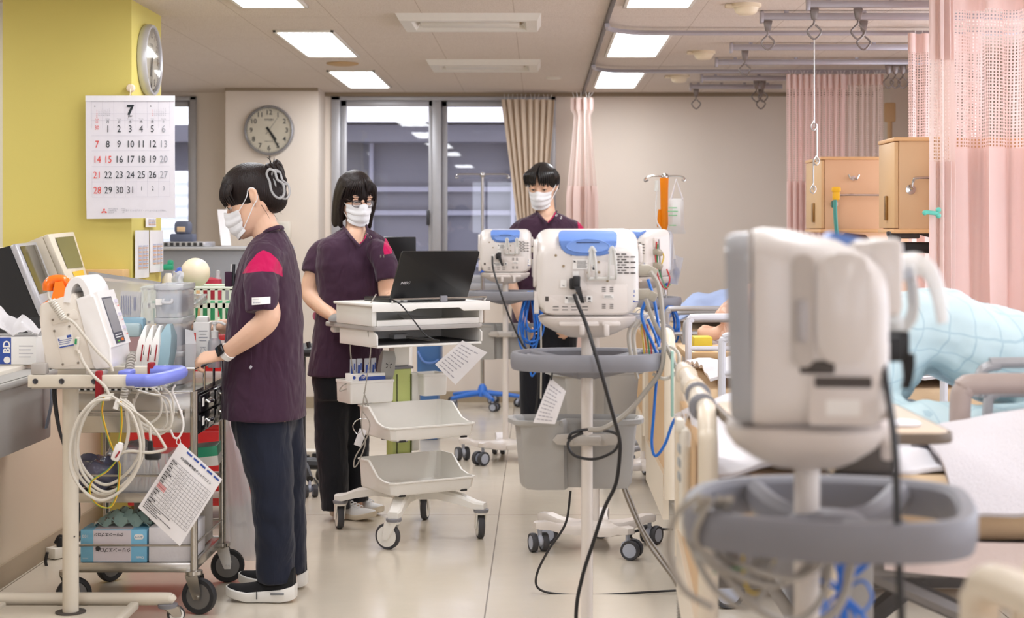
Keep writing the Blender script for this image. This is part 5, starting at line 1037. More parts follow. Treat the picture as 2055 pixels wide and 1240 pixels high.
b = MB(); b.sheet(lambda u, v: Vector((-2.22+.30*u, 6.1+.16*v, .94+.115*max(0, 1-abs(u-.30-.08*v)/.33)*(.35+.65*math.sin(v*3.1))+.075*max(0, 1-abs(u-.78+.1*v)/.2)*max(0, 1-abs(v-.5)/.45)+.018*abs(math.sin(u*9+v*6))+.006*abs(math.sin(u*23-v*17)))), 36, 16, .003)
tag(b.build('crumpled_wrapper', film('white tissue film', (240, 238, 240), clear=.12, rough=.35, gloss=.3)), 'crumpled white plastic wrapper on top of the blue and white box', 'wrapper')
def panel_screen(name, label, q, fr, m_f, m_s, m_b, back, bord=(.1, .1, .1, .2)):
    t = thing(name, label, 'monitor', sum(q, Vector())/4); n = (q[1]-q[0]).cross(q[3]-q[0]).normalized()
    if n.x < 0: n = -n
    P = lambda u, v: (q[0]*(1-u)+q[1]*u)*(1-v)+(q[3]*(1-u)+q[2]*u)*v
    b = MB(); b.loft([[p-n*.03 for p in q], [p for p in q]]); bmesh.ops.bevel(b.b, geom=b.b.edges[:], offset=.008, segments=2, profile=.5, affect='EDGES'); b.build('bezel', m_f, t)
    b = MB(); b.smooth = False; l, tp, r_, bt = bord; b.quad(*[P(u, v)+n*.0015 for u, v in ((l, tp), (1-r_, tp), (1-r_, 1-bt), (l, 1-bt))]); b.build('display', m_s, t)
    b = MB(); b.loft([[p-n*.03 for p in q], [q[0]+Vector((-back, 0, -.05)), q[1]+Vector((-back, 0, -.05)), q[2]+Vector((-back-.1, 0, 0)), q[3]+Vector((-back-.1, 0, 0))]]); b.build('housing', m_b, t)
    return t, P, n
t, P_, n_ = panel_screen('touch_terminal', 'black terminal with silver framed tilted touch screen on the counter', [W(32, 488, 6.55), W(73, 484, 6.95), W(126, 620, 6.95), W(92, 632, 6.55)], 0, M_SILV, M_DARKS, M_BLK, .18, (.1, .05, .12, .28))
b = MB(); b.loft([[W(92, 632, 6.55), W(126, 620, 6.95), W(126, 620, 6.95)+Vector((-.35, 0, 0)), W(92, 632, 6.55)+Vector((-.35, 0, 0))], [Vector((-2.04, 6.5, .832)), Vector((-2.02, 6.98, .832)), Vector((-2.4, 6.98, .832)), Vector((-2.4, 6.5, .832))]]); b.build('stand', M_BLK, t)
t, P_, n_ = panel_screen('display_unit', 'beige display unit with grey green screen tilted back beside the black terminal', [W(96, 469, 6.98), W(149, 464, 7.26), W(177, 556, 7.26), W(134, 560, 6.98)], 0, M_BEIGEP, M_SCRN, M_BEIGEP, .12, (.2, .1, .1, .22))
b = MB(); b.smooth = False; b.quad(*[P_(u, v)+n_*.002 for u, v in ((.35, .86), (.85, .84), (.85, .95), (.35, .97))]); b.build('yellow_label', mat('yellow sticker', (238, 190, 60), rough=.6), t)
b = MB(); b.bx(-2.3, -2.05, 7.0, 7.25, .83, 1.13, .02); b.build('foot', M_BEIGEP, t)
b = MB(); b.bx(-2.42, -2.12, 7.02, 7.27, .83, 1.27, .02); tag(b.build('equipment_case', M_BEIGEP), 'beige equipment case behind the tilted display unit on the counter', 'case')
# ---- calendar on the corner of the yellow column
CYc = 7.36
c4 = [W(172, 192, CYc), W(351, 192, CYc-.02), W(352, 437, CYc-.015), W(174, 439, CYc)]
cal = thing('wall_calendar', 'large white wall calendar page hanging on the corner of the yellow column', 'calendar', sum(c4, Vector())/4)
CP = lambda u, v, d=0: (c4[0]*(1-u)+c4[1]*u)*(1-v)+(c4[3]*(1-u)+c4[2]*u)*v+Vector((0, -d-.006*math.sin(PI*v), 0))
b = MB(); b.smooth = False; b.sheet(lambda u, v: CP(u, v), 2, 10, .0025); b.build('page', mat('calendar paper', (232, 229, 236), rough=.6), cal)
b = MB(); b.smooth = False; b.sheet(lambda u, v: CP(u, v*.045, .003), 2, 2, .003); b.build('binding_strip', mat('calendar strip', (240, 239, 244), rough=.4), cal)
def cM(u, v, d=.0045): p = CP(u, v, d); return face_cam(p)
us = lambda x: (x-172)/179; vs = lambda y: (y-192)/246
cols = [195, 217, 239.5, 262, 284, 306.5, 329]; rows = [259.5, 290, 320.5, 351.5, 382]
inkB, inkR, inkG = MB(), MB(), MB()
S1 = .046
grid_ = [['30', '1', '2', '3', '4', '5', '6'], ['7', '8', '9', '10', '11', '12', '13'], ['14', '15', '16', '17', '18', '19', '20'], ['21', '22', '23', '24', '25', '26', '27'], ['28', '29', '30', '31', '1', '2', '3']]
for r_ in range(5):
    for c_ in range(7):
        s = grid_[r_][c_]; small = (r_ == 0 and c_ == 0) or (r_ == 4 and c_ > 3); red = c_ == 0 or s == '15'; grey = c_ == 6 or (r_ == 4 and c_ > 3 and c_ == 6)
        (inkR if red else inkG if grey else inkB).text(s, cM(us(cols[c_]), vs(rows[r_]-(3 if small else 0))) @ Matrix.Scale(.82, 4, (1, 0, 0)), .026 if small else S1, bold=0)
for c_, s in enumerate('日月火水木金土'): (inkR if c_ == 0 else inkG if c_ == 6 else inkB).text(s, cM(us(cols[c_]), vs(245)), .015)
inkB.text('7', cM(us(262), vs(222)), .062, bold=.0025); inkB.text('JULY', cM(us(262), vs(233.5)), .009, bold=.0004)
for c_, s in enumerate(('Sunday', 'Monday', 'Tuesday', 'Wednesday', 'Thursday', 'Friday', 'Saturday')): (inkR if c_ == 0 else inkG).text(s, cM(us(cols[c_]), vs(239)), .0062)
for x, m_ in ((191, '6'), (303, '8')):
    inkB.text(m_, cM(us(x), vs(213.5)), .012)
    off = 6 if m_ == '6' else 4; nd = 30 if m_ == '6' else 31
    for d in range(1, nd+1):
        k = d-1+off; cx, cy = x+4+(k % 7)*4.2, 218+(k//7)*3.4
        (inkR if k % 7 == 0 else inkG).text(str(d), cM(us(cx), vs(cy)), .0068)
for s, x, y, z in (('MITSUBISHI', 226, 419, .0085), ('CHEMICAL', 224.4, 422.7, .0085), ('GROUP', 221.8, 426.4, .0085)): inkG.text(s, cM(us(x), vs(y)), z)
for s, y in (('Science.', 418.5), ('Value.', 422.4), ('Life.', 426.2)): inkG.text(s, cM(us(247), vs(y)), .0068)
inkG.text('三菱ケミカルアクア・ソリューションズ株式会社', cM(us(294), vs(423)), .0098)
for k in range(3):                                   # three red diamonds
    a = PI/2+k*2*PI/3; c = CP(us(208), vs(423.5), .0045); e = Vector((math.cos(a), 0, math.sin(a))); f = Vector((-e.z, 0, e.x)); inkR.quad(c, c+e*.0075+f*.0045, c+e*.015, c+e*.0075-f*.0045)
inkB.build('black_print', mat('black ink', (34, 44, 50), rough=.6), cal, recalc=False); inkR.build('red_print', mat('red ink', (222, 72, 62), rough=.6), cal, recalc=False); inkG.build('grey_print', mat('grey ink', (160, 162, 170), rough=.6), cal, recalc=False)
b = MB(); b.smooth = False
for y in (203.5, 228, 241.5, 272, 302.5, 333.5, 364.5, 395): b.quad(*[CP(u, v, .0042) for u, v in ((us(184), vs(y)), (us(341), vs(y)), (us(341), vs(y+.5)), (us(184), vs(y+.5)))])
for x in (184, 206, 228.5, 251, 273, 295.5, 318, 341): b.quad(*[CP(u, v, .0042) for u, v in ((us(x), vs(203)), (us(x+.5), vs(203)), (us(x+.5), vs(395)), (us(x), vs(395)))])
b.build('ruled_lines', mat('pale grey ink', (206, 204, 214), rough=.6), cal, recalc=False)
b = MB(); q = W(263, 177, 7.39); b.lathe(q, [(0, .02), (.016, .018), (.02, .01), (.02, 0)], axis=(0, -1, 0), seg=20); b.tube([q+Vector((0, -.02, -.005)), q+Vector((.002, -.022, -.025)), q+Vector((-.004, -.02, -.045)), q+Vector((-.012, -.02, -.05))], .0025, seg=6)
tag(b.build('magnet_hook', mat('cream hook', (232, 214, 188), rough=.4)), 'round cream hook holding up the calendar on the column corner', 'hook')
# ---- clocks
def clock(label, c, axis, R, rim, hands, sec=None):
    c = Vector(c); ax = Vector(axis); t = thing('wall_clock', label, 'clock', c)
    yaw = math.atan2(ax.x, -ax.y); M = Matrix.Translation(c) @ Euler((PI/2, 0, yaw)).to_matrix().to_4x4()   # local z out of the wall
    b = MB(M); b.lathe((0, 0, 0), [(0, 0), (R*.97, 0), (R, .012), (R, .03), (R*.97, .042), (R*.92, .044), (R*.89, .034), (R*.885, .024)], seg=48); b.build('rim', rim, t)
    b = MB(M); b.lathe((0, 0, 0), [(0, .0225), (R*.89, .0225), (R*.89, .026), (0, .0265)], seg=48); d = b.build('dial', mat('ivory clock dial', (232, 224, 204), rough=.5), t)
    b = MB(M)
    for h in range(1, 13): a = PI/2-h*PI/6; b.text(str(h), TR((R*.71*math.cos(a), R*.71*math.sin(a), .028)), R*.27, bold=.0008)
    b.smooth = False
    for k in range(60): a = k*PI/30; r0 = R*.855; b.box((r0*math.cos(a), r0*math.sin(a), .0275), (.012 if k % 5 == 0 else .006, .003, .001), rot=Euler((0, 0, a)))
    b.text('CITIZEN', TR((0, R*.42, .028)), R*.1, bold=.0004); b.text('RADIO WAVE', TR((0, -R*.44, .028)), R*.055)
    b.build('numerals', M_INK, d, recalc=False)
    for nm, (ang, L, w_) in zip(('hour_hand', 'minute_hand'), hands):
        b = MB(M @ Matrix.Rotation(-math.radians(ang), 4, 'Z')); b.ext([(-w_, -R*.15), (w_, -R*.15), (w_*.8, R*L), (0, R*L+.008), (-w_*.8, R*L)], 'z', .031, .033); b.build(nm, mat('black hand', (24, 34, 34), rough=.4), t)
    if sec is not None: b = MB(M @ Matrix.Rotation(-math.radians(sec), 4, 'Z')); b.ext([(-.0015, -R*.2), (.0015, -R*.2), (.0008, R*.7), (-.0008, R*.7)], 'z', .035, .036); b.build('second_hand', mat('black hand', (24, 34, 34), rough=.4), t)
    b = MB(M); b.lathe((0, 0, 0), [(0, .041), (R*.9, .039), (R*.9, .0385), (0, .0405)], seg=40); b.build('glass', film('clock glass', (240, 240, 240), clear=.98, rough=.05, gloss=.3), t)
    return t
clock('round grey rimmed wall clock reading about twenty five past four on the beige pillar', W(541, 262, 12.045), (0, -1, 0), .189, mat('grey chrome rim', (150, 150, 154), rough=.25, metal=.6), ((143, .45, .009), (150, .78, .007)), 35)
b = MB(); b.cyl(W(541, 313, 12.0), W(541, 318, 12.0), .006, seg=8); tag(b.build('clock_knob', M_BLACK), 'tiny black knob under the round pillar clock', 'knob')
clock('silver round clock seen edge-on, on the side of the yellow column', (-1.890, 7.66, 1.35+(460-121)/F*7.66), (1, 0, 0), .172, M_SILV, ((200, .45, .008), (185, .75, .006)))
# ---- papers on the column side and pillar
def pinned(label, Y0, Y1, z0, z1, n, sleeve=True, seed=1):
    t = thing('posted_sheet', label, 'notice', (-1.888, Y0, z0)); b = MB(); b.smooth = False; b.sheet(lambda u, v: Vector((-1.880+.008*math.sin(PI*u), Y0+(Y1-Y0)*u, z0+(z1-z0)*v)), 4, 4, .002); b.build('sheet', M_PAPER, t); g = random.Random(seed)
    for nm, c, r_ in (('table', (204, 160, 130), 0), ('table', (176, 180, 204), 1)):
        b = MB(); b.smooth = False
        for k in range(n):
            for j in range(3): f = lambda u, v: Vector((-1.876+.008*math.sin(PI*u), Y0+(Y1-Y0)*u, z0+(z1-z0)*v)); u0 = .15+.25*j; v0 = .2+.55*k/n; 
            if (k+r_) % 2: continue
            for j in range(3): u0 = .15+.25*j; v0 = .2+.5*k/n; b.quad(f(u0, v0), f(u0+.18, v0), f(u0+.18, v0+.3/n), f(u0, v0+.3/n))
        b.build(nm, mat('table ink %d' % r_, c, rough=.7), t)
pinned('printed table in a clear sleeve on the column side, nearer of two', 7.42, 7.68, 1.12, 1.345, 12); pinned('printed colour table on the column side, the farther of two', 7.70, 7.97, 1.14, 1.345, 10)
pinned('narrow printed strip under the calendar on the column side', 7.62, 7.82, 1.36, 1.42, 4)
b = MB(); b.sheet(lambda u, v: W(436+20*u+8*v, 421+72*v, 9.6+.35*(1-v)), 4, 4, .004); o = tag(b.build('posted_sheet', M_PAPER), 'tall white paper sheet standing on the grey cabinet behind the woman', 'notice')
b = MB(); q = W(571, 462, 11.99); b.box(q, (.09, .1, .13), .012).box(q+Vector((0, -.02, -.05)), (.06, .08, .05), .01); tag(b.build('soap_dispenser', M_OFFW), 'small white dispenser on the beige pillar behind the womans neck', 'dispenser')
# ---- low grey partition and things along the back left
t = thing('low_cabinet', 'long grey low cabinet behind the woman at the left trolley', 'cabinet', (-2.0, 9.5, 0)); b = MB(); b.bx(-2.5, -1.55, 9.5, 9.95, 0, 1.225, .005); b.build('carcass', mat('blue grey steel', (146, 148, 154), rough=.45), t); b = MB(); b.bx(-2.52, -1.53, 9.48, 9.97, 1.225, 1.245, .006); b.build('top', mat('pale grey top', (184, 184, 186), rough=.35), t)
t = thing('office_printer', 'dark slatted office machine on the grey cabinet by the left window', 'printer', (-2.2, 9.7, 1.245)); b = MB(); b.bx(-2.3, -2.0, 9.55, 9.85, 1.245, 1.275, .006); b.build('body', M_SILV, t); b = MB(); b.smooth = False; [b.bx(-2.28+k*.035, -2.26+k*.035, 9.545, 9.56, 1.25, 1.27) for k in range(8)]; b.build('slots', M_GREYM, t)
t = thing('desk_phone', 'small dark machine with an amber display standing by the left window', 'machine', (-2.18, 9.7, 1.275)); b = MB(); q = Vector((W(368, 0, 9.7).x, 9.7, 1.36)); b.box(q, (.09, .12, .08), .02).box(q+Vector((0, 0, -.062)), (.14, .12, .05), .01); b.build('body', mat('slate plastic', (90, 96, 116), rough=.5), t); b = MB(); b.box(q+Vector((0, -.062, -.01)), (.05, .006, .03), .004); b.build('display', mat('amber display', (222, 190, 150), rough=.3), t)
# ---- red crash trolley behind the stainless one
t = thing('crash_trolley', 'red drawer trolley with a tan top behind the stainless trolley', 'trolley', (-1.6, 7.45, 0))
b = MB(); b.bx(-1.86, -1.335, 7.2, 7.7, .10, .89, .008); b.build('body', M_RED, t); b = MB(); b.bx(-1.89, -1.31, 7.17, 7.72, .89, .92, .006); b.build('top', M_TANW, t)
for z0, z1 in ((.80, .88), (.66, .79), (.45, .65), (.12, .44)):
    b = MB(); b.bx(-1.85, -1.345, 7.19, 7.21, z0, z1, .006); d = b.build('drawer', M_RED, t); b = MB(); b.bx(-1.72, -1.4, 7.17, 7.19, z0+.02, z0+.05, .004); b.build('handle', mat('grey handle', (190, 176, 172), rough=.5), d)
b = MB(); b.bx(-1.85, -1.345, 7.188, 7.2, .79, .80); b.build('cream_band', M_OFFW, t)
for x in (-1.8, -1.39):
    for y in (7.27, 7.63): caster1(Matrix(), (x, y), .11, t, .045, .7)
def holes_basket(name, label, x0, x1, y0, y1, z0, z1, m_, slot, nx, nz, th=.004):   # perforated basket: bars round open slots
    t = thing(name, label, 'basket', ((x0+x1)/2, (y0+y1)/2, z0)); b = MB(); b.smooth = False; sx, sz = slot
    def wall(a, c, n, fn):
        for i in range(n+1): u = a+(c-a)*i/n; w_ = (c-a)/n*(1-sx)/2; fn(u-w_, u+w_, z0, z1)
    px = (x1-x0)/nx; wx = px*(1-sx)/2
    for y in (y0, y1):
        for i in range(nx+1): x = x0+px*i; b.bx(max(x0, x-wx), min(x1, x+wx), y-th/2, y+th/2, z0, z1)
        for k in range(nz+1): z = z0+(z1-z0)*k/nz; wz = (z1-z0)/nz*(1-sz)/2; b.bx(x0, x1, y-th/2, y+th/2, max(z0, z-wz), min(z1, z+wz))
    for x in (x0, x1):
        n = max(3, int(nx*(y1-y0)/(x1-x0)))
        for i in range(n+1): y = y0+(y1-y0)*i/n; b.bx(x-th/2, x+th/2, y-wx, y+wx, z0, z1)
        for k in range(nz+1): z = z0+(z1-z0)*k/nz; wz = (z1-z0)/nz*(1-sz)/2; b.bx(x-th/2, x+th/2, y0, y1, max(z0, z-wz), min(z1, z+wz))
    b.bx(x0, x1, y0, y1, z0-.004, z0); b.build('basket_wall', m_, t)
    b = MB(); b.tube([(x0, y0, z1), (x1, y0, z1), (x1, y1, z1), (x0, y1, z1)], .007, seg=8, closed=True, smooth=False); b.build('rim', m_, t); return t
bk = holes_basket('slotted_basket', 'milky slotted basket with green contents on the red trolley', -1.80, -1.36, 7.22, 7.55, .924, 1.085, mat('milky green white plastic', (220, 228, 210), rough=.4), (.62, .72), 13, 2)
g = random.Random(9)
for k in range(9):
    x = -1.74+.042*k; b = MB(); b.box((x, 7.26+.02*(k % 2), .98), (.034, .03, .09), .008, rot=Euler((g.uniform(-.1, .1), g.uniform(-.3, .3), 0))); tag(b.build('green_vial_pack', mat('translucent green', (70, 168, 118), rough=.3)), 'small green pack inside the slotted basket on the red trolley', 'pack', 'green packs in the slotted basket')
t = thing('resuscitator_bag', 'cream ball-shaped resuscitator bag with a blue collar on the slotted basket', 'resuscitator', W(390, 548, 7.35)); q = W(392, 547, 7.35); b = MB(); b.ball(q, (.068, .062, .068), 24, 16); b.build('bag', mat('cream silicone', (238, 224, 196), rough=.35, sub=.1), t)
b = MB(); b.lathe(q+Vector((-.072, -.01, -.01)), [(0, -.01), (.034, -.01), (.036, .0), (.03, .012), (0, .014)], axis=(-1, -.4, 0), seg=24).lathe(q+Vector((-.08, -.014, -.01)), [(.014, 0), (.018, 0), (.018, .02), (.014, .02)], axis=(-1, -.4, 0), seg=16); b.build('collar', mat('royal blue collar', (62, 92, 186), rough=.3), t)
b = MB(); b.sheet(lambda u, v: W(346+22*u, 545+30*v, 7.28)+Vector((.003*math.sin(v*9), -.02*math.sin(PI*u)+.004*math.sin(u*9+v*7), .004*math.sin(u*11))), 12, 12, .003); tag(b.build('clear_wrapper', M_POLYM), 'crumpled clear wrapper round the blue collar of the resuscitator', 'wrapper')
b = MB(); b.sheet(lambda u, v: W(365+50*u, 590+35*v*(1-.5*u), 7.17)+Vector((0, .01*math.sin(u*9+v*8), 0)), 12, 8, .003); tag(b.build('clear_pouch', M_POLY), 'clear pouch draped over the front of the slotted basket', 'pouch')
t = thing('spray_bottle', 'spray bottle with a green trigger head beside the column papers', 'bottle', W(338, 540, 7.9)); b = MB(); q = W(338, 548, 7.9); b.lathe(q+Vector((0, 0, -.1)), [(0, 0), (.03, 0), (.032, .07), (.014, .1), (0, .1)], seg=16); b.build('bottle', M_OFFW, t); b = MB(); b.box(q+Vector((0, 0, .12-.09)), (.05, .025, .03), .008).box(q+Vector((.01, 0, .05)), (.03, .022, .03), .008); b.build('trigger', mat('emerald green', (40, 160, 120), rough=.4), t)
b = MB(); b.bx(-1.93, -1.70, 7.95, 8.1, .9, 1.06, .01); tag(b.build('tan_counter', M_TANW), 'tan counter block beyond the yellow column', 'counter')
t = thing('red_tub', 'red lidded tub with a clear bottle behind the slotted basket', 'tub', (-1.5, 7.6, .92)); b = MB(); b.lathe(W(424, 640, 7.62), [(0, 0), (.045, 0), (.05, .19), (0, .2)], seg=20); b.build('tub', mat('crimson tub', (186, 44, 70), rough=.4), t); b = MB(); b.lathe(W(437, 560, 7.62), [(0, -.05), (.018, -.05), (.018, .0), (.01, .015), (.012, .04), (0, .045)], seg=16); b.build('bottle', film('clear plastic', (230, 232, 236), clear=.6), t)
# ---- stainless procedure trolley
TX0, TX1, TY0, TY1 = -1.655, -1.212, 5.60, 6.10
t = thing('stainless_trolley', 'stainless steel trolley with black drawers between the woman and the defibrillator', 'trolley', ((TX0+TX1)/2, 5.85, 0)); st = t
for x in (TX0, TX1):
    for y in (TY0, TY1):
        b = MB(); b.cyl((x, y, .13), (x, y, .78), .0135, seg=14); b.build('leg', M_STEEL, t)
        m = TR((x, y, 0), rz={(-1, -1): .6, (1, -1): -.25, (1, 1): 0.15, (-1, 1): 1.0}[(-1 if x == TX0 else 1, -1 if y == TY0 else 1)]); r = .064
        b = MB(m); b.lathe((0, 0, 0), [(0, .13), (.022, .13), (.03, .14), (.03, .152), (0, .155)], seg=16)
        for s in (-1, 1): b.loft([[Vector((xx*k+o_, s*.022+dy, z)) for xx, dy in ((-1, -.0015), (1, -.0015), (1, .0015), (-1, .0015))] for k, o_, z in ((.012, .02, r*.85), (.02, .015, r*1.3), (.025, .0, .138))])
        b.cyl((.02, -.03, r), (.02, .03, r), .008, seg=10); c = b.build('caster', M_STEEL, t)
        b = MB(m); b.lathe((.02, 0, r), [(0, -.012), (r*.72, -.010), (r*.72, .010), (0, .012)], axis=(0, 1, 0), seg=24).m(1); b.lathe((.02, 0, r), [(r*.7, -.0095), (r*.74, -.014), (r*.95, -.014), (r, -.006), (r, .006), (r*.95, .014), (r*.74, .014), (r*.7, .0095)], axis=(0, 1, 0), seg=32); b.build('wheel', [mat('grey steel disc', (126, 124, 122), rough=.4, metal=.5), mat('black rubber tyre', (40, 40, 42), rough=.6)], c)
b = MB(); b.bx(TX0, TX1, TY0+.0, TY1, .635, .775, .003); b.build('drawer_case', M_STEEL, t)
b = MB(); b.bx(TX0, TX1, TY0, TY1, .772, .782, .003); b.build('top', M_STEEL, t)
b = MB(); b.bx(TX1-.002, TX1+.012, TY0+.01, TY1-.01, .628, .77, .002); b.build('drawer_fascia', mat('glossy black panel', (20, 20, 22), rough=.12), t)
for i in range(2):
    for j in range(2):
        y0 = TY0+.02+i*.24; z0 = .636+j*.067; b = MB(); b.bx(TX1+.008, TX1+.02, y0, y0+.225, z0, z0+.06, .003); d = b.build('drawer', mat('glossy black panel', (20, 20, 22), rough=.12), t)
        b = MB(); b.tube([(TX1+.018, y0+.08, z0+.035), (TX1+.035, y0+.085, z0+.03), (TX1+.035, y0+.14, z0+.03), (TX1+.018, y0+.145, z0+.035)], .005, seg=8); b.build('handle', M_CHROME, d)
        b = MB(); b.smooth = False; b.bx(TX1+.0195, TX1+.0215, y0+.02, y0+.05, z0+.02, z0+.05); b.build('label', M_LABEL, d)
def shelf(z, h):
    b = MB(); b.bx(TX0, TX1, TY0, TY1, z-.006, z, .001); b.bx(TX0, TX1, TY0-.002, TY0+.004, z-.03, z+.004, .001).bx(TX0, TX1, TY1-.004, TY1+.002, z-.03, z+.004, .001).bx(TX1-.004, TX1+.002, TY0, TY1, z-.03, z+.004, .001).bx(TX0-.002, TX0+.004, TY0, TY1, z-.03, z+.004, .001); b.build('shelf', M_STEEL, t)
    b = MB(); b.tube([(TX0, TY0, z+h), (TX1, TY0, z+h), (TX1, TY1, z+h), (TX0, TY1, z+h)], .0045, seg=8, closed=True, smooth=False); b.build('guard_rail', M_STEEL, t)
shelf(.42, .065); shelf(.175, .065)
b = MB(); z = .858; b.tube([(TX0, TY0, z), (TX1, TY0, z), (TX1, TY1, z), (TX0, TY1, z)], .0055, seg=8, closed=True, smooth=False)
for y in (TY0, TY0+.17, TY0+.34, TY1): b.cyl((TX1, y, .70), (TX1, y, z), .0048, seg=8)
b.cyl((TX0, TY0, .76), (TX0, TY0, z), .0048, seg=8).cyl((TX0, TY1, .76), (TX0, TY1, z), .0048, seg=8); b.build('top_rail', M_CHROME, t)
b = MB(); b.cyl((TX0-.0, TY0-.03, .705), (TX1-.03, TY0-.03, .705), .008, seg=10).bx(TX1-.05, TX1-.03, TY0-.04, TY0, .69, .72, .003); b.build('front_bar', M_STEEL, t)
# things on the trolley
holes_basket('perforated_tray', 'white perforated plastic tray at the front of the stainless trolley', -1.655, -1.33, 5.625, 5.80, .783, .862, mat('white perforated plastic', (238, 236, 230), rough=.4), (.42, .45), 15, 3)
t = thing('drawer_tower', 'tower of three clear plastic drawers on the stainless trolley', 'drawer tower', (-1.4, 5.9, .783))
for k in range(3):
    z0 = .785+.122*k; x0, x1, y0, y1 = -1.405, -1.298, 5.80, 6.04
    b = MB(); b.ext(rr(x0, x1, y0, y1, .02), 'z', z0+.10, z0+.12, .004); f = b.build('frame', M_CLEAR, t)
    b = MB(); b.loft([[Vector((p[0], p[1], z)) for p in rr(x0+.006, x1-.006, y0+.006, y1, .02)] for z in (z0, z0+.099)], cap=False); d = b.build('drawer', M_CLEAR, t)
    b = MB(); b.tube([(-1.365, 5.80, z0+.065), (-1.365, 5.785, z0+.055), (-1.335, 5.785, z0+.055), (-1.335, 5.80, z0+.065)], .006, seg=8); b.build('pull', M_POLYM, d)
    b = MB(); b.smooth = False; b.bx(-1.395, -1.372, 5.8, 5.803, z0+.045, z0+.068); b.build('label', M_LABEL, d)
    b = MB(); b.box((-1.352, 5.92, z0+.045), (.07, .16, .07), .015); b.build('contents', film('pale blue packs', (190, 208, 222), clear=.2, rough=.3), d)

b = MB(); b.loft([[W(x, y_, Y) for x, y_, Y in r_] for r_ in ([(180, 745, 5.86), (305, 745, 5.86), (305, 745, 5.98), (190, 745, 5.98)], [(178, 640, 5.85), (312, 640, 5.85), (312, 640, 6.0), (190, 640, 6.0)], [(176, 560, 5.88), (322, 575, 5.88), (324, 572, 5.96), (200, 556, 5.96)], [(178, 545, 5.92), (322, 566, 5.92), (324, 566, 5.93), (190, 546, 5.93)])]); tag(b.build('plastic_sack', M_POLY), 'large clear plastic bag of supplies standing on the stainless trolley', 'bag')
b = MB(TR(W(262, 612, 5.9), rz=.05)); b.smooth = False; b.box((0, 0, 0), (.075, .02, .1), .002, rot=Euler((0, .06, 0))); o = tag(b.build('supply_packet', M_LABEL), 'white printed packet with blue code inside the clear bag', 'packet')
b = MB(TR(W(262, 612, 5.9), rz=.05)); b.smooth = False; [b.box((-.03+.008*k, -.0115, .0), (.003, .001, .07)) for k in range(5)]; b.box((.018, -.0115, .005), (.008, .001, .05)); b.build('print', M_BLUEINK, o)
for k, (px, c) in enumerate(((256, (168, 206, 226)), (248, (206, 228, 232)))): b = MB(); b.box(W(px, 650+12*k, 5.82-.03*k), (.13, .05, .05), .012); tag(b.build('supply_packet', film('pale blue packet %d' % k, c, clear=.2, rough=.25)), ('pale blue packet low inside the clear bag', 'zip-topped pale packet in front of the clear bag')[k], 'packet')
for k in range(3):
    t = thing('gauze_pack', ('white sterile pack with red print standing in the tray, left of three', 'white sterile pack with red print standing in the tray, middle of three', 'white sterile pack with red print standing in the tray, right of three')[k], 'pack', W(287+15*k, 700, 5.7), group='sterile packs in the perforated tray')
    b = MB(TR(W(289+14*k, 700, 5.7), ry=.14)); b.loft([[Vector((a*x, d*y, z)) for x, y in ((-1, -1), (1, -1), (1.1, 0), (1, 1), (-1, 1), (-1.1, 0))] for a, d, z in ((.011, .03, -.08), (.014, .05, -.02), (.012, .05, .03), (.005, .035, .07), (.003, .02, .085))]); b.build('pack', M_LABEL, t)
    b = MB(TR(W(289+14*k, 700, 5.7), ry=.14)); b.box((.006, -.05, -.01), (.004, .004, .06)); b.build('print', M_REDV, t)
b = MB(TR(W(335, 700, 5.72), ry=.12)); b.loft([[Vector((a*x, d*y, z)) for x, y in ((-1, -1), (1, -1), (1, 1), (-1, 1))] for a, d, z in ((.02, .04, -.08), (.024, .05, .0), (.02, .045, .05), (.006, .02, .09))]); tag(b.build('blue_pack', film('pale cyan pack', (180, 214, 226), clear=.15, rough=.25)), 'pale blue wrapped pack beside the sterile packs', 'pack')
t = thing('glove_carton', 'white carton with a red stripe on the trolley behind the resting hand', 'carton', W(407, 690, 5.98)); q = W(407, 690, 5.98); b = MB(); b.box(q, (.062, .05, .165), .004).box(q+Vector((0, 0, .09)), (.05, .04, .03), .012); b.build('carton', M_LABEL, t); b = MB(); b.smooth = False; b.box(q+Vector((-.024, -.0255, -.012)), (.007, .001, .11)); b.build('red_stripe', mat('red ink', (222, 72, 62), rough=.6), t)
b = MB(); b.smooth = False; [b.box(q+Vector((.006, -.0256, .05-.012*k)), (.034-.008*(k % 2), .001, .003)) for k in range(4)]; [b.box(q+Vector((.006+.008*math.sin(k*2.3), -.0256, -.01-.007*k)), (.02, .001, .0012), rot=Euler((0, k*.9, 0))) for k in range(7)]; b.build('print', mat('grey ink', (160, 162, 170), rough=.6), t)
b = MB(); b.loft([[W(x, y_, Y) for x, y_, Y in r_] for r_ in ([(372, 742, 5.8), (392, 742, 5.8), (392, 742, 5.9), (374, 742, 5.9)], [(372, 690, 5.8), (394, 690, 5.8), (392, 690, 5.9), (376, 690, 5.9)], [(371, 660, 5.84), (388, 664, 5.84), (388, 664, 5.88), (372, 660, 5.88)])]); tag(b.build('white_pouch', M_POLYM), 'upright milky pouch between the drawer tower and the carton', 'pouch')
t = thing('pump_bottle', 'clear hand gel bottle with white pump on the trolley beside the carton', 'bottle', W(432, 735, 5.92)); q = W(431, 737, 5.92); b = MB(); b.lathe(q, [(0, 0), (.024, 0), (.026, .005), (.026, .085), (.022, .1), (.012, .11), (0, .11)], seg=20); b.build('bottle', film('clear gel bottle', (224, 226, 232), clear=.5), t)
b = MB(); b.lathe(q, [(0, .108), (.014, .108), (.014, .135), (.006, .137), (.006, .158), (.01, .16), (.01, .17), (0, .172)], seg=16).tube([q+Vector((0, 0, .166)), q+Vector((.02, 0, .167)), q+Vector((.04, 0, .158))], .005, seg=8); b.build('pump', M_LABEL, t)
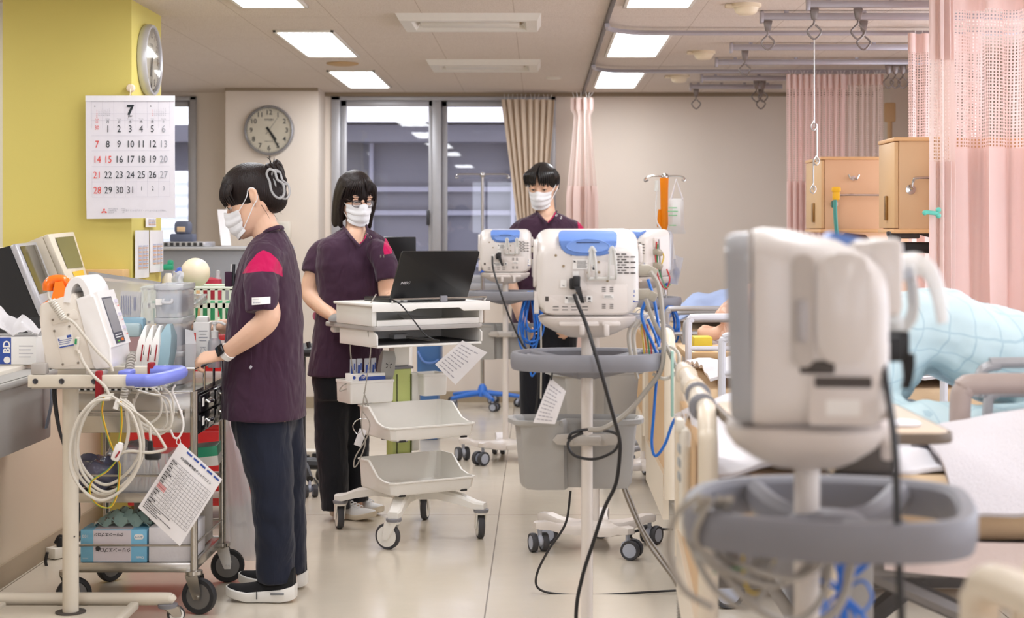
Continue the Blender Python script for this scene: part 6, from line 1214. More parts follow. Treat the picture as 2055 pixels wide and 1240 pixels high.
# lower shelves
t = thing('apron_box', 'blue and white carton of aprons printed upside down on the bottom shelf', 'carton', (-1.5, 5.7, .18)); x0, x1, z0, z1, ym = -1.615, -1.382, .178, .292, 5.615
b = MB(); b.bx(x0, x1, ym, ym+.13, z0, z1, .002); b.build('carton', mat('sky blue carton', (126, 192, 224), rough=.55), t); b = MB(); b.smooth = False; b.bx(x0+.045, x1-.055, ym-.0012, ym, z0+.002, z1-.002).bx(x0+.045, x1-.055, ym+.005, ym+.125, z1-.001, z1+.001); b.build('white_band', mat('pale lilac card', (214, 206, 210), rough=.6), t)
fl = lambda x, z: TR((x, ym-.0022, z), rx=PI/2) @ Matrix.Rotation(PI, 4, 'Z')
b = MB(); b.text('クリーンエプロン', fl(-1.50, .222), .0155, bold=.0004); b.text('クリーンエプロン', fl(-1.515, .276), .013, bold=.0004); b.lathe((-1.553, ym-.0018, .226), [(0, .001), (.0085, .001), (.0085, 0)], axis=(0, -1, 0), seg=18); b.build('print', M_INK, t, recalc=False)
b = MB(); b.text('Osaki', fl(-1.405, .195), .012, bold=.0003); b.text('100', fl(-1.597, .27), .016); b.text('737373', fl(-1.597, .192), .007); b.ext(rr(-1.426, -1.393, .258, .276, .008), 'y', ym-.0018, ym); b.build('print', M_LABEL, t, recalc=False)
b = MB(); b.text('ふつう', fl(-1.4095, .267), .0095, bold=.0003); b.build('print', mat('sky ink', (60, 120, 160), rough=.6), t, recalc=False)
b = MB(); b.bx(-1.375, -1.225, 5.615, 5.85, .178, .30, .003); b.sheet(lambda u, v: Vector((-1.375+.15*u, 5.65+.18*v, .30+.03*math.sin(u*7+v*5)*math.sin(v*6)+.02)), 10, 10, .003); tag(b.build('plain_carton', M_COTTON), 'plain white carton with crumpled tissue on the bottom shelf', 'carton')
b = MB(); b.sheet(lambda u, v: Vector((-1.58+.2*u, 5.66+.1*v, .30+.05*math.sin(PI*u)*math.sin(PI*v)+.01*math.sin(u*23+v*17))), 14, 8, .003); tag(b.build('clear_sachet', film('green printed sachet', (190, 222, 214), clear=.3, rough=.15, gloss=.7)), 'clear sachet with green print lying on the apron carton', 'sachet')
b = MB(); b.bx(-1.50, -1.24, 5.9, 6.06, .18, .34, .003); tag(b.build('open_carton', mat('grey card', (178, 172, 164), rough=.7)), 'open grey carton at the back of the bottom shelf', 'carton')
t = thing('tube_tray', 'clear tray of white wrapped tubes on the middle shelf of the stainless trolley', 'tray', (-1.45, 5.7, .42)); b = MB(); open_ = None; b.loft([[Vector((p[0], p[1], z)) for p in rr(x0_, x1_, 5.62, 5.78, .01)] for x0_, x1_, z in ((-1.485, -1.315, .422), (-1.49, -1.31, .56))], cap=False); b.build('tray', M_POLY, t)
g = random.Random(2)
for k in range(14): b = MB(); x = -1.475+.0118*k; b.tube([(x, 5.65, .425), (x+.004, 5.655, .49), (x+.01*g.uniform(-1, 1), 5.66, .545+.01*g.random())], .0052, seg=6); tag(b.build('wrapped_tube', mat('wrapped swab %d' % (k % 3), ((226, 220, 206), (236, 234, 230), (206, 206, 204))[k % 3], rough=.5)), 'white wrapped tube standing in the clear tray on the middle shelf', 'tube', 'wrapped tubes in the clear tray')
def crumple(o, st, sc):
    tex = bpy.data.textures.new('crumple', 'CLOUDS'); tex.noise_scale = sc; dm = o.modifiers.new('crumple', 'DISPLACE'); dm.texture = tex; dm.strength = st; dm.texture_coords = 'GLOBAL'; return o
b = MB(); b.ball((-1.585, 5.73, .478), (.115, .09, .055), 40, 24, Euler((0, .12, 0))); tag(crumple(b.build('supply_bag', film('clear bag of dark packs', (120, 124, 156), clear=.35, rough=.12, gloss=.9), angle=20), .05, .04), 'clear bag with dark blue packs on the middle shelf', 'bag')
b = MB(); b.ball((-1.50, 5.88, .50), (.1, .08, .065), 40, 24, Euler((0, -.2, 0))); tag(crumple(b.build('supply_bag', film('clear bag of grey packs', (206, 202, 206), clear=.4, rough=.12, gloss=.9), angle=20), .05, .04), 'clear bag with grey packs behind the cables on the middle shelf', 'bag')
t = thing('glove_carton', 'green and white glove carton tilted on the right of the middle shelf', 'carton', W(415, 915, 5.85)); m = TR(W(412, 912, 5.88), ry=-.1, rz=.1); b = MB(m); b.box((0, 0, 0), (.105, .14, .072), .003); b.build('carton', M_LABEL, t); b = MB(m); b.smooth = False; b.box((0, -.0005, .018), (.106, .1405, .036), .001); b.build('green_band', mat('emerald green', (40, 160, 120), rough=.4), t)
b = MB(); b.loft([[W(481+dx, y_, 6.17)+Vector((.002, w_*.3*math.sin(a*2), 0))+Vector((w_*math.cos(a)*(1+.12*math.sin(5*a+y_*.01)), w_*.45*math.sin(a)*(1+.2*math.cos(7*a)), 0)) for a in [2*PI*i/40 for i in range(40)]] for y_, w_, dx in ((842, .012, -26), (870, .024, -22), (940, .045, -12), (1020, .06, -4), (1080, .072, 2), (1108, .076, 4), (1120, .07, 2))], cap=False)
tag(b.build('hanging_sack', M_POLYM), 'long clear plastic sack hanging beside the stainless trolley', 'bag')
# ================================================================== defibrillator on its own stand, front left
YD0, YD1 = 5.20, 5.42
dst = thing('defibrillator_stand', 'cream post stand with blue grip and flat base carrying the defibrillator', 'stand', (-1.563, 5.3, 0))
M_DST = mat('cream painted post', (218, 210, 194), rough=.35, noise=.02)
b = MB(); b.cyl((-1.563, 5.32, .07), (-1.563, 5.32, .83), .0265, seg=28); b.build('post', M_DST, dst)
b = MB(); b.lathe((-1.563, 5.32, 0), [(.0, .073), (.05, .073), (.05, .076), (0, .077)], seg=28); b.lathe((-1.543, 5.2935, .33), [(0, .002), (.003, .002), (.003, 0)], axis=(.3, -1, 0), seg=8); b.lathe((-1.543, 5.2935, .53), [(0, .002), (.003, .002), (.003, 0)], axis=(.3, -1, 0), seg=8); b.build('post_collar', M_SLOT, dst)
b = MB(); b.bx(-1.96, -1.37, 5.08, 5.42, .055, .072, .004); b.bx(-1.39, -1.36, 5.08, 5.42, .06, .085, .006).bx(-1.84, -1.81, 5.08, 5.42, .06, .085, .006); b.build('base_plate', M_DST, dst)
for y in (5.06, 5.46): b = MB(); b.tube([(-1.97, y, .085), (-1.5, y, .085), (-1.29, y, .085), (-1.262, y, .083), (-1.25, y, .075)], [.022, .022, .022, .021, .014], seg=14); b.build('base_tube', M_DST, dst)
for x, y in ((-1.272, 5.46), (-1.30, 5.06), (-1.92, 5.46)): caster1(Matrix(), (x, y), .072, dst, .03, .4, M_STEEL)
zb = .84
for y in (5.17, 5.49): b = MB(); b.bx(-1.655, -1.31, y-.012, y+.012, .838, .878, .003); rl = b.build('side_rail', M_DST, dst)
for x in (-1.63, -1.545, -1.44): b = MB(); b.lathe((x, 5.158, .858), [(0, .001), (.0055, .002), (.008, .003), (.0095, .0)], axis=(0, -1, 0), seg=14); b.build('bolt', M_GREYM, dst)
b = MB(); b.bx(-1.65, -1.32, 5.18, 5.48, .832, .84); b.bx(-1.65, -1.60, 5.17, 5.21, .878, .915, .006).bx(-1.47, -1.41, 5.17, 5.22, .878, .892, .004); b.build('platform', mat('grey cradle', (176, 170, 164), rough=.5), dst)
b = MB(); b.tube([(-1.335, 5.17, .86), (-1.29, 5.17, .86), (-1.262, 5.17, .86), (-1.235, 5.20, .862), (-1.212, 5.30, .865), (-1.21, 5.36, .865), (-1.225, 5.46, .862), (-1.26, 5.49, .86), (-1.30, 5.49, .86), (-1.335, 5.49, .86)], .0215, seg=14, n=6); b.build('grip', M_BLUEG, dst)
b = MB(); b.bx(-1.375, -1.335, 5.2, 5.28, .868, .888, .006); b.build('grip_latch', M_BLUEG, dst)
for x, y in ((-1.425, 5.17), (-1.335, 5.49)): b = MB(); b.bx(x-.011, x+.011, y-.018, y+.018, .795 if y < 5.3 else .835, .892, .005); b.build('strap', M_REDV, dst)
df = thing('defibrillator', 'white defibrillator with orange paddles and sloping screen on the cream post stand', 'defibrillator', (-1.53, 5.3, .88))
M_DEF = mat('white defibrillator shell', (236, 233, 230), rough=.28, coat=.2); M_DEF2 = mat('ivory defibrillator shell', (228, 220, 208), rough=.35, coat=.1)
def prof(L, y0, y1, m_, name, par, bev=.006, Yr=YD0):
    P2 = [(W(x, y_, Yr).x, W(x, y_, Yr).z) for x, y_ in L]; b = MB(); b.ext(P2, 'y', y0, y1, bev); return b.build(name, m_, par)
prof([(78, 618), (82, 610), (100, 604), (147, 588), (152, 592), (166, 640), (192, 741), (110, 742), (90, 738), (86, 690), (80, 645)], YD0, YD1, M_DEF2, 'rear_housing', df, .008)
fr_ = [(151, 592), (154, 576), (161, 563), (172, 555), (182, 553)]
out = [(152, 596), (156, 574), (164, 561), (175, 555), (185, 556), (193, 563)]
fh = MB(); YR = YD0-.008
px2 = lambda x, y_: (W(x, y_, YR).x, W(x, y_, YR).z)
fh.ext([px2(*p) for p in [(151, 600), (184, 588), (188, 596), (220, 694), (225, 728), (222, 738), (192, 742), (186, 735)]], 'y', YR, YD1+.012, .008); fh.build('front_housing', M_DEF, df)
b = MB(); pts = [(154, 604), (157, 580), (165, 565), (176, 560), (184, 566), (192, 580), (194, 590)]
b.tube([Vector((W(x, y_, 5.31).x, 5.31, W(x, y_, 5.31).z)) for x, y_ in pts], [.03, .034, .034, .034, .034, .034, .03], seg=4, n=6, flat=1.0)
rings = []; cpts = spline([Vector((W(x, y_, 5.31).x, 0, W(x, y_, 5.31).z)) for x, y_ in pts], 6); b = MB()
for p, (tg, u, v) in zip(cpts, frames(cpts)):
    nrm_ = Vector((-tg.z, 0, tg.x)); rings.append([p+nrm_*a+Vector((0, y, 0)) for a, y in ((-.010, YR+.004), (.010, YR+.004), (.014, YR+.02), (.014, YD1-.01), (.010, YD1+.008), (-.010, YD1+.008), (-.012, YD1-.01), (-.012, YR+.02))])
b.loft(rings); b.build('carry_handle', M_DEF, df)
Pn = lambda x, y_: W(x, y_, YR+.006)                   # sloping front: near edge, and its far edge one body depth behind
na, nb = Pn(186, 590), Pn(221, 698); back = Vector((0, YD1-YR-.002, 0)); nn = (nb-na).cross(back).normalized(); nn = nn if nn.x > 0 else -nn
FP = lambda u, v, d: na*(1-v)+nb*v+back*u+nn*d
def fpan(u0, u1, v0, v1, d0, d1, m_, name, par): b = MB(); b.loft([[FP(u, v, d) for u, v in ((u0, v0), (u1, v0), (u1, v1), (u0, v1))] for d in (d0, d1)]); b.smooth = False; return b.build(name, m_, par, angle=20)
fp = fpan(.03, .97, -.02, 1.0, 0, .012, M_DEF, 'front_panel', df)
fpan(.18, .68, .1, .96, .012, .0135, mat('dark grey screen surround', (78, 80, 90), rough=.25), 'screen_surround', fp); fpan(.21, .65, .13, .76, .0135, .0142, mat('dull lcd', (150, 150, 152), rough=.15), 'screen', fp)
for k in range(10): fpan(.26+.07*(k % 5), .30+.07*(k % 5), .80+.045*(k//5), .815+.045*(k//5), .0135, .015, M_LABEL, 'key', fp) if k < 10 else None
fpan(.3, .38, .91, .93, .0135, .015, mat('green indicator', (120, 210, 60), rough=.4), 'indicator', fp); fpan(.5, .6, .88, .93, .0135, .015, M_ORANGE2, 'alarm_key', fp)
for u, v in ((.85, .2), (.85, .45), (.85, .7)): fpan(u-.07, u+.07, v-.03, v+.03, .012, .016, mat('pale lilac key', (206, 200, 214), rough=.4), 'soft_key', fp)
for v in (.28, .55, .82): fpan(.82, .88, v, v+.02, .0165, .017, mat('red ink', (222, 72, 62), rough=.6), 'key_print', fp)
b = MB(); b.bx(W(245, 0, 5.45).x-.01, W(245, 0, 5.45).x+.02, 5.34, 5.40, W(0, 708, 5.37).z, W(0, 692, 5.37).z, .006); b.build('side_connector', M_ORANGE2, df)
pan = prof([(107, 659), (140, 652), (161, 731), (128, 736)], YD0-.002, YD0+.004, M_DEF2, 'service_cover', df, .002)
prof([(103, 640), (149, 620), (156, 626), (158, 640), (107, 652)], YD0-.003, YD0+.004, M_DEF2, 'upper_cover', df, .002)
b = MB()
for x, y_ in ((109, 664), (139, 655), (126, 731), (157, 728), (106, 642), (137, 631)): b.lathe(W(x, y_, YD0-.003), [(0, .003), (.0035, .003), (.0042, 0)], axis=(0, -1, 0), seg=12)
b.build('screw', M_STEEL, df)
lb = prof([(114, 677), (144, 670), (148, 692), (119, 699)], YD0-.0045, YD0, M_LABEL, 'asset_label', df, 0, YD0-.004)
b = MB(); b.smooth = False
def tilt(x0, y0, w_, h_): c = [W(x, y_, YD0-.0052) for x, y_ in ((x0, y0), (x0+w_, y0-w_*.2), (x0+w_+h_*.2, y0-w_*.2+h_), (x0+h_*.2, y0+h_))]; b.quad(*c)
tilt(119, 696, 29, 2.6); tilt(133.5, 673, 9, 5); tilt(116, 680, 3, 4)
for k in range(3): tilt(117+k*.9, 684+k*3.6, 27-3*k, 1.1)
b.build('print', M_BLUEINK, lb, recalc=False)
b = MB(); q = W(155, 690, YD0-.008); b.box(q, (.014, .016, .045), .004, rot=Euler((0, .1, 0))); b.tube([q+Vector((.003, 0, -.02)), q+Vector((.008, -.002, -.04))], [.006, .004], seg=8); b.build('plug', M_DEF2, df); b = MB(); b.box(q+Vector((-.002, -.0085, .008)), (.007, .002, .018), rot=Euler((0, .1, 0))); b.build('plug_label', mat('green label', (40, 150, 90), rough=.4), df)
# paddles
pd = thing('defibrillator_paddle', 'orange paddle handles seated on top of the defibrillator', 'paddle', W(118, 590, 5.3)); b = MB()
q = lambda x, y_, Y=5.28: W(x, y_, Y)
b.tube([q(96, 583), q(97, 572), q(104, 563), q(118, 560), q(130, 563), q(140, 574)], [.017, .019, .017, .015, .016, .015], seg=12, n=6)
b.loft([[q(x, y_, Y) for x, y_, Y in r_] for r_ in ([(106, 612, 5.22), (146, 594, 5.22), (146, 594, 5.36), (106, 612, 5.36)], [(103, 600, 5.23), (142, 588, 5.23), (142, 588, 5.35), (103, 600, 5.35)], [(108, 578, 5.25), (130, 574, 5.25), (130, 574, 5.32), (108, 578, 5.32)], [(110, 566, 5.26), (126, 564, 5.26), (126, 564, 5.31), (110, 566, 5.31)])]); b.build('handle', M_ORANGE2, pd)
b = MB(); b.loft([[q(x, y_, Y) for x, y_, Y in r_] for r_ in ([(82, 614, 5.24), (98, 606, 5.24), (98, 604, 5.38), (84, 612, 5.38)], [(82, 611, 5.24), (98, 602, 5.24), (98, 600, 5.38), (84, 609, 5.38)])]); b.build('side_plate', M_ORANGE2, pd)
def coil(a, c, r, turns, wr, m_, name, par=None, seg=5):
    a, c = Vector(a), Vector(c); d = (c-a).normalized(); u = d.orthogonal().normalized(); v = d.cross(u); n = turns*12; b = MB()
    b.tube([a+(c-a)*k/n+(u*math.cos(2*PI*k/12)+v*math.sin(2*PI*k/12))*r for k in range(n+1)], wr, seg=seg, smooth=False); return b.build(name, m_, par)
cd = thing('paddle_cord', 'grey coiled paddle cord running down the side of the defibrillator', 'cord', W(115, 620, 5.18)); coil(W(103, 602, 5.17), W(128, 640, 5.17), .0095, 10, .0042, M_CABLEW, 'coil', cd)
b = MB(); b.tube(P([(97, 585), (98, 596), (103, 603)], 5.2), .004, seg=8); b.tube(P([(126, 638), (145, 645), (168, 672), (195, 705), (220, 730), (226, 745)], 5.17), .0048, seg=8); b.tube(P([(160, 708), (166, 725), (185, 752), (210, 775), (222, 800)], 5.14), .0052, seg=8); b.build('cord', M_CABLEW, cd)
cd = thing('paddle_cord', 'grey coiled cord hanging from the blue grip side of the defibrillator', 'cord', W(258, 740, 5.35)); coil(W(264, 712, 5.38), W(252, 790, 5.2), .011, 14, .0046, M_CABLE, 'coil', cd); coil(W(252, 780, 5.15), W(243, 822, 5.15), .009, 8, .0042, M_CABLE, 'coil', cd)
# hanging loops of leads
lp = []
for dx, dy, s in ((0, 0, 1), (6, 3, .96), (-4, 6, 1.03), (3, -4, .92)): lp.append((M_CABLEW, P([(x0*s+dx+230*(1-s), y_*s+dy+800*(1-s)) for x0, y_ in ((225, 795), (195, 800), (165, 830), (148, 880), (150, 935), (175, 975), (210, 992), (250, 970), (278, 930), (284, 880), (268, 825), (240, 800))], 5.12-.006*dy), .0047))
lp += [(M_CABLEW, P([(225, 795), (255, 815), (300, 850), (328, 890), (330, 902), (300, 908), (262, 905), (240, 910)], 5.10), .0047),
       (M_CABLEW, P([(265, 780), (300, 790), (335, 800), (345, 840), (335, 862), (300, 858), (272, 835), (268, 800)], 5.25), .0042), (M_CABLEW, P([(285, 770), (320, 790), (322, 830), (300, 850), (272, 855), (262, 830), (282, 780), (300, 775)], 5.28), .0042),
       (M_CABLEW, P([(302, 770), (330, 810), (334, 850), (310, 866), (280, 850)], 5.3), .0042), (M_CABLEW, P([(320, 768), (346, 800), (344, 850), (318, 872), (286, 858), (262, 842)], 5.26), .0042),
       (M_CABLEW, P([(250, 800), (258, 860), (250, 900), (232, 920)], 5.11), .006), (M_CABLEW, P([(300, 855), (302, 880), (303, 898)], 5.2), .005)]
for c_, q_ in (((196, 56, 40), 0), ((226, 196, 40), 1.2), ((110, 180, 70), -1.2)): lp.append((mat('thin lead %d' % int(q_*10), c_, rough=.4), P([(208+q_, 797), (205+q_, 830), (218+q_, 880), (228+q_, 905), (235, 920), (215+q_, 945), (185+q_, 965), (180+q_, 990), (195+q_, 1012), (220+q_, 1018), (235+q_, 990), (240+q_, 940), (238+q_, 925)], 5.09), .0018)); lp.append((mat('thin lead %d' % int(q_*10), c_, rough=.4), P([(242+q_, 805), (244+q_, 850), (238+q_, 895), (236, 915)], 5.085), .0018))
t = cables('lead_bundle', 'coiled off-white leads hanging below the defibrillator with a striped thin lead', lp)
b = MB(); q = W(235, 908, 5.08); b.box(q, (.026, .016, .055), .006, rot=Euler((0, .35, 0))).box(q+Vector((.008, 0, .018)), (.018, .014, .03), .004, rot=Euler((0, .35, 0))); b.build('connector', M_DEF, t); b = MB(); b.box(q+Vector((.004, -.01, -.005)), (.005, .003, .025), rot=Euler((0, .6, 0))); b.build('connector_mark', M_REDV, t)
b = MB(); b.box(W(234, 812, 5.09), (.016, .002, .03), rot=Euler((0, .3, 0))); b.build('tag_label', M_LABEL, t)
b = MB(); q = W(302, 903, 5.19); b.loft([[q+Vector((s*x, s*y, z)) for x, y in ((-1, -1), (1, -1), (1, 1), (-1, 1))] for s, z in ((.006, .03), (.008, .0), (.008, -.004))]); b.box(q+Vector((.008, 0, -.018)), (.05, .03, .028), .008); b.build('black_connector', M_BLACK, t)
cables('mains_cable', 'black mains cords hanging behind the cream post stand', [(M_KCABLE, P([(107, 768), (108, 800), (118, 860), (140, 930), (153, 985), (156, 1040)], 5.36), .0055), (M_KCABLE, P([(112, 768), (112, 800), (122, 870), (143, 935), (156, 990), (158, 1045), (140, 1080), (120, 1075), (110, 1090)], 5.9), .005), (M_KCABLE, P([(95, 1108), (92, 1130), (105, 1155), (140, 1165)], 6.4), .007)])
t = thing('power_strip', 'white power strip with black plugs on the floor by the counter', 'power strip', (-1.98, 6.6, 0)); b = MB(TR((-1.945, 6.6, .025), rz=1.0)); b.box((0, 0, 0), (.2, .06, .045), .006); b.build('body', M_OFFW, t); b = MB(); b.box((-1.965, 6.55, .068), (.03, .035, .04), .006).box((-1.93, 6.66, .068), (.03, .035, .04), .006); b.build('plug', M_BLACK, t)
# checklist hanging from a white hook on the blue grip
o, q = sheet_quad('checklist', 'laminated checklist sheet hanging askew from a white hook below the defibrillator', 'paper', [(362, 887), (446, 962), (361, 1096), (277, 1018)], 5.3, (0, .02, .02, 0), M_PAPER)
CQ = lambda u, v, d=.0022: (q[0]*(1-u)+q[1]*u)*(1-v)+(q[3]*(1-u)+q[2]*u)*v+Vector((0, -.006*math.sin(PI*u)*math.sin(PI*v)-d, 0))
ex = (q[1]-q[0]).normalized(); ez = (q[0]-q[3]).normalized()
def cqM(u, v): p = CQ(u, v, .0022); m = Matrix.Identity(4); m.col[0][:3] = ex; m.col[1][:3] = ez; m.col[2][:3] = ex.cross(ez); m.col[3][:3] = p; return m
b = MB(); b.text('ICU回診車物品チェックリスト', cqM(.52, .14), .0098, bold=.0003)
b.smooth = False; g = random.Random(5)
for k in range(15):
    v = .22+.042*k; [b.quad(CQ(.05+.09*j, v), CQ(.14+.09*j, v), CQ(.14+.09*j, v+.0035), CQ(.05+.09*j, v+.0035)) for j in range(10)]
    if k not in (8, 9): [b.quad(CQ(.06+.03*j, v+.013), CQ(.083+.03*j, v+.013), CQ(.083+.03*j, v+.031), CQ(.06+.03*j, v+.031)) for j in range(g.randint(2, 5))]
    for j in range(5):
        if (j < 3 or j == 4) and k < 14 and g.random() < .85: uu = (.30, .37, .44, .5, .9)[j]; b.quad(CQ(uu, v+.02), CQ(uu+.006, v+.034), CQ(uu+.032, v+.01), CQ(uu+.008, v+.027))
for j in range(11): u = .27+.068*j; [b.quad(CQ(u, .22+.059*k), CQ(u+.0035, .22+.059*k), CQ(u+.0035, .279+.059*k), CQ(u, .279+.059*k)) for k in range(10)]
for k in range(5): [b.quad(CQ(.06+.032*j, .835+.025*k), CQ(.084+.032*j, .835+.025*k), CQ(.084+.032*j, .846+.025*k), CQ(.06+.032*j, .846+.025*k)) for j in range(g.randint(8, 22))]
b.build('print', M_INK, o, recalc=False)
b = MB(); b.smooth = False; [b.quad(CQ(.07, .565+.014*k), CQ(.25, .565+.014*k), CQ(.25, .571+.014*k), CQ(.07, .571+.014*k)) for k in range(5)]; b.build('red_print', mat('red ink', (222, 72, 62), rough=.6), o, recalc=False)
b = MB(); b.smooth = False; [b.quad(CQ(.2+.16*k, .025), CQ(.32+.16*k, .025), CQ(.32+.16*k, .05), CQ(.2+.16*k, .05)) for k in range(5)]; b.build('blue_heading', M_BLUEINK, o, recalc=False)
b = MB(); b.tube(P([(352, 772), (346, 784), (352, 800), (364, 830), (368, 855), (360, 876), (350, 878), (342, 862)], 5.29), .0035, seg=8); b.tube(P([(358, 876), (362, 884), (360, 893), (354, 888), (357, 878)], 5.29), .0015, seg=6); tag(b.build('wire_hook', M_DEF), 'white S-shaped hook holding the checklist under the blue grip', 'hook')
# ================================================================== the three people in purple tunics
def cloth(name, rgb, rough=.8, fold=.5):
    m = mat(name, rgb, rough=rough, noise=.08, nscale=25, bump=.10, bscale=700, spec=.25, sheen=.15); nt = m.node_tree; b = nt.nodes['Principled BSDF']; bp0 = b.inputs['Normal'].links[0].from_node
    tc = nt.nodes.new('ShaderNodeTexCoord'); mp = nt.nodes.new('ShaderNodeMapping'); mp.inputs['Scale'].default_value = (14, 14, 4.5); n = nt.nodes.new('ShaderNodeTexNoise'); n.inputs['Scale'].default_value = 1; n.inputs['Detail'].default_value = 2; n.inputs['Distortion'].default_value = 1.2
    bp = nt.nodes.new('ShaderNodeBump'); bp.inputs['Strength'].default_value = fold; bp.inputs['Distance'].default_value = .03
    nt.links.new(tc.outputs['Object'], mp.inputs[0]); nt.links.new(mp.outputs[0], n.inputs['Vector']); nt.links.new(n.outputs['Fac'], bp.inputs['Height']); nt.links.new(bp0.outputs[0], bp.inputs['Normal']); nt.links.new(bp.outputs[0], b.inputs['Normal']); return m
M_TUNIC = cloth('dark plum tunic cloth', (62, 36, 56)); M_NAVY = cloth('navy trouser cloth', (27, 32, 48), fold=.35); M_BLKT = cloth('black trouser cloth', (24, 25, 32), fold=.35)
M_MAG = mat('magenta shoulder cloth', (186, 4, 80), rough=.8, noise=.04); M_MASK = mat('white surgical mask', (232, 232, 234), rough=.85, noise=.02, bump=.1, bscale=90)
def hair_mat():
    m = mat('dark brown hair', (30, 21, 19), rough=.42, noise=.3, nscale=60, spec=.22); nt = m.node_tree; b = nt.nodes['Principled BSDF']
    tc = nt.nodes.new('ShaderNodeTexCoord'); mp = nt.nodes.new('ShaderNodeMapping'); mp.inputs['Scale'].default_value = (260, 260, 14); n = nt.nodes.new('ShaderNodeTexNoise'); n.inputs['Scale'].default_value = 1; n.inputs['Detail'].default_value = 3
    bp = nt.nodes.new('ShaderNodeBump'); bp.inputs['Strength'].default_value = .6; bp.inputs['Distance'].default_value = .004; nt.links.new(tc.outputs['Object'], mp.inputs[0]); nt.links.new(mp.outputs[0], n.inputs['Vector']); nt.links.new(n.outputs['Fac'], bp.inputs['Height']); nt.links.new(bp.outputs[0], b.inputs['Normal']); return m
M_HAIR = hair_mat()
HR = [(-.118, .018, -.078, -.045), (-.110, .034, -.090, -.030), (-.095, .048, -.094, .0), (-.075, .057, -.093, .035), (-.05, .064, -.091, .065), (-.02, .070, -.088, .085), (.005, .073, -.086, .094), (.035, .0765, -.091, .098), (.06, .075, -.088, .096), (.085, .065, -.074, .082), (.103, .048, -.05, .062), (.114, .028, -.026, .04), (.118, .008, -.004, .018)]
def hr(z):
    z = max(HR[0][0], min(HR[-1][0], z))
    for a, c in zip(HR, HR[1:]):
        if z <= c[0]: f = (z-a[0])/(c[0]-a[0]); return [a[i]+(c[i]-a[i])*f for i in (1, 2, 3)]
    return HR[-1][1:]
def hring(z, off=0, n=28):
    w_, f, k = hr(z); c, r = (f+k)/2, (k-f)/2; out = []
    for i in range(n): a = 2*PI*i/n; s, co = math.sin(a), math.cos(a); out.append(Vector(((w_+off)*math.copysign(abs(s)**.9, s), c-(r+off)*math.copysign(abs(co)**.95, co), z)))
    return out
def head_into(b, HM):                                # skull, nose, lips, ears, eye sockets are fused with the body later
    M0_ = b.M; b.M = HM
    b.loft([hring(z) for z, *_ in HR]); b.tube([(0, -.082, .012), (0, -.098, -.012), (0, -.108, -.034), (0, -.094, -.044)], [.008, .0095, .0135, .009], seg=10, n=4)
    for s in (-1, 1): b.ball((s*.011, -.094, -.04), (.008, .009, .007), 8, 6); b.ball((s*.033, -.084, .022), (.022, .008, .006), 10, 6)
    b.ball((0, -.092, -.068), (.022, .008, .006), 10, 6).ball((0, -.090, -.079), (.019, .009, .006), 10, 6).ball((0, -.086, -.105), (.02, .012, .014), 10, 6)
    for s in (-1, 1):
        b.tube([(s*.070, .012, -.028), (s*.078, .018, -.02), (s*.084, .030, .0), (s*.086, .033, .018), (s*.083, .024, .029), (s*.078, .012, .025), (s*.073, .006, .012)], [.006, .0075, .0065, .0065, .006, .006, .005], seg=8, n=4); b.ball((s*.076, .02, .004), (.009, .017, .027), 10, 8)
    b.M = M0_
def eyes(HM, t, iris=(30, 22, 18)):
    for s in (-1, 1):
        b = MB(HM); b.ball((s*.032, -.0785, .001), (.0115, .0095, .0075), 12, 8); e = b.build('eye', mat('eye white', (214, 206, 200), rough=.15), t); b = MB(HM); b.ball((s*.032, -.0795, .0065), (.0145, .0105, .0085), 14, 10, Euler((-.35, 0, 0))); b.build('eyelid', M_SKIN, e); b = MB(HM); b.ball((s*.032, -.0862, -.0015), (.005, .0028, .0045), 10, 6); b.build('iris', mat('dark iris', iris, rough=.1), e)
        b = MB(HM); b.tube([(s*.0465, -.079, -.001), (s*.040, -.0868, .0005), (s*.032, -.0897, .0012), (s*.024, -.0882, .0005), (s*.0185, -.0845, -.003)], .0013, seg=5); b.build('lashes', M_HAIRK, e)
        b = MB(HM); b.tube([(s*.052, -.076, .022), (s*.040, -.0885, .028), (s*.028, -.0925, .027), (s*.016, -.0935, .023)], [.001, .002, .0022, .0014], seg=6, flat=.6); b.build('eyebrow', M_HAIRK, t)
def mask(HM, t, name='mask'):
    def fn(u, v):
        z = -.015-.099*v; a = (u-.5)*2; w_, f, k = hr(max(z, -.09)); c, r = (f+k)/2, (k-f)/2; ang = a*(.98+.32*v)
        off = .010+.017*math.exp(-(a/.30)**2)*(1-v)**.8+.013*math.exp(-(a/.5)**2)*math.sin(PI*min(1,v*1.1))+.0016*(1 if (v*3.0) % 1 < .5 else -1)*(.2 < v < .9)
        up = .012*math.exp(-(a/.25)**2)*(1-v)-.004*abs(a)*(1-v)+.016*abs(a)**2*v
        return Vector(((max(w_, .04)+off*.7)*math.sin(ang), c-(max(r, .034)+off)*math.cos(ang)*(1-.02*abs(a)), z+up))
    b = MB(HM); b.sheet(fn, 28, 18, .0022); m = b.build(name, M_MASK, t)
    for s, u in ((-1, 0), (1, 1)):
        b = MB(HM); p0, p1 = fn(u, .08), fn(u, .85); b.tube([p0, Vector((s*.082, -.005, .008)), Vector((s*.085, .014, .032)), Vector((s*.088, .034, .024)), Vector((s*.086, .03, -.01)), Vector((s*.08, .005, -.03)), p1], .0017, seg=6); b.build('ear_loop', M_MASK, m)
    return m
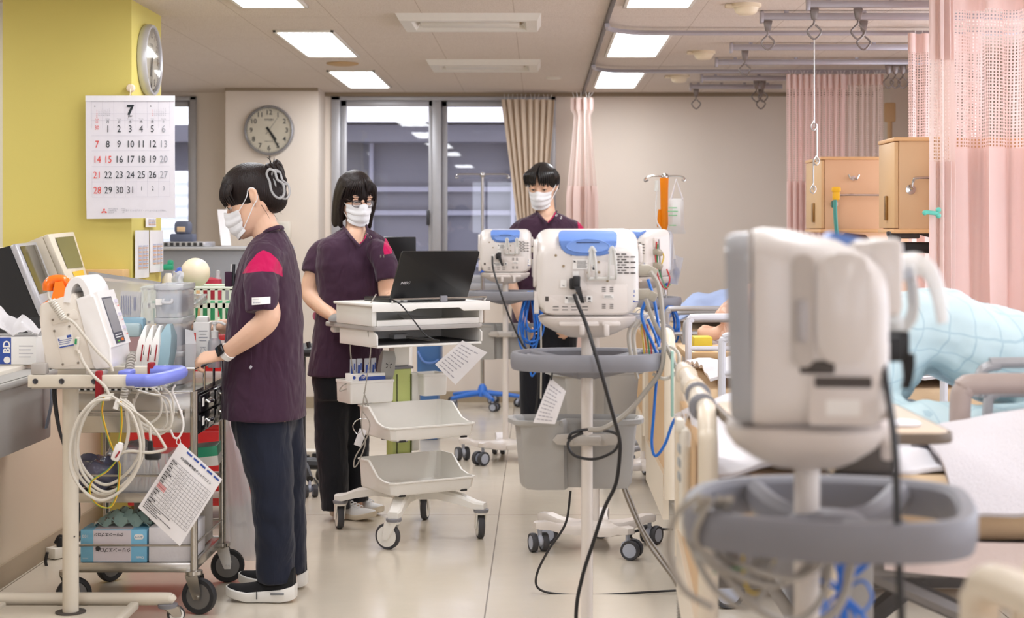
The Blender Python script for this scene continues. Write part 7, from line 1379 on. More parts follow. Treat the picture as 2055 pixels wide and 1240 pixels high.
def hand_into(b, wrist, d, n, side, size=1.0, curl=(.5, .6, .5), spread=.1, thumb=(.6, .5), rw=.026):
    d = Vector(d).normalized(); n = Vector(n); n = (n-d*n.dot(d)).normalized(); s = d.cross(n)*side; wrist = Vector(wrist); k = size
    rings = []
    for u, hw, ht in ((-.015, rw, rw*.75), (.012, .028*k, .018*k), (.04*k, .038*k, .0155*k), (.07*k, .041*k, .014*k), (.088*k, .039*k, .0115*k), (.094*k, .034*k, .008*k)):
        rings.append([wrist+d*u+s*math.cos(a)*hw+n*math.sin(a)*ht for a in [2*PI*i/14 for i in range(14)]])
    b.loft(rings)
    for i, (off, L, r) in enumerate(((.030, .068, .0088), (.0105, .076, .0092), (-.0095, .071, .0088), (-.0285, .055, .008))):
        p = wrist+d*(.082-.004*abs(i-1))*k+s*off*k+n*.001; dirn = (d+s*spread*(1.2-i*.8)).normalized(); pts = [p-dirn*.02, p]; ang = 0
        for sg, cu in zip((.42, .32, .26), curl): ang += cu*(1+.12*(i-1)); p = p+(dirn*math.cos(ang)-n*math.sin(ang))*L*k*sg; pts.append(p)
        b.tube(pts, [r*1.1*k, r*1.1*k, r*1.02*k, r*.95*k, r*.72*k], seg=9, n=4)
    p = wrist+d*.022*k+s*.026*k-n*.004; q = p+(d*math.cos(thumb[0])+s*math.sin(thumb[0])*1.1-n*.25).normalized()*.036*k; q2 = q+(d*math.cos(thumb[1])+s*math.sin(thumb[1])*.4-n*.4).normalized()*.03*k; q3 = q2+(d*1.0-n*.5).normalized()*.022*k
    b.tube([p, q, q2, q3], [.014*k, .0115*k, .0098*k, .0072*k], seg=9, n=5)
def ell(c, a, yaw, hw, hd, n=26, p=.85):              # horizontal body section: hw across the shoulders, hd front to back
    cx, sx = math.cos(yaw), math.sin(yaw); out = []
    for i in range(n):
        t = 2*PI*i/n; x = hw*math.copysign(abs(math.cos(t))**p, math.cos(t)); y = hd*math.copysign(abs(math.sin(t))**p, math.sin(t)); out.append(Vector((c[0]+x*cx-y*sx, c[1]+x*sx+y*cx, c[2])))
    return out
def cut(o, test):                                     # open a garment where the photo shows skin
    bm = bmesh.new(); bm.from_mesh(o.data); bmesh.ops.delete(bm, geom=[f for f in bm.faces if test(f.calc_center_median())], context='FACES'); bm.to_mesh(o.data); bm.free()
def inpoly(u, v, P_):
    c = False
    for (x1, y1), (x2, y2) in zip(P_, P_[1:]+P_[:1]):
        if (y1 > v) != (y2 > v) and u < (x2-x1)*(v-y1)/(y2-y1)+x1: c = not c
    return c
def sdist(u, v, P_):                                  # signed distance to a seam outline, positive inside
    d = 1e9
    for (x1, y1), (x2, y2) in zip(P_, P_[1:]+P_[:1]):
        ex_, ey = x2-x1, y2-y1; t = max(0, min(1, ((u-x1)*ex_+(v-y1)*ey)/(ex_*ex_+ey*ey+1e-9))); d = min(d, math.hypot(u-x1-t*ex_, v-y1-t*ey))
    return d if inpoly(u, v, P_) else -d
def patch_cloth():                                    # tunic cloth with the magenta yoke sewn in along its seam line
    m = M_TUNIC.copy(); m.name = 'plum tunic cloth with magenta yoke'; nt = m.node_tree; b = nt.nodes['Principled BSDF']; src = b.inputs['Base Color'].links[0].from_socket
    at = nt.nodes.new('ShaderNodeAttribute'); at.attribute_name = 'yoke'; mx = nt.nodes.new('ShaderNodeMixRGB'); mx.inputs[2].default_value = (*lin((186, 4, 80)), 1)
    nt.links.new(nmath(nt, 'GREATER_THAN', at.outputs['Fac'], 0), mx.inputs[0]); nt.links.new(src, mx.inputs[1]); nt.links.new(mx.outputs[0], b.inputs['Base Color']); return m
M_YOKE = patch_cloth()
def yoke(o, P_, y0, y1):
    a = o.data.attributes.new('yoke', 'FLOAT', 'POINT')
    for i, v in enumerate(o.data.vertices):
        p = v.co; a.data[i].value = sdist(p.x/p.y*F+VX, VY-(p.z-H)/p.y*F, P_) if y0 < p.y < y1 else -50
    o.data.materials[0] = M_YOKE
def folds_mod(o, st, sc=.09):
    tex = bpy.data.textures.get('tunic folds') or bpy.data.textures.new('tunic folds', 'CLOUDS'); tex.noise_scale = sc; dm = o.modifiers.new('folds', 'DISPLACE'); dm.texture = tex; dm.strength = st; dm.mid_level = .5; dm.texture_coords = 'GLOBAL'
def shoe(name, t, heel, toe, m_up, m_sole, w_=.046, h=.075, sole=.03, wedge=.0, detail=None):
    heel, toe = Vector(heel), Vector(toe); d = (toe-heel); L = d.length; d.normalize(); s = Vector((-d.y, d.x, 0)); z = Vector((0, 0, 1))
    sec = [(0, .55), (.06, .8), (.2, .86), (.45, .86), (.68, 1.0), (.85, .92), (.95, .66), (1.0, .3)]
    g0 = lambda f: (.004+.02*max(0, f-.72)/.28+(.012*max(0, .12-f)/.12))
    b = MB(); b.loft([[heel+d*L*f+s*w_*k*x+z*(g0(f)+y*(sole+wedge*max(0, 1-f*1.3))) for x, y in ((-1, .25), (-.9, 0), (.9, 0), (1, .25), (1.02, .9), (.96, 1), (-.96, 1), (-1.02, .9))] for f, k in sec]); so = b.build('sole', m_sole, t)
    hh = [(.02, h*1.15), (.12, h*1.2), (.25, h*1.1), (.4, h*.85), (.6, h*.6), (.8, h*.45), (.95, h*.26), (.99, h*.1)]
    b = MB(); b.loft([[heel+d*L*f+s*(w_*kk*.95)*math.cos(a)+z*(g0(f)+sole*.8+wedge*max(0, 1-f*1.3)+max(0, math.sin(a))*y) for a in [PI*i/10 for i in range(11)]] for (f, y), kk in zip(hh, (.62, .8, .82, .84, .95, .9, .62, .3))]); b.build(name, m_up, t); return so
def skin_fix(t): pass
# ------------------------------------------------------------------ woman in profile at the trolley
Yn = 5.88; n1 = thing('person', 'woman in plum tunic and mask standing in profile at the trolley, hair clipped up', 'person', (-1.0, Yn, 0))
wp = lambda x, y, Y=Yn: W(x, y, Y)
H1 = Matrix.Translation(wp(508, 400)) @ Matrix.Rotation(math.radians(-91), 4, 'Z') @ Matrix.Rotation(math.radians(23), 4, 'X') @ Matrix.Scale(1.03, 4)
def torso1(g, lv): return [ell(W((a+c)/2, y, Yn), 0, -PI/2, hw+g, (c-a)/2/F*Yn+g) for y, a, c, hw in lv]
LV1 = [(462, 527, 566, .055), (478, 512, 577, .10), (492, 500, 583, .145), (512, 490, 590, .178), (545, 479, 597, .19), (590, 468, 603, .182), (640, 459, 605, .172), (700, 453, 608, .178), (760, 451, 611, .19), (810, 449, 612, .198), (836, 448, 613, .20)]
b = MB()
head_into(b, H1)
b.tube([wp(520, 425), wp(530, 455), wp(541, 480), wp(540, 520)], [.052, .05, .06, .08], seg=16, n=5)
b.loft(torso1(-.022, LV1[1:]))
SH, EL, WR = wp(526, 556, 5.71), wp(531, 636, 5.63), wp(449, 712, 5.685)
b.tube([SH, wp(527, 590, 5.67), EL+Vector((.012, 0, .0)), wp(508, 668, 5.64), WR+Vector((.03, -.005, .022)), WR], [.05, .046, .044, .041, .030, .026], seg=14, n=6)
hand_into(b, WR, (-1, .16, -.16), (.05, -.42, .9), 1, 1.0, (.55, .9, .8), .06, (.7, .2))
SH2, EL2, WR2 = wp(530, 540, 6.06), wp(520, 640, 6.12), wp(440, 655, 6.02)
b.tube([SH2, wp(526, 590, 6.12), EL2, wp(480, 655, 6.08), WR2], [.05, .046, .043, .036, .027], seg=14, n=6); hand_into(b, WR2, (-1, -.1, .1), (0, -.2, 1), -1, .95, (.3, .4, .3))
for (hx_, kx, ax, Y_) in ((532, 545, 552, 5.80), (560, 566, 574, 5.98)): b.tube([W(hx_, 820, Y_), W(kx, 985, Y_), W(ax, 1150, Y_), W(ax, 1172, Y_)], [.09, .062, .045, .042], seg=14, n=5)
bd = b.build('body', M_SKIN, n1); solidify(bd, .0045, 4, .5)
eyes(H1, n1); mask(H1, n1)
b = MB(); b.loft(torso1(.0, LV1)); b.tube([wp(536, 512, 5.76), wp(527, 545, 5.70), wp(524, 585, 5.645), wp(524, 627, 5.625)], [.066, .066, .060, .056], seg=18, n=6); b.tube([wp(538, 512, 6.0), wp(530, 545, 6.08), wp(524, 600, 6.12), wp(522, 627, 6.12)], [.066, .066, .06, .056], seg=18, n=6)
tu = b.build('tunic', M_TUNIC, n1); solidify(tu, .005, 9, .5)
neck = wp(533, 458); cut(tu, lambda p: (p-neck).length < .062 and p.z > W(0, 474, Yn).z+(p.x-neck.x)*.35)
PATCH = [(486, 549), (500, 527), (515, 511), (528, 503), (543, 508), (558, 520), (566, 536), (569, 556), (560, 550), (548, 545), (526, 543), (506, 546)]
yoke(tu, PATCH, 5, 5.83); folds_mod(tu, .016)
b = MB(); b.tube([wp(521, 473, 5.86), wp(540, 462, 5.81), wp(560, 456, 5.83), wp(566, 458, 5.88), wp(560, 456, 5.93), wp(540, 462, 5.95), wp(521, 473, 5.90), wp(508, 488, 5.88)], [.006, .009, .009, .009, .009, .009, .006, .005], seg=8, closed=False); b.build('collar', M_TUNIC, n1)
q = [wp(506, 597, 5.572), wp(543, 595, 5.572), wp(543, 609, 5.567), wp(506, 612, 5.567)]; b = MB(); b.sheet(lambda u, v: (q[0]*(1-u)+q[1]*u)*(1-v)+(q[3]*(1-u)+q[2]*u)*v+Vector((0, -.010*math.sin(PI*u)-.004, 0)), 8, 2, .002); nb_ = b.build('name_badge', M_LABEL, n1)
b = MB(); b.smooth = False; bf = lambda u, v: (q[0]*(1-u)+q[1]*u)*(1-v)+(q[3]*(1-u)+q[2]*u)*v+Vector((0, -.010*math.sin(PI*u)-.0058, 0))
for u0, u1, v0, v1 in ((.05, .4, .2, .27), (.05, .22, .42, .48), (.07, .5, .65, .78)): [b.quad(bf(u0+(u1-u0)*i/5, v0), bf(u0+(u1-u0)*(i+.75)/5, v0), bf(u0+(u1-u0)*(i+.75)/5, v1), bf(u0+(u1-u0)*i/5, v1)) for i in range(5)]
b.build('print', mat('grey ink', (160, 162, 170), rough=.6), nb_, recalc=False)
b = MB(); b.bx(wp(464, 0).x-.004, wp(474, 0).x+.004, 5.775, 5.80, W(0, 575, 5.79).z, W(0, 545, 5.79).z, .003); b.build('chest_pocket', M_TUNIC, n1)
for k, c in enumerate(((196, 196, 198), (60, 60, 64))): b = MB(); b.cyl(W(463+5*k, 572, 5.785), W(465+5*k, 530, 5.785), .0045, seg=10); b.build('pen', mat('pen %d' % k, c, rough=.3, metal=.5), n1)
b = MB(); b.box(wp(503, 737, 5.67), (.009, .004, .012), .001, rot=Euler((0, .5, 0))); b.build('pocket_tag', M_FAINT, n1)
b = MB(); b.tube([wp(452, 697, 5.69), wp(485, 697, 5.685), wp(505, 706, 5.69)], .0022, seg=6); b.build('pocket_seam', M_TUNIC, n1)
b = MB(); b.tube([wp(490, 836, 5.70), wp(504, 740, 5.692), wp(504, 690, 5.695)], .0016, seg=6); b.build('side_seam', M_TUNIC, n1)
b = MB(); b.loft([ell(W(530, y, Yn), 0, -PI/2, hw, hd) for y, hw, hd in ((815, .165, .115), (850, .165, .118), (890, .14, .10))])
b.tube([W(527, 840, 5.80), W(537, 920, 5.795), W(547, 990, 5.79), W(551, 1080, 5.795), W(553, 1166, 5.80)], [.098, .092, .080, .073, .069], seg=18, n=5); b.tube([W(556, 840, 5.96), W(566, 920, 5.98), W(571, 990, 6.0), W(576, 1080, 6.0), W(578, 1150, 6.0)], [.098, .092, .080, .073, .069], seg=18, n=5)
tr_ = b.build('trousers', M_NAVY, n1); solidify(tr_, .008, 5, .5); folds_mod(tr_, .014)
M_SOLE = mat('white foam sole', (232, 230, 224), rough=.5); M_SHOE = mat('black knit upper', (18, 18, 20), rough=.85, bump=.3, bscale=400)
so = shoe('shoe_upper', n1, W(594, 1206, 5.78).xy.to_3d(), W(455, 1200, 5.80).xy.to_3d(), M_SHOE, M_SOLE, .045, .06, .032, .018)
so2 = shoe('shoe_upper', n1, W(616, 1180, 6.0).xy.to_3d(), W(480, 1172, 6.02).xy.to_3d(), M_SHOE, M_SOLE, .045, .06, .032, .018)
b = MB(); b.box(W(556, 1192, 5.737), (.05, .004, .008), .002); b.build('sole_window', mat('silver sole window', (120, 122, 124), rough=.3), so); b = MB(); b.box(W(515, 1194, 5.745), (.003, .004, .03)); b.build('sole_seam', M_BLACK, so)
# hair: cap, swept back to a twisted knot, fringe, nape wisps
b = MB(H1); b.ball((0, .010, .034), (.0835, .104, .096), 28, 18); b.ball((0, .062, -.005), (.066, .060, .075), 20, 14, Euler((.2, 0, 0))); b.ball((0, .0, .075), (.06, .085, .06), 20, 14)
b.ball((0, .098, .03), (.045, .04, .055), 16, 12)
hb = b.build('hair', M_HAIR, n1); solidify(hb, .005, 5, .5)
for s in (-1, 1):
    for k in range(11):
        f = k/10; x0 = .004+.066*f; y1 = -.098+.05*f**2; b = MB(H1)
        b.tube([(s*x0*.7, -.062+.03*f, .112-.03*f), (s*x0*.95, y1+.008, .075-.01*f), (s*x0*1.08, y1-.006, .042), (s*x0*1.1, y1-.003, .014+.006*math.sin(k*2.1)-.012*f)], [.007, .008, .0065, .0012], seg=8, n=5, flat=.7); b.build('fringe_lock', M_HAIR, n1)
b = MB(H1)
b.ball((.0, .112, .05), (.034, .026, .04), 16, 12, Euler((-.3, 0, .2)))
for k in range(7): a = k*.9; b.tube([(.026*math.cos(a+i*.7), .114+.018*math.sin(a*1.7+i*.5), .05+.038*math.sin(a+i*.8)) for i in range(6)], [.005, .011, .012, .011, .009, .003], seg=8, n=4)
b.tube([(.0, .105, .085), (.008, .112, .105), (.0, .104, .12)], [.004, .002, .0006], seg=6); b.tube([(.0, .11, .08), (-.008, .122, .10), (-.016, .126, .112)], [.004, .002, .0006], seg=6); b.build('hair_knot', M_HAIR, n1)
for k in range(3): b = MB(H1); b.tube([(.06-.01*k, .03+.012*k, -.035), (.055-.01*k, .034+.016*k, -.065), (.046-.01*k, .036+.022*k, -.092-.01*(k % 2))], [.0011, .0007, .0003], seg=5); b.build('nape_wisp', M_HAIR, n1)
M_CLIP = film('clear acrylic', (214, 214, 214), clear=.35, rough=.05, gloss=1.0)
cl = MB(H1)
ring1 = [(.052, .088, .058), (.056, .104, .070), (.052, .118, .056), (.053, .116, .026), (.052, .128, .004), (.048, .120, -.026), (.052, .102, -.04), (.057, .086, -.026), (.06, .082, .0), (.057, .088, .028)]
cl.tube(ring1, .0045, seg=8, n=5, closed=True); cl.tube([(p[0]-.014, p[1]+.014, p[2]-.008) for p in ring1], .0038, seg=8, n=5, closed=True)
for k in (2, 4, 6): cl.tube([ring1[k], (ring1[k][0]-.016, ring1[k][1]+.014, ring1[k][2]-.008)], .0038, seg=6, smooth=False)
cl.build('hair_clip', M_CLIP, n1)
# watch
m = Matrix.Translation(WR+Vector((.012, -.002, .006))) @ (Vector((-1, .0, -.85)).to_track_quat('Z', 'Y').to_matrix().to_4x4())
ax = (WR-wp(500, 668, 5.64)).normalized(); rgs = []
u = ax.cross(Vector((0, -.5, .85))).normalized(); v = ax.cross(u)
b = MB(); cw = WR+ax*(-.016); b.loft([[cw+ax*o+(u*math.cos(2*PI*i/24)*1.05+v*math.sin(2*PI*i/24)*.95)*r for i in range(24)] for o, r in ((-.011, .029), (-.011, .0335), (.011, .0322), (.011, .027))], cap=False, closed=True); wt = b.build('watch_strap', M_LABEL, n1)
nf = Vector((.25, -.72, .65)); nf = (nf-ax*nf.dot(ax)).normalized(); sd = ax.cross(nf); b = MB(); R_ = Matrix((ax, sd, nf)).transposed().to_4x4(); b.M = Matrix.Translation(cw+nf*.034) @ R_; b.box((0, 0, 0), (.034, .040, .011), .005, seg=3); b.build('watch_face', mat('black watch glass', (14, 15, 20), rough=.06), wt)
# ------------------------------------------------------------------ woman with glasses at the laptop cart
Ym = 7.42; n2 = thing('person', 'woman in plum tunic, glasses and mask working behind the laptop cart', 'person', (-.85, Ym, 0)); yw = math.radians(26)
H2 = Matrix.Translation(W(713, 396, Ym)) @ Matrix.Rotation(math.radians(30), 4, 'Z') @ Matrix.Rotation(math.radians(15), 4, 'X') @ Matrix.Scale(.99, 4)
LV2 = [(456, 715, .055, .05), (470, 713, .11, .075), (480, 711, .15, .088), (496, 709, .178, .102), (530, 708, .180, .118), (580, 708, .168, .118), (630, 704, .160, .112), (690, 697, .165, .118), (730, 693, .172, .124), (752, 691, .174, .126)]
T2 = lambda g, lv: [ell(W(cx, y, Ym), 0, yw, hw+g, hd+g) for y, cx, hw, hd in lv]
w2_ = lambda x, y, Y=Ym: W(x, y, Y)
b = MB(); head_into(b, H2); b.tube([w2_(716, 425), w2_(714, 455), w2_(712, 478, 7.4), w2_(711, 510, 7.40)], [.05, .048, .062, .085], seg=16, n=5); b.loft(T2(-.02, LV2[1:]))
R1, R2, R3 = w2_(654, 520, 7.42), w2_(622, 588, 7.40), w2_(672, 637, 7.26)
b.tube([R1, w2_(632, 545, 7.41), R2, w2_(646, 616, 7.33), R3], [.048, .044, .042, .038, .026], seg=14, n=6); hand_into(b, R3, (.85, -.35, -.22), (.1, -.4, .9), -1, .95, (.5, .8, .7), .06, (.6, .2))
L1, L2, L3 = w2_(764, 522, 7.36), w2_(778, 590, 7.34), W(790, 590, 7.2)
b.tube([L1, w2_(775, 545, 7.33), L2, w2_(786, 600, 7.26), L3], [.048, .044, .042, .036, .026], seg=14, n=6); hand_into(b, L3, (.3, -.9, -.1), (0, -.1, 1), 1, .95, (.3, .3, .3))
for hx_, kx, ax_, Y_ in ((668, 665, 673, 7.42), (713, 711, 712, 7.525)): b.tube([W(hx_, 740, Y_), W(kx, 870, Y_), W(ax_, 1000, Y_), W(ax_, 1022, Y_)], [.07, .048, .038, .038], seg=14, n=5)
bd = b.build('body', M_SKIN, n2); solidify(bd, .0045, 4, .5); eyes(H2, n2); mask(H2, n2)
b = MB(); b.loft(T2(0, LV2)); b.tube([w2_(668, 500, 7.43), w2_(648, 506, 7.42), w2_(633, 528, 7.41), w2_(627, 548, 7.40)], [.056, .060, .057, .053], seg=18, n=6); b.tube([w2_(748, 502, 7.38), w2_(764, 510, 7.35), w2_(774, 533, 7.33), w2_(778, 562, 7.32)], [.056, .060, .057, .053], seg=18, n=6)
tu = b.build('tunic', M_TUNIC, n2); solidify(tu, .005, 9, .5)
pv = lambda p: (p.x/p.y*F+VX, VY-(p.z-H)/p.y*F)
def vneck(cx, ytop, yv, half, lean=0, back=None):
    def f(p):
        u, v = pv(p)
        if back is not None and p.y > back: return v < ytop+6 and abs(u-cx) < half
        return v < yv and abs(u-(cx+lean*(v-ytop)/(yv-ytop))) < half*(yv-v)/(yv-ytop)+1.0
    return f
cut(tu, vneck(714, 440, 497, 31, 8, 7.47))
def edge_tube(pts, Y, r, name, m_, par, n=6): b = MB(); b.tube([W(x, y, Yy) for x, y, Yy in pts], r, seg=8, n=n); return b.build(name, m_, par)
edge_tube([(686, 452, 7.41), (697, 466, 7.34), (708, 480, 7.30), (722, 495, 7.29)], 0, .007, 'collar', M_TUNIC, n2); edge_tube([(722, 495, 7.29), (734, 480, 7.295), (738, 466, 7.33), (735, 452, 7.38)], 0, .007, 'collar', M_TUNIC, n2); edge_tube([(722, 489, 7.289), (731, 481, 7.29), (735, 470, 7.30)], 0, .003, 'collar_piping', M_MAG, n2)
yoke(tu, [(775, 470), (784, 478), (788, 508), (771, 511), (769, 500), (772, 480)], 7, 7.5); folds_mod(tu, .014)
b = MB()
for x, y in ((743, 476), (736, 470)): b.tube([W(x+2.3*math.cos(a), y+2.3*math.sin(a), 7.283) for a in [2*PI*i/12 for i in range(12)]], .0014, seg=5, n=2, closed=True)
b.build('snap_button', M_CHROME, n2)
for k in range(2): b = MB(); b.cyl(W(764+6*k, 517, 7.262), W(764+6*k, 511, 7.262), .0032, seg=8); b.build('pen', M_CHROME, n2)
b = MB(); b.ball(W(634, 634, 7.42), (.016, .016, .022), 12, 8); b.build('pink_charm', mat('dusty pink charm', (206, 120, 150), rough=.6), n2)
b = MB(); b.loft([ell(W(692, y, Ym), 0, yw, hw, hd) for y, hw, hd in ((735, .155, .105), (765, .158, .108), (800, .14, .095))])
b.tube([W(668, 755, 7.42), W(665, 830, 7.42), W(666, 900, 7.41), W(674, 1022, 7.40)], [.088, .082, .074, .066], seg=18, n=5); b.tube([W(714, 755, 7.48), W(712, 830, 7.5), W(711, 900, 7.52), W(713, 1004, 7.53)], [.088, .080, .07, .062], seg=18, n=5)
tr_ = b.build('trousers', M_BLKT, n2); solidify(tr_, .008, 5, .5); folds_mod(tr_, .014)
M_WS = mat('white leather sneaker', (228, 226, 224), rough=.5); M_WSO = mat('cream rubber sole', (220, 208, 188), rough=.6)
for (hx_, tx, Ya, Yb) in ((668, 752, 7.50, 7.36), (705, 766, 7.62, 7.5)):
    so = shoe('shoe_upper', n2, W(hx_, 1040, Ya).xy.to_3d(), W(tx, 1044, Yb).xy.to_3d(), M_WS, M_WSO, .045, .06, .024)
    h_, t_ = W(hx_, 1040, Ya).xy.to_3d(), W(tx, 1044, Yb).xy.to_3d(); d_ = (t_-h_).normalized(); L_ = (t_-h_).length; s_ = Vector((-d_.y, d_.x, 0)); b = MB()
    for k in range(4): f = .42+.075*k; z_ = .022+.075*(.82-.9*(f-.4)); c_ = h_+d_*L_*f+Vector((0, 0, z_)); b.tube([c_+s_*.022-Vector((0, 0, .008)), c_+d_*.01, c_-s_*.022-Vector((0, 0, .008))], .003, seg=6)
    b.build('laces', M_MASK, so)
# bob with fringe
b = MB(H2); b.ball((0, .012, .028), (.086, .106, .100), 28, 18)
def bob(u, v):
    a = -2.12+4.24*u; z = .085-.225*v; k = (math.sqrt(max(.05, 1-((z-.03)/.105)**2)) if z > .03 else 1+.03*math.sin((.03-z)*16)-.5*max(0, -.06-z))*(.88+.12*min(1, max(0, .085-z)/.08))
    return Vector((.084*k*math.sin(a)*(1+.015*math.sin(a*17)), .012+.100*k*math.cos(a)*(1+.012*math.sin(a*23)), z+.008*math.sin(a*9)*v))
b.sheet(bob, 60, 20, .02); b.ball((0, .0, .07), (.066, .088, .058), 20, 14); hb = b.build('hair', M_HAIR, n2); solidify(hb, .005, 6, .5)
for s in (-1, 1):
    for k in range(8): f = k/7; b = MB(H2); b.tube([(s*(.002+.03*f), -.045, .116-.02*f), (s*(.010+.05*f), -.086+.022*f, .086-.012*f), (s*(.014+.06*f), -.0985+.036*f, .054), (s*(.013+.068*f), -.0985+.042*f, (.034 if s > 0 else .024)+.010*math.sin(k*2.7)-.03*f*f)], [.006, .0072, .0055, .0006], seg=8, n=5, flat=.5); b.build('fringe_lock', M_HAIR, n2)
for s in (-1, 1):
    for k in range(6): f = k/5; b = MB(H2); b.tube([(s*(.072+.008*f), -.045+.02*f, .06), (s*.086, -.040+.024*f, .01), (s*.086, -.034+.024*f, -.06), (s*(.074+.006*f), -.036+.026*f, -.118-.008*(k % 3))], [.006, .009, .009, .002], seg=8, n=5, flat=.7); b.build('side_lock', M_HAIR, n2)
b = MB(H2); gx = lambda a: math.copysign(abs(math.cos(a))**.8, math.cos(a)); g_ = lambda s: [(s*.034+.021*gx(a), -.1055+.010*(.5+.5*gx(a)*s)**1.5, -.005+.0165*math.copysign(abs(math.sin(a))**.8, math.sin(a))) for a in [2*PI*i/18 for i in range(18)]]
for s in (-1, 1): b.tube(g_(s), .0017, seg=6, n=2, closed=True); b.tube([(s*.055, -.0955, .003), (s*.068, -.08, .006), (s*.082, -.02, .008), (s*.084, .02, .0)], .0015, seg=6)
b.tube([(-.013, -.1055, -.002), (0, -.1075, .002), (.013, -.1055, -.002)], .0016, seg=6); gl = b.build('glasses', mat('dark brown frame', (48, 26, 26), rough=.3), n2)
for s in (-1, 1): b = MB(H2); b.loft([[Vector(p)+Vector((0, d, 0)) for p in g_(s)] for d in (-.0006, .0006)]); b.build('lens', film('spectacle lens', (240, 240, 240), clear=.94, rough=.03, gloss=.6), gl)
# ------------------------------------------------------------------ man behind the monitors
Yk = 9.75; n3 = thing('person', 'man in plum tunic and mask standing behind the monitors by the curtain', 'person', (.05, Yk, 0))
H3 = Matrix.Translation(W(1088, 373, Yk)) @ Matrix.Rotation(math.radians(-14), 4, 'Z') @ Matrix.Rotation(math.radians(16), 4, 'X') @ Matrix.Scale(1.08, 4)
LV3 = [(426, 1096, .07, .06), (434, 1097, .12, .085), (441, 1097, .175, .1), (450, 1097, .21, .11), (462, 1097, .222, .118), (490, 1096, .205, .13), (540, 1094, .19, .125), (600, 1092, .19, .125), (650, 1090, .195, .13)]
T3 = lambda g, lv: [ell(W(cx, y, Yk), 0, -.05, hw+g, hd+g) for y, cx, hw, hd in lv]; w3 = lambda x, y, Y=Yk: W(x, y, Y)
b = MB(); head_into(b, H3); b.tube([w3(1092, 398), w3(1095, 420), w3(1097, 438, 9.74), w3(1097, 458, 9.76)], [.058, .056, .062, .07], seg=16, n=5); b.loft(T3(-.02, LV3[1:]))
for s, x in ((-1, 1030), (1, 1165)): b.tube([w3(x-s*6, 478), w3(x+s*4, 515), w3(x+s*8, 560, 9.68), w3(x-s*6, 605, 9.63), w3(x-s*16, 640, 9.58)], [.055, .05, .045, .038, .029], seg=14, n=6); hand_into(b, w3(x-s*16, 640, 9.58), (-s*.5, -.2, -.8), (s*.5, -.7, 0), -s, 1.0, (.4, .5, .4))
for hx_ in (1073, 1128): b.tube([w3(hx_, 650), w3(hx_, 760), w3(hx_, 885)], [.09, .062, .045], seg=14, n=5)
bd = b.build('body', M_SKIN, n3); solidify(bd, .006, 4, .5); eyes(H3, n3); mask(H3, n3)
b = MB(); b.loft(T3(0, LV3))
for s, x in ((-1, 1040), (1, 1155)): b.tube([w3(x-s*14, 464), w3(x-s*2, 468), w3(x+s*9, 500), w3(x+s*13, 530, 9.72)], [.058, .066, .064, .06], seg=18, n=6)
tu = b.build('tunic', M_TUNIC, n3); solidify(tu, .006, 8, .5); cut(tu, vneck(1096, 408, 450, 26, 3, 9.78)); yoke(tu, [(1158, 430), (1185, 440), (1190, 475), (1163, 475), (1160, 455)], 9, 9.8); folds_mod(tu, .014)
edge_tube([(1076, 424, 9.72), (1086, 436, 9.65), (1099, 449, 9.61)], 0, .007, 'collar', M_TUNIC, n3); edge_tube([(1099, 449, 9.61), (1110, 436, 9.63), (1117, 424, 9.7)], 0, .007, 'collar', M_TUNIC, n3); edge_tube([(1100, 446, 9.605), (1109, 436, 9.62), (1115, 427, 9.66)], 0, .0035, 'collar_piping', M_MAG, n3)
b = MB()
for x, y in ((1117, 432), (1126, 437)): b.tube([W(x+1.9*math.cos(a), y+1.9*math.sin(a), 9.62) for a in [2*PI*i/12 for i in range(12)]], .0018, seg=5, n=2, closed=True)
b.build('snap_button', M_CHROME, n3)
b = MB(); b.loft([ell(w3(1099, y), 0, 0, hw, hd) for y, hw, hd in ((640, .17, .11), (665, .175, .115), (700, .16, .10))])
for hx_ in (1073, 1128): b.tube([w3(hx_, 665), w3(hx_-3, 760), w3(hx_-3, 890)], [.098, .086, .074], seg=16, n=5)
tr_ = b.build('trousers', M_BLKT, n3); solidify(tr_, .009, 5, .5)
for hx_ in (1073, 1128): shoe('shoe_upper', n3, (W(hx_, 0, 9.82).x, 9.82, 0), (W(hx_, 0, 9.56).x-.02, 9.56, 0), M_SHOE, M_SOLE, .048, .06, .026)
b = MB(H3); b.ball((0, .016, .036), (.086, .104, .096), 28, 18); b.ball((0, .05, -.02), (.068, .05, .06), 16, 10); hb = b.build('hair', M_HAIRK, n3); solidify(hb, .006, 3, .5)
for s in (-1, 1):
    for k in range(8): f = k/7; b = MB(H3); b.tube([(s*(.006+.04*f), -.03, .122-.02*f), (s*(.012+.062*f), -.092+.026*f, .095-.01*f), (s*(.014+.07*f), -.108+.045*f, .06), (s*(.012+.07*f), -.105+.05*f, .030+.005*math.sin(k*2.7)-.02*f)], [.013, .015, .012, .003], seg=8, n=5, flat=.6); b.build('fringe_lock', M_HAIRK, n3)
for s in (-1, 1):
    for k in range(5): f = k/4; b = MB(H3); b.tube([(s*.07, -.02+.04*f, .09), (s*.088, -.015+.045*f, .05), (s*.086, .0+.045*f, .015), (s*.08, .01+.05*f, -.005-.03*f)], [.010, .012, .010, .003], seg=8, n=4, flat=.6); b.build('side_lock', M_HAIRK, n3)
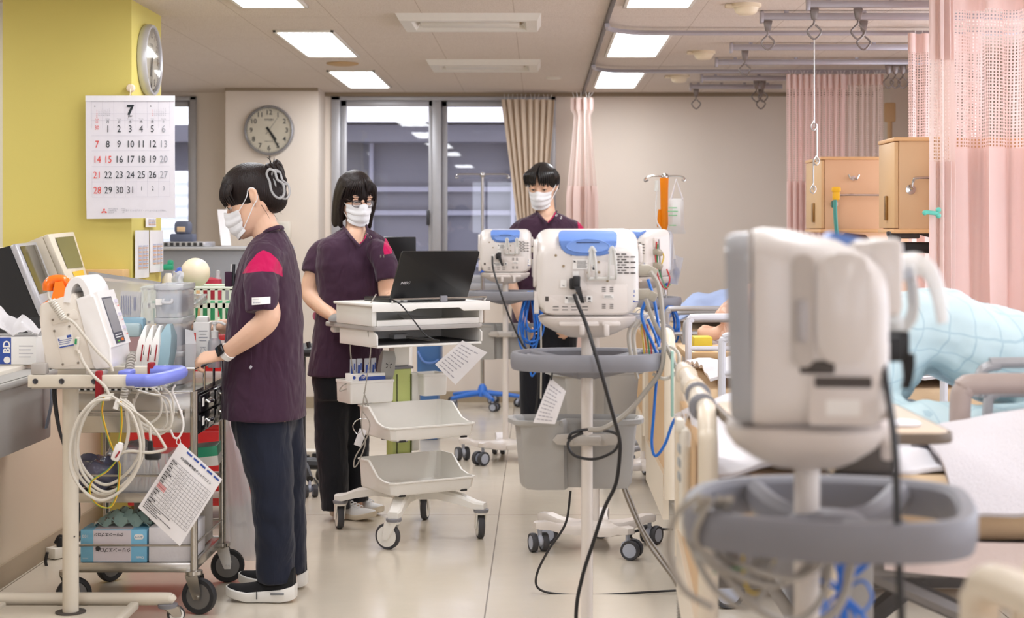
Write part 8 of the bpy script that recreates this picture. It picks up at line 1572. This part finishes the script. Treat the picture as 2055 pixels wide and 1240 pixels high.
# ------------------------------------------------------------------ odds and ends behind the people
t = thing('office_chair', 'black office chair half hidden between the two women', 'chair', (-1.2, 8.3, 0)); b = MB(); b.bx(-1.40, -1.05, 8.1, 8.5, .70, .745, .02); b.build('seat', M_BLK, t); b = MB(); b.cyl((-1.24, 8.3, .1), (-1.24, 8.3, .7), .025); b.build('gas_lift', M_GREYM, t); b = MB()
for k in range(5): a = 2*PI*k/5; b.tube([(-1.24, 8.3, .13), (-1.24+.14*math.cos(a), 8.3+.14*math.sin(a), .12), (-1.24+.27*math.cos(a), 8.3+.27*math.sin(a), .09)], [.03, .025, .018], seg=8)
b.build('base', M_BLK, t)
for k in range(5): a = 2*PI*k/5; caster(Matrix(), (-1.24+.26*math.cos(a), 8.3+.26*math.sin(a)), .09, t, .032, a)
b = MB(); b.tube([W(618, 686, 8.15), W(622, 700, 8.15), W(632, 712, 8.12)], .012, seg=8); b.build('lever', M_GREYM, t)
t = thing('wheeled_bin', 'blue plastic bin with a blue bail handle behind the laptop cart', 'bin', (-.7, 10.4, 0)); o = open_box('bin_body', W(838, 0, 10.3).x, W(880, 0, 10.3).x+.02, 10.2, 10.45, .36, .66, mat('mid blue plastic', (74, 118, 176), rough=.4), t, Matrix(), .006, .03); b = MB(); b.tube([W(838, 705, 10.19), W(850, 725, 10.17), (W(868, 728, 10.17)), W(880, 722, 10.19)], .007, seg=8); b.build('bail', M_BLUEH, t); b = MB(); b.bx(W(838, 0, 10.3).x+.02, W(880, 0, 10.3).x, 10.22, 10.43, 0, .36, .01); b.build('plinth', mat('mid blue plastic', (74, 118, 176), rough=.4), t)
t = thing('laptop', 'second black laptop lid showing behind the open laptop and the woman', 'laptop', W(803, 560, 8.2)); b = MB(TR(W(803, 590, 8.2), rx=.2)); b.box((.0, 0, .18), (.17, .012, .24), .004); b.build('lid', M_LAP, t); b = MB(); q = W(803, 590, 8.2); b.box(q+Vector((0, .12, 0)), (.17, .24, .02), .004); b.build('keyboard_base', M_LAP, t)
t = thing('computer_cart', 'second white cart column hidden behind the laptop cart', 'cart', (q.x, 8.3, 0)); b = MB(); b.bx(q.x-.05, q.x+.05, 8.3, 8.38, .12, q.z-.03, .01); b.build('column', M_CARTW, t); b = MB(); b.bx(q.x-.12, q.x+.22, 8.15, 8.5, q.z-.035, q.z-.012, .01); b.build('shelf', M_CARTW, t)
b = MB(); b.bx(q.x-.2, q.x+.2, 8.2, 8.5, .08, .12, .02); b.build('base', M_CARTW, t)
for sx in (-.17, .17):
    for y in (8.23, 8.47): caster1(Matrix(), (q.x+sx, y), .085, t, .035)
t = thing('floor_outlet', 'low cream outlet box with black plugs on the floor between the women', 'outlet', (-1.25, 9.0, 0)); b = MB(); b.bx(W(590, 0, 9.1).x, W(645, 0, 9.1).x, 9.1, 9.2, 0, .085, .008); b.build('box', M_OFFW, t); b = MB(); b.box(W(612, 918, 9.08), (.05, .04, .03), .008).box(W(632, 914, 9.08), (.03, .04, .03), .006); b.build('plug', M_BLACK, t)
cables('mains_cable', 'thin black cords lying on the floor between the two women', [(M_KCABLE, [W(x, y, Y) for x, y, Y in ((614, 920, 9.04), (625, 928, 8.9), (638, 938, 8.75), (645, 942, 8.7))], .005), (M_KCABLE, [Vector((W(630, 0, 8.6).x, 8.6, .008)), Vector((W(645, 0, 8.3).x, 8.3, .008)), Vector((W(660, 0, 8.5).x, 8.5, .008))], .005)])
t = thing('ring_binder_card', 'small badge card and wire loop hanging from the laptop cart', 'card', W(722, 880, 6.85)); b = MB(); b.box(W(723, 878, 6.84), (.032, .003, .075), .001, rot=Euler((0, .35, 0))); b.build('card', M_PAPER, t); b = MB(); b.tube([W(x, y, 6.84) for x, y in ((735, 840), (718, 842), (708, 855), (716, 870), (724, 866))], .002, seg=6); b.build('loop', M_CHROME, t)
b = MB(); b.tube(P([(1107, 738), (1108, 750), (1106, 763)], 4.58), .0025, seg=6)
o, q = sheet_quad('hanging_sheet', 'white laminated sheet hanging from a black tie under the tray of the nearest stand', 'paper', [(1105, 758), (1136, 785), (1114, 851), (1070, 848)], 4.6, (0, 0, 0, 0), M_PAPER); lines_on(q, 10, o, M_FAINT)
b.build('tie', M_KCABLE, o)
